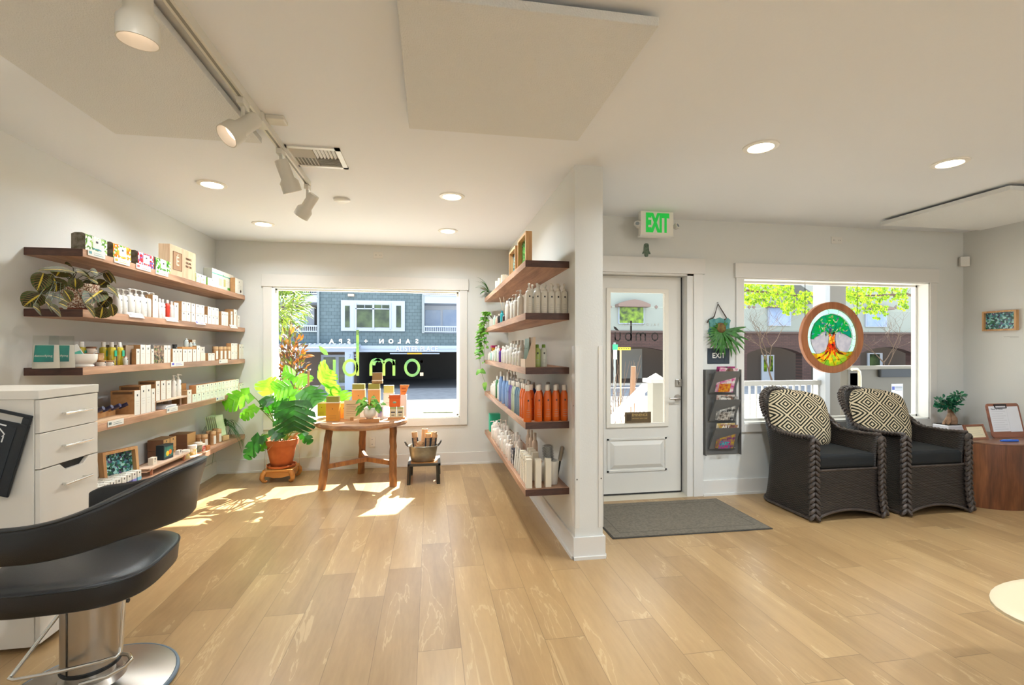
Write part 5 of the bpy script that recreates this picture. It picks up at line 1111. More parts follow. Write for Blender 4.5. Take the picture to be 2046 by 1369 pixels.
single('kraft_block', MB().box(-.07, .05, -.01, .05, 0, .035), KRAFT, 'low kraft box under the lime green box on the round table', 'box', loc=tpt(642, 841)) if 0 else None
st_ = tpt(736, 826)
t = single('wood_riser', MB().box(-.20, .19, -.02, .11, 0, .10), mat('#e8e4da', .6), 'white display step at the back of the round table', 'riser', loc=(st_.x, 5.30, TT + .0006)); RZT = .101
yb_ = 5.31
tea_tin('left copper tin with an olive lid on the display step of the table', 703, 729, 800, .245, '#c9904e', '#8f8a3a', RZT, y=yb_)
tea_tin('right copper tin with an olive lid on the display step of the table', 735, 759, 800, .245, '#c9904e', '#8f8a3a', RZT, y=yb_)
ob = .245 + RZT
tea_tin('brown box topmost over the right copper tin on the round table', 743, 764, 767, .115, '#9a7846', '#8a6a3c', ob + .0015, y=yb_ + .004, lidh=.7)
tb = tea_tin('pale mint box with a lime lid at the back right of the display step', 766, 787, 790, .225, '#d4e6d8', '#c2c06a', RZT + .06, y=yb_ + .0, lidh=.36); tb.location.z = TT + RZT + .001
tb2 = tb
t = thing('menu_card', 'kraft card printed with lines of text standing on the round table', 'card', tpt(703, 840)); t.rotation_euler = (-.10, 0, 0)
build('card', MB().box(-.078, .078, 0, .003, .012, .20), mat('#cfae80', .6), t); m = MB()
for k in range(7): m.box(-.055, .055 - .01*(k % 3), -.0006, 0, .05 + .018*k, .053 + .018*k)
build('print', m, mat('#7a5c36', .5), t); build('stand', MB().box(-.012, .018, -.03, .02, 0, .03), OAKB, t)
q = tpt(738, 845); t = single('plant_block', MB().box(-.095, .09, 0, .10, 0, .033), wood('block_wood', '#a5693a', '#cf9258', 0, 12, .5), 'small wooden block under the white flowerpot on the round table', 'wood block', loc=q, bevel=.002)
t = thing('potted_pothos', 'small pothos in a round white pot on the wooden block', 'plant', (q.x + .0, q.y + .05, TT + .0345))
build('pot', MB().lathe([(.03, 0), (.034, .003), (.055, .03), (.062, .06), (.055, .095), (.048, .10), (.044, .095), (.001, .09)], n=22), mat('#ece2d2', .45), t)
m = MB(); st = MB(); random.seed(8)
for i in range(26):
    a = random.uniform(0, 6.28); s_ = random.uniform(.02, .12); b_ = Vector((math.cos(a)*s_, math.sin(a)*s_*.6, .13 + random.uniform(0, .09) - s_*.3)); an = a + random.uniform(-.6, .6); e_ = b_ + Vector((math.cos(an)*.05, math.sin(an)*.03 - .02, -.035 + random.uniform(-.01, .03))); st.tube([(0, 0, .09), (b_*.5) + Vector((0, 0, .08)), b_], .002, 5); m.leaf(b_, e_, (0, -.8, .6), .045, droop=.08, shape=lambda t_: (1 - t_) ** .6 * min(1, .5 + 4*t_))
for bx_, bz_ in ((-.10, .10), (-.13, .06), (.10, .08), (.12, .10)): m.leaf((bx_*.6, -.03, bz_ + .04), (bx_, -.05, bz_ - .03), (0, -1, .3), .05, droop=.05, shape=lambda t_: (1 - t_) ** .6 * min(1, .5 + 4*t_))
build('foliage', m, mat('#3f8a24', .4, hex2='#86b83a', vscale=22, trans=.3), t); build('stems', st, STEM, t)
q = tpt(792, 838)
t = single('wood_plank', MB().box(-.085, .085, 0, .09, 0, .018), wood('block_wood2', '#b5743f', '#d69c62', 0, 12, .5), 'wooden plank under the soap boxes at the right of the round table', 'wood plank', loc=q)
for i in range(2):
    c_ = carton('beige soap box with dark print under the orange box, %s of two' % nth(i), .066, .105, .06, (q.x - .036 + .072*i, q.y + .012, TT + .0195), 0, front=mat('#d6c7a4', .6), side=mat('#b8aa86', .6), mark=False, group='beige soap boxes'); build('print', MB().box(-.02, .022, -.0006, 0, .045, .058).box(-.015, .015, -.0006, 0, .018, .026), INK, c_); build('box_top', MB().box(-.033, .033, -.0008, 0, .085, .1045), mat('#a9a868', .6), c_)
t = thing('orange_box', 'bright orange box with an oval green badge at the right of the round table', 'box', (q.x - .02, q.y + .02, TT + .0195 + .107)); build('box_body', MB().box(-.052, .055, 0, .07, 0, .085), mat('#e0601c', .5), t, bevel=.002); build('lid', MB().box(-.054, .057, -.002, .072, .086, .118, 0).box(-.05, .05, 0, .07, .118, .122, 1), [mat('#d8581a', .5), CARD], t); build('badge', MB().ball((0, 0, .045), (.018, .0015, .011), 14), mat('#8aa88a', .5), t)
t = thing('white_pillar_box', 'tall white box behind the orange box on the round table', 'box', (q.x + .06, q.y + .15, TT + .0006)); build('box_body', MB().box(-.03, .035, 0, .06, 0, .235), CARD, t, bevel=.002)
t = thing('orange_wedge', 'orange flared box on top of the tall white box', 'box', (q.x + .065, q.y + .15, TT + .2362)); build('box_body', MB().prism([(-.032, 0, 0), (.018, 0, 0), (.055, 0, .10), (-.04, 0, .10)], (0, .06, 0), 0, 0), mat('#e8863c', .5), t); build('print', MB().box(-.02, .02, -.0008, 0, .03, .035).box(-.022, .022, -.0008, 0, .06, .075), mat('#c05a2a', .5), t)
t = thing('brochure_stand', 'white leaflet stand between the white flowerpot and the soap boxes', 'stand', tpt(763, 832)); t.location.y = 5.12
build('stand_back', MB().prism([(-.03, 0, 0), (.03, 0, 0), (.03, .05, .16), (-.03, .05, .16)], (0, .004, 0)), CARD, t); build('picture', MB().prism([(-.02, -.002, .02), (.02, -.002, .02), (.02, .034, .12), (-.02, .034, .12)], (0, -.001, 0)), mat('#5a4a7a', .4, hex2='#c8a8a0', vscale=20), t)
for i, (px, py, c_) in enumerate(((640, 845, '#f0d8c8'), (676, 846, '#f0d0bc'), (766, 843, '#f4ece4'))): g = single('flyer', MB().box(-.055, .055, -.028, .03, 0, .002), mat(c_, .5), 'pale flyer lying at the %s of the round table edge' % ('far left', 'front left', 'front middle')[i], 'flyer', 'flyers on the round table', loc=tpt(px, py)); g.rotation_euler = (0, 0, .5 - .3*i)
# ================================================================= stool with the zinc tub
t = thing('metal_stool', 'low dark metal stool with a wooden seat right of the round table', 'stool', (-.063, 5.19, 0))
IRON = mat('#4a4a46', .4, .7, name='dark_iron'); SZT = .205
for (x, y) in ((-.224, 4.99), (.086, 4.99), (-.214, 5.37), (.098, 5.38)):
    lx, ly_ = (x + .063) * .96, y - 5.19; build('leg', MB().bar((lx, ly_, 0), (lx * .95, ly_ * .95, SZT - .012), .026, .026).box(lx-.016, lx+.016, ly_-.016, ly_+.016, 0, .012), IRON, t)
m = MB(); a, b = .165, .20
for q_ in ((-a, a, -b, -b+.028), (-a, a, b-.028, b), (-a, -a+.028, -b, b), (a-.028, a, -b, b)): m.box(*q_, SZT - .024, SZT)
build('seat_frame', m, IRON, t, bevel=.003); build('seat', MB().box(-a+.028, a-.028, -b+.028, b-.028, SZT-.02, SZT-.003), OAKB, t)
tb = Vector((-.075, 5.16, SZT + .0005)); ZINC = mat('#8f8c80', .4, .75, hex2='#a8a698', vscale=10, name='galvanised_zinc')
t = thing('zinc_tub', 'oval galvanised tub on the metal stool', 'tub', tb)
rows = []; n = 36
for sx_, sy_, z in ((.001, .001, .004), (.118, .085, .0), (.124, .09, .006), (.136, .102, .07), (.150, .112, .150), (.156, .118, .158), (.150, .112, .162), (.142, .104, .154), (.120, .086, .012), (.001, .001, .012)): rows.append([Vector((sx_*abs(math.cos(a_))**.8*math.copysign(1, math.cos(a_)), sy_*abs(math.sin(a_))**.8*math.copysign(1, math.sin(a_)), z)) for a_ in (2*PI*k/n for k in range(n))])
m = MB(); m.quads(rows, 0, True, True); build('tub_body', m, ZINC, t)
for s_ in (-1, 1): build('handle', MB().tube([(s_*.152, -.03, .15), (s_*.172, -.03, .17), (s_*.188, -.022, .20), (s_*.188, .022, .20), (s_*.172, .03, .17), (s_*.152, .03, .15)], .0055, 6), IRON, t)
KP = mat('#cfa274', .6, name='kraft_paper_roll')
for i, (px, dy, L_, tx, ty, r_, net) in enumerate(((826, 0, .285, -.10, .05, .029, 1), (846, .02, .31, .05, .05, .031, 0), (836, -.055, .19, .02, .02, .032, 2), (858, -.03, .27, .05, .0, .028, 1), (871, -.01, .285, .12, .0, .029, 1), (880, .04, .25, .14, .05, .016, 0), (866, .05, .27, .02, .04, .024, 0))):
    q = onY(px, 850, tb.y); bx_ = max(-.10, min(.10, (q.x - tb.x) * .62))
    g = thing('paper_roll', ('kraft roll wrapped in black netting', 'plain kraft paper roll', 'kraft roll tied with brown cords')[(1, 0, 2)[[1, 0, 2].index(net)]] if 0 else ({1: 'kraft roll in black netting', 0: 'plain kraft roll', 2: 'kraft roll tied with brown cords'}[net] + ' standing in the zinc tub, %s from the left' % nth((0, 2, 1, 3, 5, 6, 4)[i])), 'roll', (tb.x + bx_, tb.y + dy, tb.z + .014), group='rolls in the zinc tub'); g.rotation_euler = (-ty, tx, 0)
    build('roll', MB().lathe([(r_, 0), (r_, L_), (r_*.8, L_ + .001), (r_*.78, L_ - .02), (.001, L_ - .02)], n=16), KP, g)
    m = MB()
    if net == 1:
        for k in range(9): m.tube([(r_*1.04*math.cos(j*PI/8), r_*1.04*math.sin(j*PI/8), .10 + .015*k + .004*(j % 2)) for j in range(16)], .0022, 4, closed=True)
        for j in (9, 10, 14, 15): m.tube([(r_*1.05*math.cos(j*PI/8), r_*1.05*math.sin(j*PI/8), .10), (r_*1.05*math.cos(j*PI/8), r_*1.05*math.sin(j*PI/8), .225)], .0045, 4)
        build('netting', m, mat('#26303a', .7), g)
    elif net == 2:
        for k in range(5): m.tube([(r_*1.03*math.cos(j*PI/8), r_*1.03*math.sin(j*PI/8), .06 + .028*k + .01*math.sin(j*PI/8)) for j in range(16)], .002, 4, closed=True)
        build('cords', m, mat('#7a4a26', .7), g)
# ================================================================= monstera on its little stand
mc = Vector((-1.545, 5.42, 0)); TEAKM = wood('teak_stand', '#a5662a', '#cf9046', 0, 12, .4)
t = thing('plant_stand', 'low carved wooden stand with curled feet under the big potted plant', 'plant stand', mc)
SZ_ = .135
build('stand_top', MB().box(-.145, .145, -.145, .145, SZ_ - .022, SZ_), TEAKM, t, bevel=.006)
m = MB()
for s_ in (-1, 1):
    m.prism([(-.13, s_*.135, SZ_-.022), (-.13, s_*.135, .07), (-.09, s_*.135, .065), (-.04, s_*.135, .05), (.04, s_*.135, .05), (.09, s_*.135, .065), (.13, s_*.135, .07), (.13, s_*.135, SZ_-.022)], (0, -s_*.02, 0)); m.prism([(s_*.135, -.13, SZ_-.022), (s_*.135, -.13, .07), (s_*.135, -.04, .05), (s_*.135, .04, .05), (s_*.135, .13, .07), (s_*.135, .13, SZ_-.022)], (-s_*.02, 0, 0))
build('apron', m, TEAKM, t, bevel=.002)
for sx_ in (-1, 1):
    for sy_ in (-1, 1): build('leg', MB().tube([(sx_*.122, sy_*.122, SZ_-.02), (sx_*.142, sy_*.138, .085), (sx_*.148, sy_*.142, .05), (sx_*.135, sy_*.132, .022), (sx_*.118, sy_*.118, .012), (sx_*.108, sy_*.11, .02)], [.026, .027, .024, .019, .014, .012], 10), TEAKM, t)
t = thing('monstera', 'big monstera with split leaves in a terracotta pot beside the round table', 'plant', (mc.x, mc.y, SZ_ + .0005))
build('saucer', MB().lathe([(.115, 0), (.14, .006), (.148, .028), (.138, .028), (.13, .010), (.001, .010)], n=28), TERRA, t)
build('pot', MB().lathe([(.098, .011), (.102, .014), (.146, .232), (.162, .234), (.170, .295), (.160, .297), (.150, .27), (.001, .262)], n=30), TERRA, t); build('soil', MB().lathe([(.001, .27), (.150, .268)], n=20), SOIL, t)
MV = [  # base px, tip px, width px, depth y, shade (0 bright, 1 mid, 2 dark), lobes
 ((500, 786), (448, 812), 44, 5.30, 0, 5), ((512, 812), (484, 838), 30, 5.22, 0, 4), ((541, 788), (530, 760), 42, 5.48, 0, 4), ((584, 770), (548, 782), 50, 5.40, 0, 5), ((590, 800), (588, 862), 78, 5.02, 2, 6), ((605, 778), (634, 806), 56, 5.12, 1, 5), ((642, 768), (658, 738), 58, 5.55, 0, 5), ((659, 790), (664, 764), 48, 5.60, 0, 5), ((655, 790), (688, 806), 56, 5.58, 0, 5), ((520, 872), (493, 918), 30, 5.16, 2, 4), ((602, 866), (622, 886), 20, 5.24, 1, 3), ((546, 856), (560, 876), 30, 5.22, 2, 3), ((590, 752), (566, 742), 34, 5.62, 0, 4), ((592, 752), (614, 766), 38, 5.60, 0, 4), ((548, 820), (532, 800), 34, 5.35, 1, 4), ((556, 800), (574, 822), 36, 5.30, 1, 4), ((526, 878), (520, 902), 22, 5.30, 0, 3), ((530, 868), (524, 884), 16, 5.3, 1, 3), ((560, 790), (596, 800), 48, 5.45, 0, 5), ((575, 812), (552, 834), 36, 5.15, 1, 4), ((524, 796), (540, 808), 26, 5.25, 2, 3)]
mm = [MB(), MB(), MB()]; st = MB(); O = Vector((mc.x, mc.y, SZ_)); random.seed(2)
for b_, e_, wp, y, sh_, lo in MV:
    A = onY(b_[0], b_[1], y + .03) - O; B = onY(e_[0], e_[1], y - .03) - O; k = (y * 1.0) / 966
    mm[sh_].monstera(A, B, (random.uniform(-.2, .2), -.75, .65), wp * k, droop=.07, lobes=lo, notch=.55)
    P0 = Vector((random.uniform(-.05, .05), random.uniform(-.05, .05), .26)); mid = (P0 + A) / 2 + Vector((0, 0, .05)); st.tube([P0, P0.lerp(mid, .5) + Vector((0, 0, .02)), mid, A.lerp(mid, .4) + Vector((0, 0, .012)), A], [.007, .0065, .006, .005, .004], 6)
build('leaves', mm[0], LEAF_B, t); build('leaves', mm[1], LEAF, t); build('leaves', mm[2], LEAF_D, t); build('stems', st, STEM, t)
m = MB(); random.seed(6)
for i in range(16): a = random.uniform(0, 6.28); m.tube([(.08*math.cos(a), .08*math.sin(a), .265), (.12*math.cos(a), .12*math.sin(a), .31), (.16*math.cos(a), .16*math.sin(a), .30)], .003, 5)
for a, L_ in ((2.6, .36), (.3, .30), (4.4, .25)): m.tube([(.10*math.cos(a), .10*math.sin(a)-.05, .27), (.19*math.cos(a), .19*math.sin(a)-.08, .22), (.20*math.cos(a)-.0, .20*math.sin(a)-.10, .27 - L_)], .002, 5)
build('aerial_roots', m, mat('#a88a68', .7), t)
m = MB()
m.tube([onY(618, 860, 5.48) - O, onY(616, 700, 5.5) - O] if 0 else [onY(616, 800, 5.5) - O, onY(616.5, 742, 5.5) - O], .011, 8); m.tube([Vector((.05, .05, .26)), onY(612, 850, 5.48) - O, onY(616, 800, 5.5) - O], .011, 8); build('support_stake', m, mat('#b98a66', .7), t)
# ================================================================= white drawer unit by the left wall
CABM = mat('#e6dfd4', .4, name='cabinet_white'); XC = -1.75; CY0, CY1, CH = 2.52, 2.915, 1.183
t = thing('drawer_unit', 'tall white drawer unit against the left wall behind the salon chair', 'drawer unit', (XL + .015, CY0, 0)); W3 = XC - XL - .015; DY = CY1 - CY0
build('carcass', MB().box(0, W3 - .022, 0, DY, .02, CH - .04), CABM, t, bevel=.002); build('top_panel', MB().box(0, W3, -.004, DY + .004, CH - .04, CH), CABM, t, bevel=.002)
def handle(parent, zc):
    m = MB().cyl((.028, -.095, zc), (.028, .095, zc), .006)
    for s_ in (-.072, .072): m.cyl((0, s_, zc), (.028, s_, zc), .0045)
    build('handle', m, CHROME, parent, loc=(0, 0, 0))
for (z0, z1, hz, nt_) in ((.988, 1.138, 1.062, 0), (.824, .984, .906, 0), (.35, .818, .722, 1), (.03, .346, .26, 0)):
    m = MB(); y0, y1 = .004, DY - .004
    if nt_: m.prism([(0, y0, z0), (0, y1, z0), (0, y1, z1), (0, y1*.82, z1), (0, y1*.72, z1 - .032), (0, y1*.42, z1 - .032), (0, y1*.32, z1), (0, y0, z1)], (-.02, 0, 0))
    else: m.box(-.02, 0, y0, y1, z0, z1)
    d = build('drawer', m, CABM, t, loc=(W3, 0, 0), bevel=.0015); mm_ = MB().cyl((.028, .115, hz), (.028, .305, hz), .006)
    for y_ in (.14, .28): mm_.cyl((0, y_, hz), (.028, y_, hz), .0045)
    build('handle', mm_, CHROME, d)
    if nt_: build('notch_shade', MB().box(-.0225, -.0205, y1*.30, y1*.84, z1 - .05, z1 - .001), BLACK, d)  # black sheet painting the shade seen through the notch
# black tool board hanging on its side
p = onY(68, 831, CY0 - .015)
t = thing('tool_board', 'black board with a grip slot and white lettering hanging crooked on the drawer unit side', 'board', p); t.rotation_euler = (0, math.radians(15), 0)
BW, BH = .27, .375; m = MB()
m.box(-BW, 0, -.010, 0, -BH, -.045); m.box(-BW, 0, -.010, 0, -.015, 0); m.box(-.035, 0, -.010, 0, -.045, -.015); m.box(-BW, -BW+.035, -.010, 0, -.045, -.015)
BRD = mat('#1d2126', .55, name='black_board'); build('board_body', m, BRD, t, bevel=.003)
build('board_rim', MB().tube([(-.006, -.008, -.01), (-.006, -.008, -BH+.006), (-BW+.006, -.008, -BH+.006), (-BW+.006, -.008, -.006)], .004, 6), BRD, t)
build('pad', MB().box(-BW+.02, -.045, -.0125, -.010, -BH+.06, -.065), mat('#262b31', .7), t, bevel=.001)
WV = mat('#e8e8e6', .5); iv = t.matrix_basis.inverted() if False else (Matrix.Translation(p) @ Euler((0, math.radians(15), 0)).to_matrix().to_4x4()).inverted()
def bp_(px, py): q = iv @ onY(px, py, CY0 - .03); return (q.x, -.0135, q.z)
m = MB(); m.ribbon([bp_(-30, 840), bp_(12, 851)], .006, (0, -1, 0), .001); m.ribbon([bp_(-2, 856), bp_(8, 868), bp_(3, 873), bp_(6, 872), bp_(2, 884)], .005, (0, -1, 0), .001); m.ribbon([bp_(-30, 880), bp_(-12, 866), bp_(-6, 884)], .005, (0, -1, 0), .001); build('lettering', m, WV, t)
# ================================================================= salon chair
cb = Vector((-1.34, 2.19, 0))
t = thing('salon_chair', 'black leather salon chair with a wrap-round back on a round chrome base', 'chair', cb)
build('base_plate', MB().lathe([(.287, 0), (.287, .012), (.280, .020), (.20, .034), (.115, .052), (.10, .075), (.001, .075)], n=56), STEEL, t, sharp=.5)
build('base_rim', MB().tube([(.284*math.cos(k*PI/32), .284*math.sin(k*PI/32), .011) for k in range(64)], .010, 8, closed=True), mat('#5f6e7c', .4), t)
build('inner_column', MB().lathe([(.078, .06), (.078, .14)], n=30), STEEL, t); build('column', MB().lathe([(.094, .115), (.094, .45)], n=40), STEEL, t); build('column_ring', MB().lathe([(.096, .108), (.098, .112), (.098, .122), (.095, .124)], n=40), BLACK, t); build('column_seam', MB().cyl((-.028, -.0915, .12), (-.028, -.0915, .44), .0022, n=6), mat('#6a645c', .4, 1), t)
ctr = Vector((-1.40, 2.275, 0)) - cb
def sup(a, hx, hy, e=3.2, rot=.10):
    ca, sa = math.cos(a), math.sin(a); x = hx * math.copysign(abs(ca) ** (2/e), ca); y = hy * math.copysign(abs(sa) ** (2/e), sa)
    return Vector((x*math.cos(rot) - y*math.sin(rot), x*math.sin(rot) + y*math.cos(rot), 0))
n = 64; rows = []
for sc_, z in ((.0005, .405), (.80, .405), (.955, .408), (.975, .414), (.985, .45), (1.0, .490), (.992, .499), (.97, .505), (.80, .512), (.4, .514), (.0005, .514)): rows.append([ctr + sup(2*PI*k/n, .288*sc_, .292*sc_) + Vector((0, 0, z)) for k in range(n)])
m = MB(); m.quads(rows, 0, True, True); build('seat', m, LEATHER, t, sharp=2)
build('seat_piping', MB().tube([ctr + sup(2*PI*k/n, .288, .292) + Vector((0, 0, .494)) for k in range(n)], .0035, 6, closed=True), LEATHER, t)
# wrap-round band: near arm, back, far arm
import bisect
KEY = [  # world x, y, z bottom, z top, outward lean of the top
 (-1.72, 1.965, .615, .735, .0), (-1.50, 1.955, .617, .742, .005), (-1.36, 1.955, .622, .755, .01), (-1.25, 1.985, .635, .785, .02), (-1.165, 2.06, .648, .832, .035), (-1.105, 2.19, .640, .872, .05), (-1.085, 2.33, .625, .880, .06), (-1.10, 2.46, .62, .872, .05), (-1.17, 2.565, .615, .83, .03), (-1.28, 2.615, .60, .765, .015), (-1.42, 2.625, .58, .725, .005), (-1.545, 2.615, .565, .712, .0), (-1.60, 2.61, .59, .69, .0)]
def cat_(i, t_, c): 
    g = lambda k: KEY[max(0, min(len(KEY)-1, k))][c]; a, b, c_, d = g(i-1), g(i), g(i+1), g(i+2)
    return .5*((2*b) + (-a + c_)*t_ + (2*a - 5*b + 4*c_ - d)*t_*t_ + (-a + 3*b - 3*c_ + d)*t_**3)
path = []
for i in range(len(KEY) - 1):
    for k in range(6): path.append([cat_(i, k/6, c) for c in range(5)])
path.append(list(KEY[-1])); rows = []; seam = []; N_ = len(path); TH_ = .050
for i, (x, y, zb_, zt_, ln) in enumerate(path):
    a, b = path[max(0, i-1)], path[min(N_-1, i+1)]; tg = Vector((b[0]-a[0], b[1]-a[1], 0)).normalized(); o = Vector((tg.y, -tg.x, 0)); P_ = Vector((x, y, 0)) - cb; row = []; hh = zt_ - zb_; e = .25 if i in (0, N_-1) else 1
    for (u, v) in ((-.5, .06), (-.42, 0), (.3, 0), (.5, .05), (.55, .5), (.52, .88), (.40, .985), (.1, 1.0), (-.3, 1.0), (-.48, .95), (-.5, .5)):
        row.append(P_ + o * (u*TH_*e + ln*v*v) + Vector((0, 0, zb_ + hh*(.5 + (v-.5)*(1 if e == 1 else .8)))))
    rows.append(row); seam.append(P_ + o * (.41*TH_ + ln*.95) + Vector((0, 0, zb_ + hh*.972)))
m = MB(); V = m.quads(rows, 0, True, True); m.bm.faces.new(V[0][::-1]); m.bm.faces.new(V[-1]); build('backrest', m, LEATHER, t, sharp=1.6); build('backrest_piping', MB().tube(seam, .0032, 6), LEATHER, t)
for (x, y) in ((-1.46, 2.595),):
    d = (Vector((x, y, 0)) - cb - ctr); q = Vector((x, y, 0)) - cb - d.normalized()*-.002; build('bracket', MB().tube([q - d.normalized()*.12 + Vector((0, 0, .40)), q - d.normalized()*.0 + Vector((0, 0, .40)), q + Vector((0, 0, .60))], .009, 8), CHROME, t); build('bolt', MB().ball(q - d.normalized()*.012 + Vector((0, 0, .645)), .018, 12), CHROME, t)
W = lambda px, py, y: onY(px, py, y) - cb
build('foot_loop', MB().tube([W(118, 1228, 2.20), W(24, 1349, 2.12), W(18, 1356, 2.11), W(28, 1359, 2.10), W(110, 1344, 2.06), W(200, 1322, 2.05), W(232, 1312, 2.07), W(240, 1303, 2.08), W(242, 1290, 2.085), W(248, 1195, 2.10)], .007, 10), CHROME, t)
build('pump_pedal', MB().tube([W(160, 1368, 2.08), W(215, 1352, 2.06), W(250, 1332, 2.07), W(262, 1318, 2.10), W(258, 1308, 2.15), W(238, 1306, 2.19)], .008, 10), CHROME, t); build('lock_lever', MB().tube([W(248, 1200, 2.12), W(258, 1200, 2.12)], .008, 8), BLACK, t)
# white moulded seat at the right edge
q = onZ(1996, 1216, .40)
t = thing('low_table', 'cream white rounded low table top cut by the right edge of the photo', 'table', (q.x + .385, q.y - .065, 0)); rows = []
for k in range(9):
    s_ = k / 8; rows.append([Vector((sc_*.40*math.cos(a), sc_*.24*math.sin(a), .385 + .018*s_)) for a in (2*PI*j/36 for j in range(36)) for sc_ in ((.82, 1.0, 1.0, 1.0, 1.0, 1.0, 1.0, .99, .90)[k],)])
m = MB(); V = m.quads(rows, 0, True, True); m.bm.faces.new(V[0][::-1]); m.bm.faces.new(V[-1]); build('table_top', m, mat('#cfbf9f', .45, name='cream_plastic'), t); build('column', MB().lathe([(.20, 0), (.20, .012), (.03, .03), (.025, .384)], n=24), CHROME, t)
# ================================================================= wicker armchairs
def weave(name, c1, c2, bw, bh):
    m = bpy.data.materials.new(name); m.use_nodes = True; nt = m.node_tree; N = nt.nodes; L = nt.links; b = N['Principled BSDF']; mt = lambda *a: node_math(N, L, *a)
    uv = N.new('ShaderNodeUVMap'); sp = N.new('ShaderNodeSeparateXYZ'); L.new(uv.outputs[0], sp.inputs[0]); U = mt('DIVIDE', sp.outputs[0], bw); V = mt('DIVIDE', sp.outputs[1], bh)
    row = mt('FLOOR', V); ph = mt('MULTIPLY', mt('MODULO', mt('ABSOLUTE', row), 2), PI)
    wv = mt('SINE', mt('ADD', mt('MULTIPLY', U, PI), ph)); vr = mt('SINE', mt('MULTIPLY', mt('FRACT', V), PI)); hgt = mt('MULTIPLY', mt('ADD', mt('MULTIPLY', wv, .28), .72), mt('POWER', vr, .8))
    n = N.new('ShaderNodeTexNoise'); n.inputs['Scale'].default_value = 14; L.new(uv.outputs[0], n.inputs['Vector'])
    r = N.new('ShaderNodeValToRGB'); e = r.color_ramp.elements; e[0].color = lin('#15110f'); e[0].position = .05; e[1].color = lin(c2); e[1].position = .95; k = e.new(.5); k.color = lin(c1)
    L.new(mt('ADD', mt('MULTIPLY', hgt, .75), mt('MULTIPLY', n.outputs['Fac'], .3)), r.inputs[0]); L.new(r.outputs[0], b.inputs['Base Color']); b.inputs['Roughness'].default_value = .42
    bp = N.new('ShaderNodeBump'); bp.inputs['Strength'].default_value = .9; bp.inputs['Distance'].default_value = .006; L.new(hgt, bp.inputs['Height']); L.new(bp.outputs[0], b.inputs['Normal']); return m
WICK = weave('dark_wicker', '#231c19', '#4a3e37', .021, .0095); BRAID = mat('#332a25', .42, hex2='#4a3f39', vscale=30, name='wicker_braid')
def pillow_mat():
    m = bpy.data.materials.new('diamond_fabric'); m.use_nodes = True; nt = m.node_tree; N = nt.nodes; L = nt.links; b = N['Principled BSDF']; mt = lambda *a: node_math(N, L, *a)
    uv = N.new('ShaderNodeUVMap'); sp = N.new('ShaderNodeSeparateXYZ'); L.new(uv.outputs[0], sp.inputs[0])
    a = mt('ABSOLUTE', mt('SUBTRACT', mt('FRACT', mt('MULTIPLY', sp.outputs[0], 3.6)), .5)); c = mt('ABSOLUTE', mt('SUBTRACT', mt('FRACT', mt('MULTIPLY', sp.outputs[1], 3.6)), .5))
    d = mt('MAXIMUM', a, c); st_ = mt('GREATER_THAN', mt('FRACT', mt('MULTIPLY', d, 6.6)), .5)
    q = N.new('ShaderNodeMix'); q.data_type = 'RGBA'; L.new(st_, q.inputs[0]); q.inputs[6].default_value = lin('#cdbb9c'); q.inputs[7].default_value = lin('#26261f'); L.new(q.outputs[2], b.inputs['Base Color']); b.inputs['Roughness'].default_value = .9; b.inputs['Specular IOR Level'].default_value = .1
    n = N.new('ShaderNodeTexNoise'); n.inputs['Scale'].default_value = 90; bp = N.new('ShaderNodeBump'); bp.inputs['Strength'].default_value = .25; bp.inputs['Distance'].default_value = .004; L.new(n.outputs['Fac'], bp.inputs['Height']); L.new(bp.outputs[0], b.inputs['Normal']); return m
def uvquads(mb, uvs, grid, uvg, wrap=False):
    V = mb.quads(grid, 0, True, wrap)
    for r_, u_ in zip(V, uvg):
        for v, q in zip(r_, u_): uvs[v] = q
    return V
def braid(m, pts, r, step):
    pts = [Vector(p) for p in pts]; L_ = [0]
    for a, b in zip(pts, pts[1:]): L_.append(L_[-1] + (b - a).length)
    n = max(2, int(L_[-1] / step)); k = 0
    for i in range(n):
        s_ = (i + .5) / n * L_[-1]
        while k < len(pts) - 2 and L_[k+1] < s_: k += 1
        f_ = (s_ - L_[k]) / max(1e-6, L_[k+1] - L_[k]); p = pts[k].lerp(pts[k+1], f_); t_ = (pts[k+1] - pts[k]).normalized()
        yield p, t_, i
def braid_mesh(pts, r, step, out):
    m = MB()
    for p, t_, i in braid(m, pts, r, step):
        o = (Vector(out) - t_ * Vector(out).dot(t_)).normalized(); sd = t_.cross(o)
        for s_ in (-1, 1):
            ax = (t_ * .80 - sd * (s_ * .62)).normalized(); z = (o * .85 + sd * s_ * .3); z = (z - ax * z.dot(ax)).normalized(); y = z.cross(ax)
            M = Matrix((ax, y, z)).transposed().to_4x4(); m.ball(p + sd * (s_ * r * .52) + o * (.002 * (i % 2)), (step * 1.02, r * .52, r * .62), 8, 0, M)
    return m
PT = []                                              # plan of the shell: left arm, round back, right arm (x, y, t)
for k in range(9): PT.append((-.325, -.33 + .45 * k / 8))
for k in range(1, 18): a = PI - PI * k / 18; PT.append((.325 * math.cos(a), .12 + .235 * math.sin(a)))
for k in range(8, -1, -1): PT.append((.325, -.33 + .45 * k / 8))
def shell_top(i):
    n = len(PT) - 1; s_ = abs(i / n - .5) * 2          # 0 centre back, 1 front
    if s_ > .62: return .645 + .015 * max(0, (s_ - .85) / .15)
    q = 1 - s_ / .62; return .645 + .335 * (3*q*q - 2*q**3) ** .8
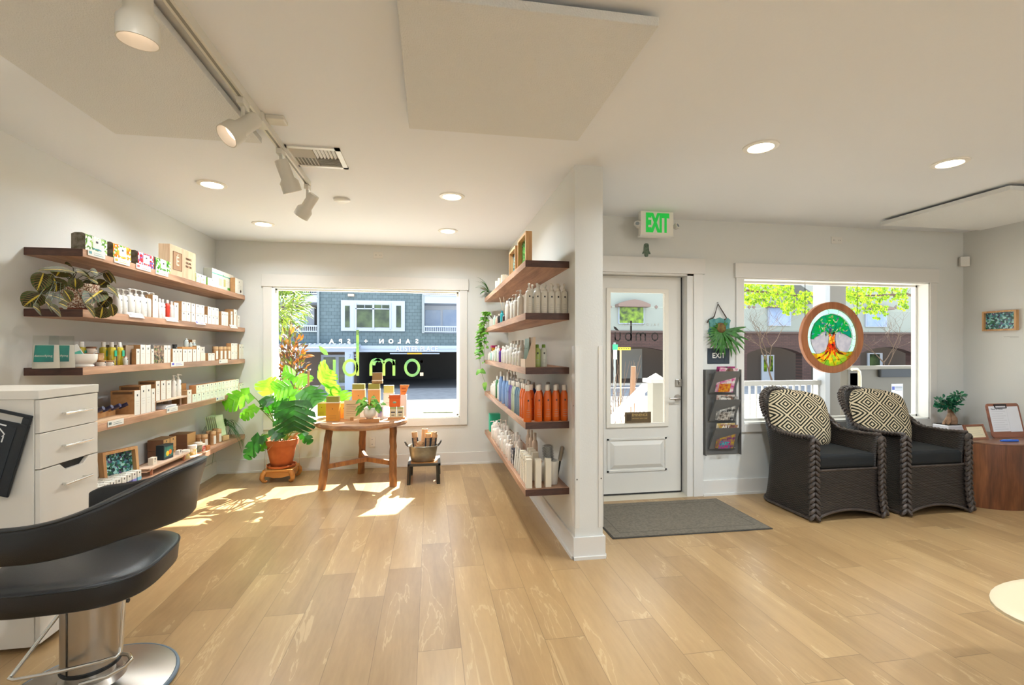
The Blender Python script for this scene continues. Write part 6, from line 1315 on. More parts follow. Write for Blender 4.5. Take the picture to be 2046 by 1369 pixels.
def shell_pt(i, v):
    n = len(PT) - 1; x, y = PT[i]; a, b = PT[max(0, i-1)], PT[min(n, i+1)]; tg = Vector((b[0]-a[0], b[1]-a[1], 0)).normalized(); o = Vector((-tg.y, tg.x, 0)); s_ = abs(i/n - .5) * 2; back = max(0, 1 - s_ / .75); zt = shell_top(i); z = .012 + (zt - .012) * v
    off = .034 * max(0, 1 - z/.30) ** 2 - .012 * math.exp(-((z - .42)/.12) ** 2) + back * .15 * max(0, (z - .5)/.48) ** 1.5 + .02 * max(0, (z - .45)/.2) * (1 - back) * (z < .7)
    return Vector((x, y, z)) + o * off
def make_chair(label, loc, rz):
    t = thing('wicker_armchair', label, 'armchair', loc, rz, 'wicker armchairs'); n = len(PT); NV = 24; acc = [0]
    for a, b in zip(PT, PT[1:]): acc.append(acc[-1] + math.hypot(b[0]-a[0], b[1]-a[1]))
    m = MB(); uvs = {}; uvquads(m, uvs, [[shell_pt(i, v / NV) for i in range(n)] for v in range(NV + 1)], [[(acc[i], shell_pt(i, v / NV).z) for i in range(n)] for v in range(NV + 1)])
    o = build_uv('shell', m, uvs, WICK, t); s_ = o.modifiers.new('solidify', 'SOLIDIFY'); s_.thickness = .026; s_.offset = -1
    m = MB(); uvs = {}; G = []; U = []
    for v in range(13):
        r_ = []; u_ = []
        for i in range(15):
            x = -.315 + .63 * i / 14; zb_ = .02 + .062 * math.cos((i / 14 - .5) * PI) ** .7; z = zb_ + (.405 - zb_) * v / 12; r_.append(Vector((x, -.335 - .022 * max(0, 1 - z/.28) ** 2, z))); u_.append((x, z))
        G.append(r_); U.append(u_)
    uvquads(m, uvs, G, U); o = build_uv('front_panel', m, uvs, WICK, t); s_ = o.modifiers.new('solidify', 'SOLIDIFY'); s_.thickness = .02; s_.offset = 0
    build('front_edge', MB().tube([g + Vector((0, -.004, 0)) for g in G[0]], .013, 8).tube([g + Vector((0, -.004, -.004)) for g in G[-1]], .010, 8), BRAID, t)
    build('bottom_edge', MB().tube([shell_pt(i, 0) + Vector((0, 0, .004)) for i in range(n)], .014, 8), BRAID, t)
    top = [shell_pt(i, 1) + Vector((0, 0, .008)) for i in range(n)]; build('rim_braid', braid_mesh(top, .027, .032, (0, -.35, 1)), BRAID, t)
    for s_ in (-1, 1):
        pts = [Vector((s_ * (.335 + .016 * max(0, 1 - z/.28) ** 2), -.352 - .022 * max(0, 1 - z/.28) ** 2, z)) for z in [.02 + .635 * k / 14 for k in range(15)]]; build('post_braid', braid_mesh(pts, .036, .042, (s_ * .25, -1, 0)), BRAID, t)
    build('seat_cushion', MB().box(-.288, .288, -.345, .20, .405, .525), mat('#0b0e10', .85, bump=.15, bscale=200, name='black_cushion'), t, bevel=.035, seg=4)
    m = MB(); uvs = {}; GN = 22; a = .315
    M = Matrix.Translation((-.03, .14, .745)) @ Matrix.Rotation(math.radians(-18), 4, 'X') @ Matrix.Rotation(math.radians(6), 4, 'Y')
    for s_ in (-1, 1):
        G = []; U = []
        for i in range(GN + 1):
            r_ = []; u_ = []
            for j in range(GN + 1):
                u, v = -1 + 2*i/GN, -1 + 2*j/GN; k = 1 - .08 * (1 - u*u) * 0 ; th = .085 * ((1 - u**4) * (1 - v**4)) ** .55; px = u * a * (1 - .10 * (1 - abs(u)) * 0 - .06 * v*v * 0 - .16 * (u*u*v*v)); pz = v * a * .84 * (1 - .16 * (u*u*v*v)); r_.append(M @ Vector((px, -s_ * th, pz))); u_.append((.5 + (u + v) * .36, .5 + (u - v) * .36))
            G.append(r_); U.append(u_)
        uvquads(m, uvs, G, U)
    bmesh.ops.remove_doubles(m.bm, verts=m.bm.verts, dist=.0004); build_uv('pillow', m, {v: q for v, q in uvs.items() if v.is_valid}, PILLOW, t)
    return t
PILLOW = pillow_mat()
ch = make_chair('dark wicker armchair nearer the door, with a diamond-patterned pillow', (3.315, 3.735, 0), 0); ch.scale = (.93, 1, 1)
dup(ch, (4.155, 3.725, 0), 0, 'dark wicker armchair beside the walnut drum table, with a diamond-patterned pillow')
# ================================================================= walnut drum table and the things on it
DRUM = wood('walnut_drum', '#4f2e1e', '#8a5636', 2, 9, .4, .1, .08, c3='#6b4029'); dc = Vector((4.945, 3.66, 0)); DH = .565
dc = Vector((4.985, 3.735, 0))
t = thing('drum_table', 'round walnut drum table in the right corner', 'table', dc); build('drum_body', MB().lathe([(.416, 0), (.42, .006), (.42, DH - .012)], n=64), DRUM, t); build('table_top', MB().lathe([(.42, DH - .0115), (.424, DH - .009), (.424, DH - .002), (.421, DH), (.001, DH)], n=64), wood('walnut_top', '#5a3a2a', '#9a7058', 0, 7, .3, .15, .05), t, sharp=.5)
# bonsai
q = onZ(1925, 862, DH); q = Vector((4.97, 3.93, DH + .0005))
t = thing('ficus_bonsai', 'small ficus bonsai with a swollen trunk in a white pot on the drum table', 'plant', q)
build('pot', MB().box(-.10, .10, -.075, .075, 0, .075), mat('#e9eaf0', .3, name='white_glaze'), t, bevel=.012, seg=3); build('soil', MB().box(-.09, .09, -.065, .065, .074, .078), mat('#2a2420', .9, bump=.5), t)
BRK = mat('#b08a6c', .7, hex2='#8a6a50', vscale=30, bump=.3, bscale=60, name='ficus_bark')
build('trunk', MB().tube([(.045, 0, .07), (.042, 0, .10), (.040, 0, .13), (.030, 0, .165), (.018, 0, .20), (.012, 0, .235), (.015, 0, .27)], [.036, .042, .040, .028, .020, .015, .011], 12).tube([(-.05, -.01, .075), (-.025, -.01, .105), (.0, 0, .14), (.015, 0, .19)], [.026, .030, .022, .014], 10).tube([(-.09, -.02, .078), (-.06, -.01, .10), (-.02, -.01, .125)], [.010, .014, .015], 8).tube([(.015, 0, .24), (.06, 0, .29), (.095, 0, .335)], [.010, .007, .005], 8).tube([(.012, 0, .235), (-.05, 0, .27), (-.10, .0, .275)], [.009, .006, .004], 8), BRK, t)
m = MB(); random.seed(14)
for c_, R_, cnt in (((-.06, 0, .28), .055, 40), ((.0, 0, .27), .065, 55), ((.05, 0, .27), .055, 40), ((.095, 0, .345), .045, 34), ((-.11, 0, .285), .035, 20), ((-.02, .01, .24), .05, 30), ((.13, 0, .345), .03, 12)):
    for i in range(cnt):
        d = Vector((random.gauss(0, 1), random.gauss(0, 1), random.gauss(0, .8))).normalized() * R_ * random.uniform(.4, 1); b_ = Vector(c_) + d; e_ = b_ + (d.normalized() + Vector((random.uniform(-.5, .5), random.uniform(-.5, .5), random.uniform(-.6, .3)))).normalized() * .042; m.leaf(b_, e_, (0, -.6, .8), .027, droop=.06, n=3)
build('foliage', m, mat('#1f5a4a', .22, hex2='#2f7a4a', vscale=30, name='ficus_leaf'), t)
t = thing('photo_frame', 'small tilted wooden frame holding a cream card on the drum table', 'photo frame', (4.83, 3.56, DH + .0005), .02); t.rotation_euler = (-.35, 0, .05); m = MB(); w_, h_ = .115, .135; k = .018
for q_ in ((-w_, -w_+k, 0, h_), (w_-k, w_, 0, h_), (-w_+k, w_-k, 0, k), (-w_+k, w_-k, h_-k, h_)): m.box(q_[0], q_[1], 0, .014, q_[2], q_[3])
build('frame', m, wood('frame_wood', '#7a4a34', '#a86e50', 0, 12, .5), t); build('card', MB().box(-w_+k, w_-k, .006, .010, k, h_-k), mat('#e6d8b6', .6), t)
m = MB()
for i in range(4): m.box(-.07, .07 - .02*(i % 2), .0054, .006, .04 + .018*i, .0415 + .018*i)
build('print', m, GREY_INK, t)
t = thing('clipboard', 'wooden clipboard with a printed white form leaning on the drum table', 'clipboard', (5.205, 3.59, DH + .001)); t.rotation_euler = (-.20, 0, .0); w_, h_ = .185, .31
m = MB(); pts = []
for cx_, cz_, a0 in ((w_-.03, .03, -90), (w_-.03, h_-.03, 0), (-w_+.03, h_-.03, 90), (-w_+.03, .03, 180)): pts += [(x, 0, z) for x, z in arc(cx_, cz_, .03, a0, a0 + 90, 6)]
build('clip_board', MB().prism(pts, (0, .008, 0)), wood('clip_wood', '#7a4a38', '#a86c52', 0, 10, .45), t); build('paper', MB().box(-w_+.022, .03, -.0022, -.0006, .055, h_-.025).box(.032, w_-.02, -.0018, -.0006, .05, h_-.03), mat('#e6e6ec', .6), t)
build('clip', MB().tube([(-w_+.09, -.004, h_-.02), (-w_+.09, -.006, h_-.042), (-w_+.215, -.006, h_-.042), (-w_+.215, -.004, h_-.02)], .0045, 6).box(-w_+.085, -w_+.22, -.008, 0, h_-.022, h_-.008), mat('#2e2426', .4, .5), t)
m = MB()
for i in range(9): m.box(-w_+.04, .01 - .03*(i % 2), -.0028, -.0022, .075 + .02*i, .0765 + .02*i)
build('print', m, mat('#9a98a0', .6), t); text('heading', 'Menu of Dates', .022, mat('#6a6870', .6), t, (-.075, -.0026, h_-.052), ext=.0003)
t = thing('blue_pen', 'blue pen lying on the drum table in front of the clipboard', 'pen', (4.955, 3.42, DH + .012), -.08); build('pen_barrel', MB().tube([(-.085, 0, 0), (-.05, 0, 0), (.075, -.005, 0)], [.006, .0105, .010], 10), mat('#2a62c8', .3), t); build('pen_clip', MB().box(-.06, .02, -.004, .004, .008, .012), mat('#7fb4e8', .3), t)
# ================================================================= window lettering on the shop window (seen from behind)
WV2 = mat('#f4f2ee', .5, trans=.6, name='white_vinyl_letter'); GV = mat('#a9c078', .5, hex2='#7fa888', vscale=6, trans=.5, name='green_vinyl_letter')
yw = YB + .096; win1 = bpy.data.objects['window_1']
word = 'SALON + SPA'; xs_ = {0: 833, 1: 815, 2: 798, 3: 781, 4: 762, 6: 731, 8: 697, 9: 680.5, 10: 662.5}
for i, ch_ in enumerate(word):
    if ch_ == ' ': continue
    p = onY(xs_[i], 682.5, yw); text('window_letter', ch_, .072, WV2, win1, (p.x, yw, p.z), (PI/2, 0, PI), ext=.0006, bold=.0015)
m = MB(); W_ = .032
ring_px(m, 823.5, 735, 13.5, 15.5, W_, yw)
stroke_px(m, [(787, 751), (787, 719)], W_, yw); ring_px(m, 777, 730, 10, 11, W_, yw, 0, 180); stroke_px(m, [(767, 751), (767, 730)], W_, yw); ring_px(m, 757, 730, 10, 11, W_, yw, 20, 180) ; stroke_px(m, [(741, 751), (741, 728), (744, 721), (750, 718), (757, 719.5), (759, 723)], W_, yw)
stroke_px(m, [(714.5, 659), (714.5, 751)], W_, yw); ring_px(m, 700, 735, 13, 15, W_, yw)
stroke_px(m, [(668, 719), (668, 740)], W_, yw); ring_px(m, 658, 740, 10, 11, W_, yw, 180, 360); stroke_px(m, [(648, 719), (648, 751)], W_, yw)
build('window_logo', m, GV, win1)
m = MB(); m.prism([onY(a, b, yw) for a, b in ((636.5, 691), (643, 693), (653, 701), (656, 710), (648, 709), (640, 702))], (0, -.001, 0)); build('window_leaf', m, GV, win1)
p = onY(842.5, 748, yw); single('window_sticker', MB().box(-.02, .02, -.001, 0, -.02, .02), mat('#e8e8e4', .5), 'small pale square sticker on the shop window glass beside the green lettering', 'sticker', loc=(p.x, yw, p.z)); p = onY(842.5, 722.5, yw); single('window_sticker', MB().lathe([(.001, 0), (.017, 0)], n=16, M=Matrix.Rotation(PI/2, 4, 'X')), mat('#d8906a', .5), 'small round orange sticker on the shop window glass', 'sticker', loc=(p.x, yw, p.z))
# ================================================================= stained glass disc in the right window
yd = YF + .04; cd = onY(1661, 674.5, yd); RO = .352; RI = .283
t = thing('stained_glass_disc', 'round wood-framed stained glass tree hanging on chains in the right window', 'stained glass', (cd.x, yd, cd.z))
m = MB(); n = 64; rows = []
for r_, y in ((RI, -.022), (RO - .004, -.022), (RO, -.018), (RO, .018), (RI, .018), (RI, -.022)): rows.append([Vector((r_*math.cos(2*PI*k/n), y, r_*math.sin(2*PI*k/n))) for k in range(n)])
m.quads(rows, 0, True, True); build('wood_ring', m, wood('cherry_ring', '#8f5230', '#b8764a', 2, 9, .4), t, sharp=.5)
def gl(c1, c2, nm, sc_=30): return mat(c1, .25, hex2=c2, vscale=sc_, trans=.75, name='stained_' + nm)
def u_(x, z): return Vector((x * RI, 0, z * RI))
RI2 = .83
def flat(pts, y, dy=.003): return [(Vector((p.x, y, p.z))) for p in pts]
m = MB(); a_ = [u_(math.cos(2*PI*k/n), math.sin(2*PI*k/n)) for k in range(n)]; b_ = [u_(RI2*math.cos(2*PI*k/n), RI2*math.sin(2*PI*k/n)) for k in range(n)]
m.quads([[p + Vector((0, .002, 0)) for p in a_], [p + Vector((0, .002, 0)) for p in b_]], 0, False, True); build('border_glass', m, gl('#a8f0dc', '#c4f4e4', 'aqua', 6), t)
can = [(-.82, -.06), (-.80, .18), (-.66, .50), (-.38, .74), (0, .83), (.38, .74), (.66, .50), (.80, .2), (.82, -.02), (.70, .03), (.58, .10), (.40, .16), (.22, .20), (.14, .14), (.05, .10), (-.06, .16), (-.14, .10), (-.24, .22), (-.38, .18), (-.50, .06), (-.62, .02), (-.70, -.06)]
build('canopy_glass', MB().prism(flat([u_(*p) for p in can], .001), (0, .003, 0)), gl('#1cc46a', '#1ab0a0', 'canopy', 9), t)
m = MB(); skyl = [(-.82, -.06), (-.70, -.06), (-.62, .02), (-.50, .06), (-.38, .18), (-.24, .22), (-.14, .10), (-.08, -.14), (-.12, -.32), (-.26, -.48), (-.45, -.56), (-.60, -.57), (-.74, -.38)]; skyr = [(.82, -.02), (.70, .03), (.58, .10), (.40, .16), (.22, .20), (.14, .14), (.14, -.10), (.20, -.34), (.34, -.48), (.55, -.52), (.66, -.50), (.78, -.28)]
m.prism(flat([u_(*p) for p in skyl], .001), (0, .003, 0)); build('sky_glass', m, gl('#d4d2d8', '#c2c2cc', 'sky', 20), t); m = MB(); m.prism(flat([u_(*p) for p in skyr], .001), (0, .003, 0)); build('sky_glass', m, gl('#d4d2d8', '#c2c2cc', 'sky', 20), t)
gr = [(-.98, -.20) if 0 else (-.84, -.54), (-.60, -.57), (-.45, -.56), (-.26, -.48), (-.12, -.36), (.0, -.42), (.2, -.36), (.34, -.48), (.55, -.52), (.66, -.50), (.87, -.49)] + [(math.cos(math.radians(a)), math.sin(math.radians(a))) for a in range(-34, -148, -6)]
build('ground_glass', MB().prism(flat([u_(*p) for p in gr], .001), (0, .003, 0)), mosaic_mat('ground', ['#ffd83a', '#e8e04a', '#ffb83a', '#d8d85a', '#ffe04a', '#b8d85a'], .7), t); bpy.data.materials['mosaic_ground'].node_tree.nodes['Voronoi Texture'].inputs['Scale'].default_value = 26
m = MB()
for pts, w0, w1 in (([(-.12, -.42), (-.05, -.22), (-.02, -.02), (-.08, .12), (-.06, .26)], .20, .05), ([(.10, -.44), (.08, -.25), (.06, -.05), (.10, .12), (.14, .22)], .18, .05), ([(0, -.40), (.02, -.2), (.03, .02)], .26, .16), ([(-.10, -.38), (-.24, -.56), (-.40, -.66), (-.58, -.74)], .12, .03), ([(-.02, -.40), (-.10, -.62), (-.30, -.82)], .10, .03), ([(.06, -.40), (.14, -.62), (.30, -.80)], .10, .03), ([(.10, -.38), (.30, -.54), (.55, -.58), (.76, -.52)], .12, .03)):
    A = []; B = []; KZ = globals().get('KZ', 0) + .0006
    for i, p in enumerate(pts):
        q0, q1 = Vector(pts[max(0, i-1)]), Vector(pts[min(len(pts)-1, i+1)]); tg = (q1 - q0).normalized(); nn = Vector((-tg.y, tg.x)); w_ = (w0 + (w1 - w0)*i/(len(pts)-1))/2; A.append(u_(p[0] + nn.x*w_, p[1] + nn.y*w_) + Vector((0, -.0010 - KZ, 0))); B.append(u_(p[0] - nn.x*w_, p[1] - nn.y*w_) + Vector((0, -.0010 - KZ, 0)))
    m.quads([A, B], 0, False)
mm_ = mosaic_mat('trunk', ['#ff7a22', '#d04a1e', '#ffb02e', '#8a3a1e', '#ffd040', '#f05a1e'], .6); mm_.node_tree.nodes['Voronoi Texture'].inputs['Scale'].default_value = 30; build('trunk_glass', m, mm_, t)
m = MB(); random.seed(9)
for i in range(64):
    a = random.uniform(.15, 3.0); r_ = random.uniform(.22, .76); c_ = Vector((r_*math.cos(a), 0, max(.06, r_*math.sin(a)))); an = random.uniform(0, 3.1); d = Vector((math.cos(an), 0, math.sin(an))) * .07; A = u_(c_.x, c_.z) + Vector((0, -.0075, 0)); D = u_(d.x, d.z); S_ = Vector((-D.z, 0, D.x)) * .32; f_ = m.face([A - D, A - D*.2 + S_, A + D, A + D*.2 - S_], i % 3)
build('leaf_glass', m, [mat('#b8e08a', .3), mat('#e0f0d0', .3), mat('#6f9ae0', .3)], t)
m = MB(); LD = -.0065
def lead(pts, r_=.0012): m.tube([u_(*p) + Vector((0, LD, 0)) for p in pts], r_, 4)
lead([(RI2*math.cos(math.radians(a)), RI2*math.sin(math.radians(a))) for a in range(-32, 214, 6)]); lead(can + [can[0]]); lead(skyl[7:]); lead(skyr[5:]); lead(gr[:11])
for a in (75, 28, -2, -16, 100, 150, 182, 5): lead([(RI2*math.cos(math.radians(a)), RI2*math.sin(math.radians(a))), (.91*math.cos(math.radians(a-3)), .91*math.sin(math.radians(a-3))), (.99*math.cos(math.radians(a)), .99*math.sin(math.radians(a)))])
for a, c_ in ((88, .1), (70, -.1), (52, .08), (35, -.05), (20, .05), (110, .1), (128, -.08), (147, .06), (163, -.03)):
    lead([(.03, .12), (.38*math.cos(math.radians(a + c_*60)), .10 + .32*math.sin(math.radians(a))), (.60*math.cos(math.radians(a - c_*50)), .08 + .48*math.sin(math.radians(a))), (.80*math.cos(math.radians(a)), .80*math.sin(math.radians(a)))], .0012)
for pts in ([(-.2, -.42), (-.14, -.2), (-.12, 0), (-.16, .12)], [(.2, -.40), (.14, -.2), (.12, 0), (.18, .2)], [(0, -.4), (.05, -.2), (-.02, 0), (.04, .14)], [(-.12, -.4), (-.3, -.62), (-.6, -.78)], [(-.05, -.42), (-.14, -.7), (-.3, -.94)], [(.02, -.42), (.0, -.7), (.12, -.97)], [(.1, -.4), (.22, -.66), (.42, -.88)], [(.14, -.38), (.4, -.6), (.74, -.66)], [(-.6, -.72), (-.3, -.8), (.1, -.78), (.5, -.74)], [(.1, -.06), (-.1, -.12)], [(.12, -.22), (-.12, -.28)]): lead(pts, .0016)
build('lead_lines', m, mat('#2a2620', .5, .5), t)
for px in (1608.5, 1712.5):
    q = onY(px, 563, yd); x = q.x - cd.x; zt_ = RW[3] - .012 - cd.z; z0 = math.sqrt(max(.01, (RO-.02)**2 - x*x)); c_ = MB(); k = 0; z = z0
    while z < zt_ - .03: c_.tube([Vector((x + (.004*math.cos(a) if k % 2 else 0), .004*math.cos(a)*(1 - k % 2), z + .008*math.sin(a))) for a in (2*PI*j/8 for j in range(8))], .0014, 4, closed=True); z += .0125; k += 1
    build('chain', c_, mat('#3a3834', .4, .8), t); build('hook', MB().tube([(x, 0, zt_), (x, 0, zt_ - .015), (x + .008, 0, zt_ - .024), (x, 0, zt_ - .034)], .0025, 6), WHITE, t)
# ================================================================= door mat
c_ = [onZ(1239, 1078), onZ(1546, 1057), onZ(1428, 997)]; m = MB(); mx0, mx1, my0, my1 = 1.30, 2.575, 3.305, 4.06
t = thing('door_mat', 'grey-brown doormat in front of the entrance door', 'doormat', ((mx0+mx1)/2, (my0+my1)/2, 0), -.012); a, b = (mx1-mx0)/2, (my1-my0)/2
build('mat_base', MB().box(-a, a, -b, b, .0003, .005), mat('#3a3632', .9, name='mat_rubber'), t); build('mat_pile', MB().box(-a+.012, a-.012, -b+.012, b-.012, .005, .009), mat('#7c7364', .95, hex2='#6a6256', vscale=60, bump=.7, bscale=400, name='mat_pile'), t); m = MB(); k = .085
for q_ in ((-a+k, -a+k+.006, -b+k, b-k), (a-k-.006, a-k, -b+k, b-k), (-a+k, a-k, -b+k, -b+k+.006), (-a+k, a-k, b-k-.006, b-k)): m.box(*q_, .0088, .0098)
build('mat_groove', m, mat('#5f584c', .95), t)
# ================================================================= outside
GZ = -.6
def st(name, mb, mats): o = build(name, mb, mats); o['kind'] = 'structure'; return o
st('street_ground', MB().box(-45, 60, 6.6, 60, GZ - .2, GZ).box(-45, XL - .2, -4, 6.6, GZ - .2, GZ).box(-45, 60, -40, YR - .2, GZ - .2, GZ), mat('#c9c2b8', .9, hex2='#b9b4ac', vscale=2, name='sunlit_concrete'))
st('asphalt_road', MB().box(-45, 60, 19.3, 24.8, GZ, GZ + .01), mat('#7a7d84', .9, hex2='#6c7078', vscale=3, name='asphalt'))
q0, q1 = onZ(845, 825, GZ), onZ(906, 806, GZ)
o = build('grass_strip', MB().prism([onZ(a, b, GZ + .012) for a, b in ((845, 825), (906, 824.5), (893, 805.5), (862, 805.5))], (0, 0, .02)), mat('#8a8f6a', .95, hex2='#5f664a', vscale=9, bump=.8, bscale=40)); o['kind'] = 'stuff'; tag(o, 'dull green planting strip in the sunlit pavement outside the shop window', 'grass')
# eave over the shop window and unseen porch roof sized to shade the door side
st('roof_1', MB().box(-2.9, XP1 + .1, YB + .14, 6.66, 2.21, 2.33).box(XP1, 7.2, YF + .16, 7.15, 2.66, 2.78), WHITE)
st('roof_2', MB().box(-2.9, 7.2, -4, 7.15, 2.79, 2.95), mat('#8a857c', .8))
st('deck', MB().box(XP1 + .01, 7.2, YF + .16, 6.75, -.16, -.05), mat('#8f8a82', .8))
SH = brick_mat('shingle', '#5f7078', '#57686f', '#3f4d54', .26, .17, .008, rough=.85); SIDING = mat('#66757b', .8); BW_ = mat('#a3b0c4', .6, name='blue_white_trim'); BW2 = mat('#a3adbd', .6, name='pale_trim'); DARKG = mat('#191a1d', .6); REFL = mat('#4a5a3a', .15, hex2='#1f2a22', vscale=1.6, name='painted_tree_reflection'); SKYG = mat('#7f93b4', .12, hex2='#93a3bc', vscale=1.2, name='painted_sky_reflection')  # tree and sky reflections are painted into the pane colours
YQ = 25.0
def R_(px0, py0, px1, py1, y=YQ): a, b = onY(px0, py1, y), onY(px1, py0, y); return (a.x, b.x, a.z, b.z)
def bx(m, px0, py0, px1, py1, d0=0.0, d1=.3, mi=0, y=YQ): x0, x1, z0, z1 = R_(px0, py0, px1, py1, y); m.box(x0, x1, y + d0, y + d1, z0, z1, mi); return m
t = thing('apartment_building', 'grey shingled apartment building across the street, seen through the shop window', 'building', (0, 0, 0))
B = lambda nm, m, mt: build(nm, m, mt, t)
ztop = 4.75; x0, x1, z0, _ = R_(637, 700, 847, 691); xa, xb = R_(480, 700, 1010, 691)[:2]
B('shingle_wall', MB().box(x0, x1, YQ, YQ + 3, z0, ztop), SH)
B('siding_band', bx(MB(), 520, 664, 637, 690, .0, .4), SH); B('siding_band', bx(MB(), 847, 667, 1010, 691, .0, .4), SH)
for q_ in ((xa, x0), (x1, xb)): B('recess_wall', MB().box(*q_, YQ + 1.6, YQ + 1.9, z0, ztop), mat('#85827c', .8))
B('balcony_fascia', bx(MB(), 520, 590, 637, 603, -.1, 1.6), BW2); B('balcony_fascia', bx(MB(), 846, 593, 1010, 606, -.1, 1.6), BW2)
for q_ in ((634.5, 570, 638.5, 689), (843, 570, 848, 666)): B('corner_board', bx(MB(), *q_, -.12, 0), mat('#8a949a', .7))
def rail(px0, px1, pt, pb, lb='balcony_railing'):
    m = MB(); bx(m, px0, pt, px1, pt + 2.2, -.15, -.05); bx(m, px0, pb - 1.4, px1, pb, -.15, -.05); p = px0
    while p < px1: bx(m, p, pt, p + 1.3, pb, -.14, -.06); p += 4.2
    B(lb, m, BW2)
rail(560, 635, 650.5, 663); rail(848, 925, 652, 664); rail(590, 635, 575, 588); rail(846, 925, 577, 591)
B('dark_gap', bx(bx(MB(), 520, 583, 635, 590, 0, .1), 847, 586, 1010, 592.5, 0, .1), DARKG)
def fwin(fr, panes, nm='window', gm=REFL, d=-.1):
    o = B(nm, bx(MB(), *fr, d, d + .15), BW2)
    for p in panes: build('pane', bx(MB(), *p, d - .02, d), gm, o)
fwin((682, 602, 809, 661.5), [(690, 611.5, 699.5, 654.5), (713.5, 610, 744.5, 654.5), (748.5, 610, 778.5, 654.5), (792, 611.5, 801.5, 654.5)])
m = MB()
for a in ((711, 617.3, 780, 618.1), (729, 610, 729.8, 617.6), (763, 610, 763.8, 617.6), (710, 606, 713.3, 658), (744.6, 606, 748.4, 658), (778.6, 606, 781.5, 658)): bx(m, *a, -.15, -.1)
B('muntins', m, BW2)
fwin((570, 610, 634, 650), [(574, 622, 600, 650), (622, 612, 634, 650)], gm=mat('#b9d8d8', .15, hex2='#7f98a0', vscale=2), d=1.4); B('door_gap', bx(MB(), 615, 608, 620, 650, 1.35, 1.5), DARKG)
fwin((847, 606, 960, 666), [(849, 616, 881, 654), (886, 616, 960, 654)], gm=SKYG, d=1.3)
m = MB(); 
B('beam', bx(bx(MB(), 717.5, 691, 1010, 703.5, -.3, .3), 717.5, 696.5, 1010, 697.3, -.33, -.3), BW_)
p = onY(833, 697.7, YQ - .34); text('sign_letters', 'ALISTER PLACE', .36, mat('#e9edf4', .5), t, (p.x, YQ - .34, p.z), ext=.02, sx=.86)
m = MB(); bx(m, 560, 688.5, 722, 693.5, -1.6, .2); bx(m, 612, 696, 718, 703, -1.3, .2); B('porch_roof', m, BW_)
m = MB(); k = 606
while k < 720: bx(m, k, 686.8, k + 3.5, 689.5, -1.7, -1.5); k += 9.3
B('rafter_ends', m, BW2)
m = MB(); bx(m, 603, 703, 615, 775, -1.3, -.9); B('pillar', m, BW_); B('pillar', bx(MB(), 698, 703, 713, 775, -1.3, -.9), BW_)
p = onY(705, 712, YQ - 1.32); text('house_number', '715', .26, mat('#8a94a8', .5), t, (p.x, YQ - 1.32, p.z), ext=.01)
B('entry_wall', bx(MB(), 560, 703, 716, 772, .3, .6), mat('#6a5c52', .8)); o = B('entry_door', bx(MB(), 640, 709, 698, 772, .15, .3), BW2)
for a in ((645.5, 714, 669, 765), (676, 714, 696, 765)): build('pane', bx(MB(), *a, .12, .15), REFL, o)
B('garage_wall', bx(MB(), 690, 690, 1050, 800, 7.5, 8), DARKG); B('garage_ceiling', MB().box(*R_(716, 703, 1010, 700)[:2], YQ + .3, YQ + 8, R_(716, 703, 1010, 700)[2], R_(716, 703, 1010, 700)[2] + .1), DARKG); B('garage_floor', MB().box(*R_(716, 703, 1010, 700)[:2], YQ - .1, YQ + 8, GZ + .01, GZ + .02), mat('#4a4d54', .8)); B('garage_side', bx(MB(), 713.5, 703, 718, 775, 0, 8), DARKG)
B('clearance_bar', bx(MB(), 780, 705.6, 878, 707.6, -.25, -.15), BW2); B('clearance_sign', bx(MB(), 814, 705.2, 843, 707.8, -.27, -.25), mat('#e0a82a', .5)); B('wall_lamp', bx(MB(), 696, 588, 708, 592.5, -.15, 0), mat('#d8b8a0', .5))
B('roof_slab', MB().box(xa, xb, YQ - .2, YQ + 10, ztop, ztop + .15), SIDING)
# cream and brick building
t = thing('brick_building', 'cream building with a brick ground floor across the street, seen through door and right window', 'building', (0, 0, 0))
CRM = mat('#8f958e', .85, name='cream_stucco'); BRK2 = brick_mat('red_brick', '#4a332d', '#553b35', '#3c2f2b', .30, .09, .012); PED = mat('#7d6a62', .8, name='pediment_stone')
xa, xb = onY(1130, 700, YQ).x, onY(2050, 700, YQ).x; zbk = onY(1270, 664, YQ).z; B('upper_wall', MB().box(xa, xb, YQ, YQ + .5, zbk, 6.4), CRM)
m = MB()
def arch(px0, px1, zs, zc):                           # brick spandrel above a segmental arch
    a, b = onY(px0, 700, YQ).x, onY(px1, 700, YQ).x; pts = [Vector((a, YQ - .1, zbk)), Vector((b, YQ - .1, zbk))] + [Vector((b + (a - b)*k/16, YQ - .1, zs + (zc - zs)*(1 - (2*k/16 - 1)**2))) for k in range(17)]; m.prism(pts, (0, .5, 0)); return a, b
z_sp, z_cr = onY(1500, 707, YQ).z, onY(1560, 693.5, YQ).z
spans = [(1190, 1345), (1375, 1480), (1490, 1600), (1618, 1700), (1716, 1822), (1850, 1960)]; edges = []
for a, b in spans: edges.append(arch(a, b, z_sp, z_cr))
pa = xa
for a, b in edges + [(xb, xb)]: m.box(pa, a, YQ - .1, YQ + .4, GZ, zbk); pa = b
B('brick_front', m, BRK2); B('storefront', MB().box(xa, xb, YQ + 1.8, YQ + 2.0, GZ, zbk), mat('#3f3630', .7)); B('cornice', MB().box(xa, xb, YQ - .2, YQ, zbk - .03, zbk + .08), mat('#5a4a44', .8)); B('scoring', MB().box(xa, xb, YQ - .01, YQ, onY(1270, 613.5, YQ).z - .02, onY(1270, 613.5, YQ).z + .02), mat('#9fa69c', .8))
FOLR = mat('#7a9a1e', .2, hex2='#2a3a12', vscale=3.5, name='painted_foliage_reflection')  # leaf reflection painted into the pane colour
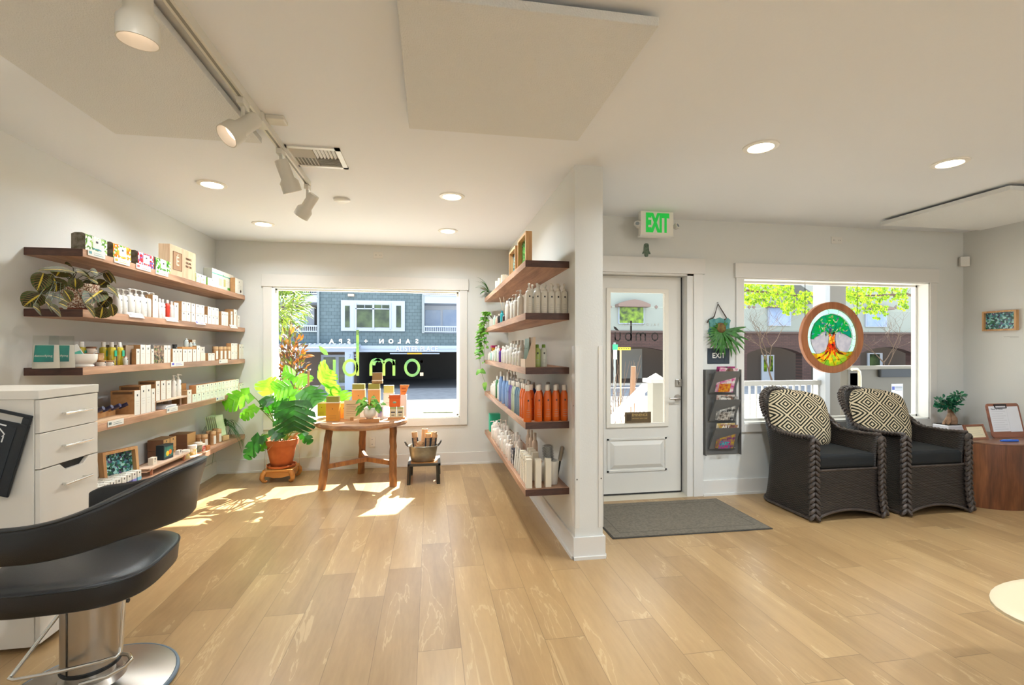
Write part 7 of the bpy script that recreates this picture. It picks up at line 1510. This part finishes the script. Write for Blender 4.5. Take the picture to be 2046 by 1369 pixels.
for (p0, p1, yt, yb_, gm, pd) in ((1236.5, 1284, 615, 645.5, FOLR, (1229, 1292, 600)), (1535, 1576.5, 616.5, 649.5, SKYG, (1529, 1584, 608)), (1729, 1768, 621, 652, SKYG, (1725, 1772, 612)), (1400, 1440, 617, 650, SKYG, (1394, 1446, 609))):
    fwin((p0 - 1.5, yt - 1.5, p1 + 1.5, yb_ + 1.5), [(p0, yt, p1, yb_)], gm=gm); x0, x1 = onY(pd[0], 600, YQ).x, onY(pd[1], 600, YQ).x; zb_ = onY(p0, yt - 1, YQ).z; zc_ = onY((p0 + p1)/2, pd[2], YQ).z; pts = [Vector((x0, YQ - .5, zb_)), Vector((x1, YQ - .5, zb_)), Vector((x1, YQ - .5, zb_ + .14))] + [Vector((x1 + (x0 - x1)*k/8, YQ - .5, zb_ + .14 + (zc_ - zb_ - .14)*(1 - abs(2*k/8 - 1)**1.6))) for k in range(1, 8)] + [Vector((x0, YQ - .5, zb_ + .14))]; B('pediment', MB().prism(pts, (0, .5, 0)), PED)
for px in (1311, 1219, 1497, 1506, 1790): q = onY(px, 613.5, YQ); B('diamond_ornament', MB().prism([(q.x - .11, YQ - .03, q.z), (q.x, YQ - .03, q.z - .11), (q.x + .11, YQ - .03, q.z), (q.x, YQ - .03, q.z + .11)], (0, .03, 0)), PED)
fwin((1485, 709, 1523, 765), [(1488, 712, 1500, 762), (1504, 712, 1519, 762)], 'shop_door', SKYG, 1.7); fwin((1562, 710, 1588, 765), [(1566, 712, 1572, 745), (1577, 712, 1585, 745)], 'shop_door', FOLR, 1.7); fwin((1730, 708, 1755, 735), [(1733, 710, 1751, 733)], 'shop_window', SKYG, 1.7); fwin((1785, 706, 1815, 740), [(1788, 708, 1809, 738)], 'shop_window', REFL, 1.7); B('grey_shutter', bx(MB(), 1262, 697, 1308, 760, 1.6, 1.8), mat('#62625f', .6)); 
x0, x1 = onY(1584, 600, 23).x, onY(1660, 600, 23).x; B('gable_eave', MB().prism([onY(1584, 562, 23.5), onY(1658, 560, 23.5), onY(1658, 603, 23.5), onY(1650, 603, 23.5), onY(1600, 570, 23.5)], (0, 1.4, 0)), mat('#8f928f', .8))
# bare street trees
def bare_tree(label, px, pyb, pyt, y, seed):
    random.seed(seed); b_ = onY(px, pyb, y); tp = onY(px, pyt, y); Hh = tp.z - GZ; t = thing('bare_tree', label, 'tree', (b_.x, y, GZ), group='bare street trees'); m = MB()
    def grow(p, d, L_, r_, k):
        pts = [p]; rr = [r_]
        for i in range(3): d = (d + Vector((random.gauss(0, .16), random.gauss(0, .16), .06))).normalized(); pts.append(pts[-1] + d * L_ / 3); rr.append(r_ * (1 - .22*(i+1)))
        m.tube(pts, rr, 5)
        if k:
            for j in range(3 if k > 1 else 4): a = random.uniform(0, 6.28); grow(pts[-1 - (j % 2)], (d * .55 + Vector((math.cos(a), math.sin(a)*.6, random.uniform(-.05, .7)))).normalized(), L_ * random.uniform(.6, .85), r_ * .5, k - 1)
    grow(Vector((0, 0, 0)), Vector((.05, 0, 1)), Hh * .52, .06, 4); build('branches', m, BROWNTWIG, t)
bare_tree('bare street tree left of the stained glass disc, before the brick building', 1545, 760, 650, 19, 3); bare_tree('bare street tree right of the stained glass disc, before the brick building', 1780, 735, 655, 19, 8)
# bright maple branches under the porch roof edge
def maple(label, boxes, seed, base, limb):
    random.seed(seed); t = thing('maple_tree', label, 'tree', base, group='spring maples'); m = MB(); tw = MB()
    for (p0, y0, p1, y1, cnt) in boxes:
        for i in range(cnt):
            px, py = random.uniform(p0, p1), random.uniform(y0, y1); yy = random.uniform(8.2, 9.6); c_ = onY(px, py, yy) - Vector(base); an = random.uniform(0, 6.28)
            for k in (-1, 0, 1):
                a = an + k * .8; m.leaf(c_, c_ + Vector((math.cos(a) * .06, random.uniform(-.02, .02), math.sin(a) * .06)), (random.uniform(-.5, .5), -.8, .6), .042, droop=.05, n=2)
            if i % 12 == 0: tw.tube([c_, c_ + Vector((random.uniform(-.15, .15), .0, random.uniform(.04, .18)))], .004, 4)
    build('leaves', m, mat('#86a01e', .5, hex2='#557812', vscale=5, trans=.5, name='spring_maple'), t); build('twigs', tw, BROWNTWIG, t); build('limb', MB().tube([Vector(p) - Vector(base) for p in limb], [.07, .06, .045, .03, .015][:len(limb)], 8), BROWNTWIG, t)
maple('sunlit yellow-green maple left of the stained glass, at the top of the right window', [(1484, 562, 1585, 592, 210), (1484, 590, 1520, 606, 40), (1520, 585, 1610, 612, 150), (1560, 606, 1615, 626, 70), (1600, 585, 1648, 606, 60), (1484, 600, 1505, 612, 14)], 5, (*onY(1432, 700, 9)[:2], GZ), [(*onY(1432, 700, 9)[:2], GZ), onY(1436, 700, 9), onY(1448, 600, 9), onY(1490, 580, 8.9), onY(1600, 592, 8.8)])
maple('sunlit yellow-green maple right of the stained glass, at the top of the right window', [(1688, 570, 1812, 600, 260), (1700, 598, 1760, 625, 90), (1745, 612, 1775, 636, 40), (1690, 585, 1730, 605, 60), (1795, 600, 1812, 620, 30)], 6, (*onY(1880, 700, 9)[:2], GZ), [(*onY(1880, 700, 9)[:2], GZ), onY(1876, 700, 9), onY(1862, 600, 9), onY(1810, 588, 8.9), onY(1705, 592, 8.8)])
# porch post, railing, stair rail
yr = 6.45; GRYP = mat('#76736d', .6, name='porch_grey'); a, b = onY(1647, 700, yr), onY(1690, 700, yr)
t = thing('porch_post', 'white and grey square porch post behind the stained glass disc', 'post', (a.x, yr, -.05)); build('post_core', MB().box(.085, b.x - a.x, 0, .22, 0, 2.71), GRYP, t); build('post_trim', MB().box(0, .08, -.02, .22, 0, 2.71), mat('#aeb4bc', .5), t)
t = thing('porch_railing', 'white porch railing with thin balusters outside the right window', 'railing', (0, yr + .1, -.05)); x0, x1 = onY(1380, 700, yr + .1).x, onY(1644, 700, yr + .1).x; zt_ = onY(1500, 766, yr + .1).z + .05; RLW = mat('#c8cacc', .5, name='railing_white')
build('top_rail', MB().box(x0, x1, -.04, .04, zt_ - .035, zt_ + .035), mat('#a8a8a6', .5), t); build('bottom_rail', MB().box(x0, x1, -.03, .03, .08, .13), RLW, t); k = 0
while x0 + .106*k < x1: build('baluster', MB().box(x0 + .106*k - .012, x0 + .106*k + .012, -.012, .012, .13, zt_ - .035), RLW, t); k += 1
yn = 6.2; a, b = onY(1299, 750, yn), onY(1322, 750, yn); zc_ = onY(1305, 760, yn).z; cx_ = (a.x + b.x)/2; w_ = (b.x - a.x)/2
t = thing('newel_post', 'pale square newel post with a pointed cap outside the entrance door', 'post', (cx_, yn, -.05)); build('post_core', MB().box(-w_, w_, -w_, w_, 0, zc_ + .02), mat('#a09e96', .6), t); build('post_cap', MB().prism([(-w_-.05, -w_-.05, zc_ + .02), (w_+.05, -w_-.05, zc_ + .02), (w_+.05, w_+.05, zc_ + .02), (-w_-.05, w_+.05, zc_ + .02)], (0, 0, .05)).lathe([(w_*1.6, zc_ + .07), (.001, zc_ + .15)], n=4, M=Matrix.Rotation(PI/4, 4, 'Z'), sm=False), RLW, t)
xs0 = onY(1290, 772, yn + .2).x; e1 = onX(1218, 842, xs0); s0 = onY(1290, 772, yn + .2)
t = thing('stair_railing', 'white sloping stair railing going down to the street outside the entrance door', 'railing', (0, 0, 0)); e1 = Vector((xs0, min(e1.y, yn + 3), 0)); sl = (onX(1218, 842, xs0).z - s0.z) / (onX(1218, 842, xs0).y - s0.y); e1.z = s0.z + sl * (e1.y - s0.y)
build('hand_rail', MB().bar(s0, e1, .09, .09), RLW, t); lo = Vector((0, 0, -.72)); build('bottom_rail', MB().bar(s0 + lo, e1 + lo, .05, .06), RLW, t); n_ = int((e1.y - s0.y) / .12)
for k in range(n_): p = s0.lerp(e1, (k + .5)/n_); build('baluster', MB().box(p.x - .014, p.x + .014, p.y - .014, p.y + .014, p.z - .72, p.z), RLW, t)
st('steps', MB().box(1.2, xs0 + .3, 6.75, 7.1, GZ, -.23).box(1.2, xs0 + .3, 7.1, 7.45, GZ, -.42), mat('#a8a29a', .9))
# wheelchair lift
yl_ = 5.6; x0, x1 = onY(1693, 740, yl_).x, onY(1840, 740, yl_).x; zt_ = onY(1760, 735, yl_).z; LFT = mat('#625d53', .5, .1, name='lift_beige')
t = thing('wheelchair_lift', 'taupe wheelchair lift panel with a black pad outside the right window', 'lift', (x0, yl_, -.05)); Wl = x1 - x0
build('lift_panel', MB().box(0, Wl, 0, .12, 0, zt_ + .05), LFT, t, bevel=.01); build('top_rail', MB().box(-.05, Wl, -.03, .15, zt_ + .03, zt_ + .075), mat('#7d776a', .5), t); a, b = R_(1756, 737, 1840, 754, yl_ - .02)[:2], R_(1756, 737, 1840, 754, yl_ - .02)[2:]; build('pad', MB().box(a[0] - x0, a[1] - x0, -.05, 0, b[0] + .05, b[1] + .05), mat('#2c2f33', .6), t, bevel=.015)
q = R_(1782, 767, 1805, 800, yl_ - .01); g = build('notice', MB().box(q[0] - x0, q[1] - x0, -.004, 0, q[2] + .05, q[3] + .05), mat('#c4c6cc', .5), t); build('notice_symbol', MB().box(q[0] - x0 + .01, q[0] - x0 + .05, -.006, -.004, q[3] - .03, q[3] + .015), mat('#3a4a98', .5), g)
m = MB()
for i in range(4): m.box(q[0] - x0 + .06, q[1] - x0 - .012, -.0055, -.004, q[3] + .012 - .016*i, q[3] + .018 - .016*i)
build('notice_print', m, mat('#5a5f70', .5), g)
build('grab_bar', MB().tube([onY(px, py, yl_ - .15) - Vector((x0, yl_, -.05)) for px, py in ((1702, 738), (1712, 738), (1717, 743), (1718, 752), (1718, 800), (1718, 840))], .02, 10), mat('#c9c0a8', .3, .6), t); q = R_(1686, 745, 1700, 770, yl_ + .1)
build('control_box', MB().box(q[0] - x0, q[1] - x0, .0, .1, q[2] + .05, q[3] + .05), mat('#3a3f48', .4), t)
# street sign and bare shrub beyond the door glass
ys = 12.0; p = onY(1228, 690, ys)
t = thing('street_sign', 'street sign post with a pale vertical plate and a yellow plate beyond the door glass', 'street sign', (p.x, ys, GZ)); d = lambda px, py: onY(px, py, ys) - Vector((p.x, ys, GZ))
q = d(1228, 700); build('sign_pole', MB().cyl((q.x, 0, 0), (q.x, 0, q.z + .2), .03), mat('#8f989a', .4, .6), t); a, b = d(1224.5, 718), d(1231.5, 690); build('vertical_plate', MB().box(a.x, b.x, -.05, -.03, a.z, b.z), mat('#c4e2d8', .5), t); build('plate_top', MB().box(a.x - .02, b.x + .02, -.055, -.03, b.z - .12, b.z + .02), mat('#2f9a72', .5), t); a, b = d(1231.5, 699.5), d(1258.5, 694); build('yellow_plate', MB().box(a.x, b.x, -.05, -.03, a.z, b.z), mat('#dcc02e', .5), t); q = d(1240, 699); build('sign_pole', MB().cyl((q.x, 0, 0), (q.x, 0, q.z), .022), mat('#b89a78', .5), t)
m = MB()
for k in range(5): m.box(a.x + (b.x - a.x)*(.12 + .17*k), a.x + (b.x - a.x)*(.22 + .17*k), -.053, -.05, a.z + (b.z - a.z)*.35, a.z + (b.z - a.z)*.7)
build('sign_print', m, mat('#5a5020', .5), t)
p = onY(1234, 845, 9.5); t = thing('bare_shrub', 'leafless twiggy shrub beyond the door glass', 'shrub', (p.x, 9.5, GZ)); m = MB(); random.seed(17)
for i in range(34): a = random.uniform(-.5, .5); L_ = random.uniform(.9, 1.9); x = random.uniform(-.15, .15); m.tube([(x, random.uniform(-.1, .1), 0), (x + a*.35*L_, random.uniform(-.2, .2), L_*.5), (x + a*.9*L_ + random.uniform(-.1, .1), random.uniform(-.3, .3), L_)], [.008, .005, .003], 4)
build('twigs', m, mat('#6a5442', .8), t)
a, b = onY(1261, 832, 9), onY(1265.5, 732, 9); single('leaning_post', MB().cyl((a.x, 9, GZ), (b.x, 9, b.z), .05), mat('#8a6a52', .7), 'brown leaning wooden post beyond the door glass', 'post')
# planting outside the shop window (its shade falls on the nook floor)
def shrub(name, label, c_, rad, cnt, ls, lw, mats, seed, trunk, drop=0):
    random.seed(seed); t = thing(name, label, 'shrub', (c_[0], c_[1], GZ)); ms = [MB() for _ in mats]
    for i in range(cnt):
        d = Vector((random.gauss(0, 1), random.gauss(0, 1), random.gauss(0, 1))); d = d.normalized() * random.random() ** .4; p = Vector((d.x*rad[0], d.y*rad[1], c_[2] - GZ + d.z*rad[2])); dirv = (Vector((d.x, d.y, d.z + .5)).normalized() + Vector((random.gauss(0, .4), random.gauss(0, .4), random.gauss(0, .4) - drop))).normalized(); ms[i % len(mats)].leaf(p, p + dirv * ls * random.uniform(.7, 1.2), (random.gauss(0, .5), -.6, .8), lw, droop=.1, n=3)
    for k, mt in enumerate(mats): build('leaves', ms[k], mt, t)
    tm = MB()
    for k in range(trunk): a = 2*PI*k/trunk; tm.tube([(.05*math.cos(a), .05*math.sin(a), 0), (.25*rad[0]*math.cos(a), .25*rad[1]*math.sin(a), (c_[2] - GZ)*.6), (.6*rad[0]*math.cos(a), .6*rad[1]*math.sin(a), c_[2] - GZ + rad[2]*.3)], [.02, .014, .006], 6)
    build('stems', tm, BROWNTWIG, t)
q = onY(585, 705, 6.75); shrub('orange_shrub', 'orange and green leafed shrub outside the left edge of the shop window', (q.x, 6.75, 1.05), (.17, .17, .62), 420, .10, .035, [mat('#b8761e', .45, hex2='#8a4a14', vscale=9, trans=.3), mat('#4a6a26', .4, hex2='#6a4a1e', vscale=9, trans=.25), mat('#5a3a1c', .5)], 31, 5)
q = onY(572, 612, 8.6); shrub('feathery_tree', 'yellow-green feathery tree at the upper left of the shop window', (q.x - .12, 8.6, 2.35), (.46, .5, .75), 1700, .16, .026, [mat('#a8b84a', .5, hex2='#6f8a2e', vscale=6, trans=.4), mat('#5f7a2c', .5, trans=.3)], 33, 4, .4)
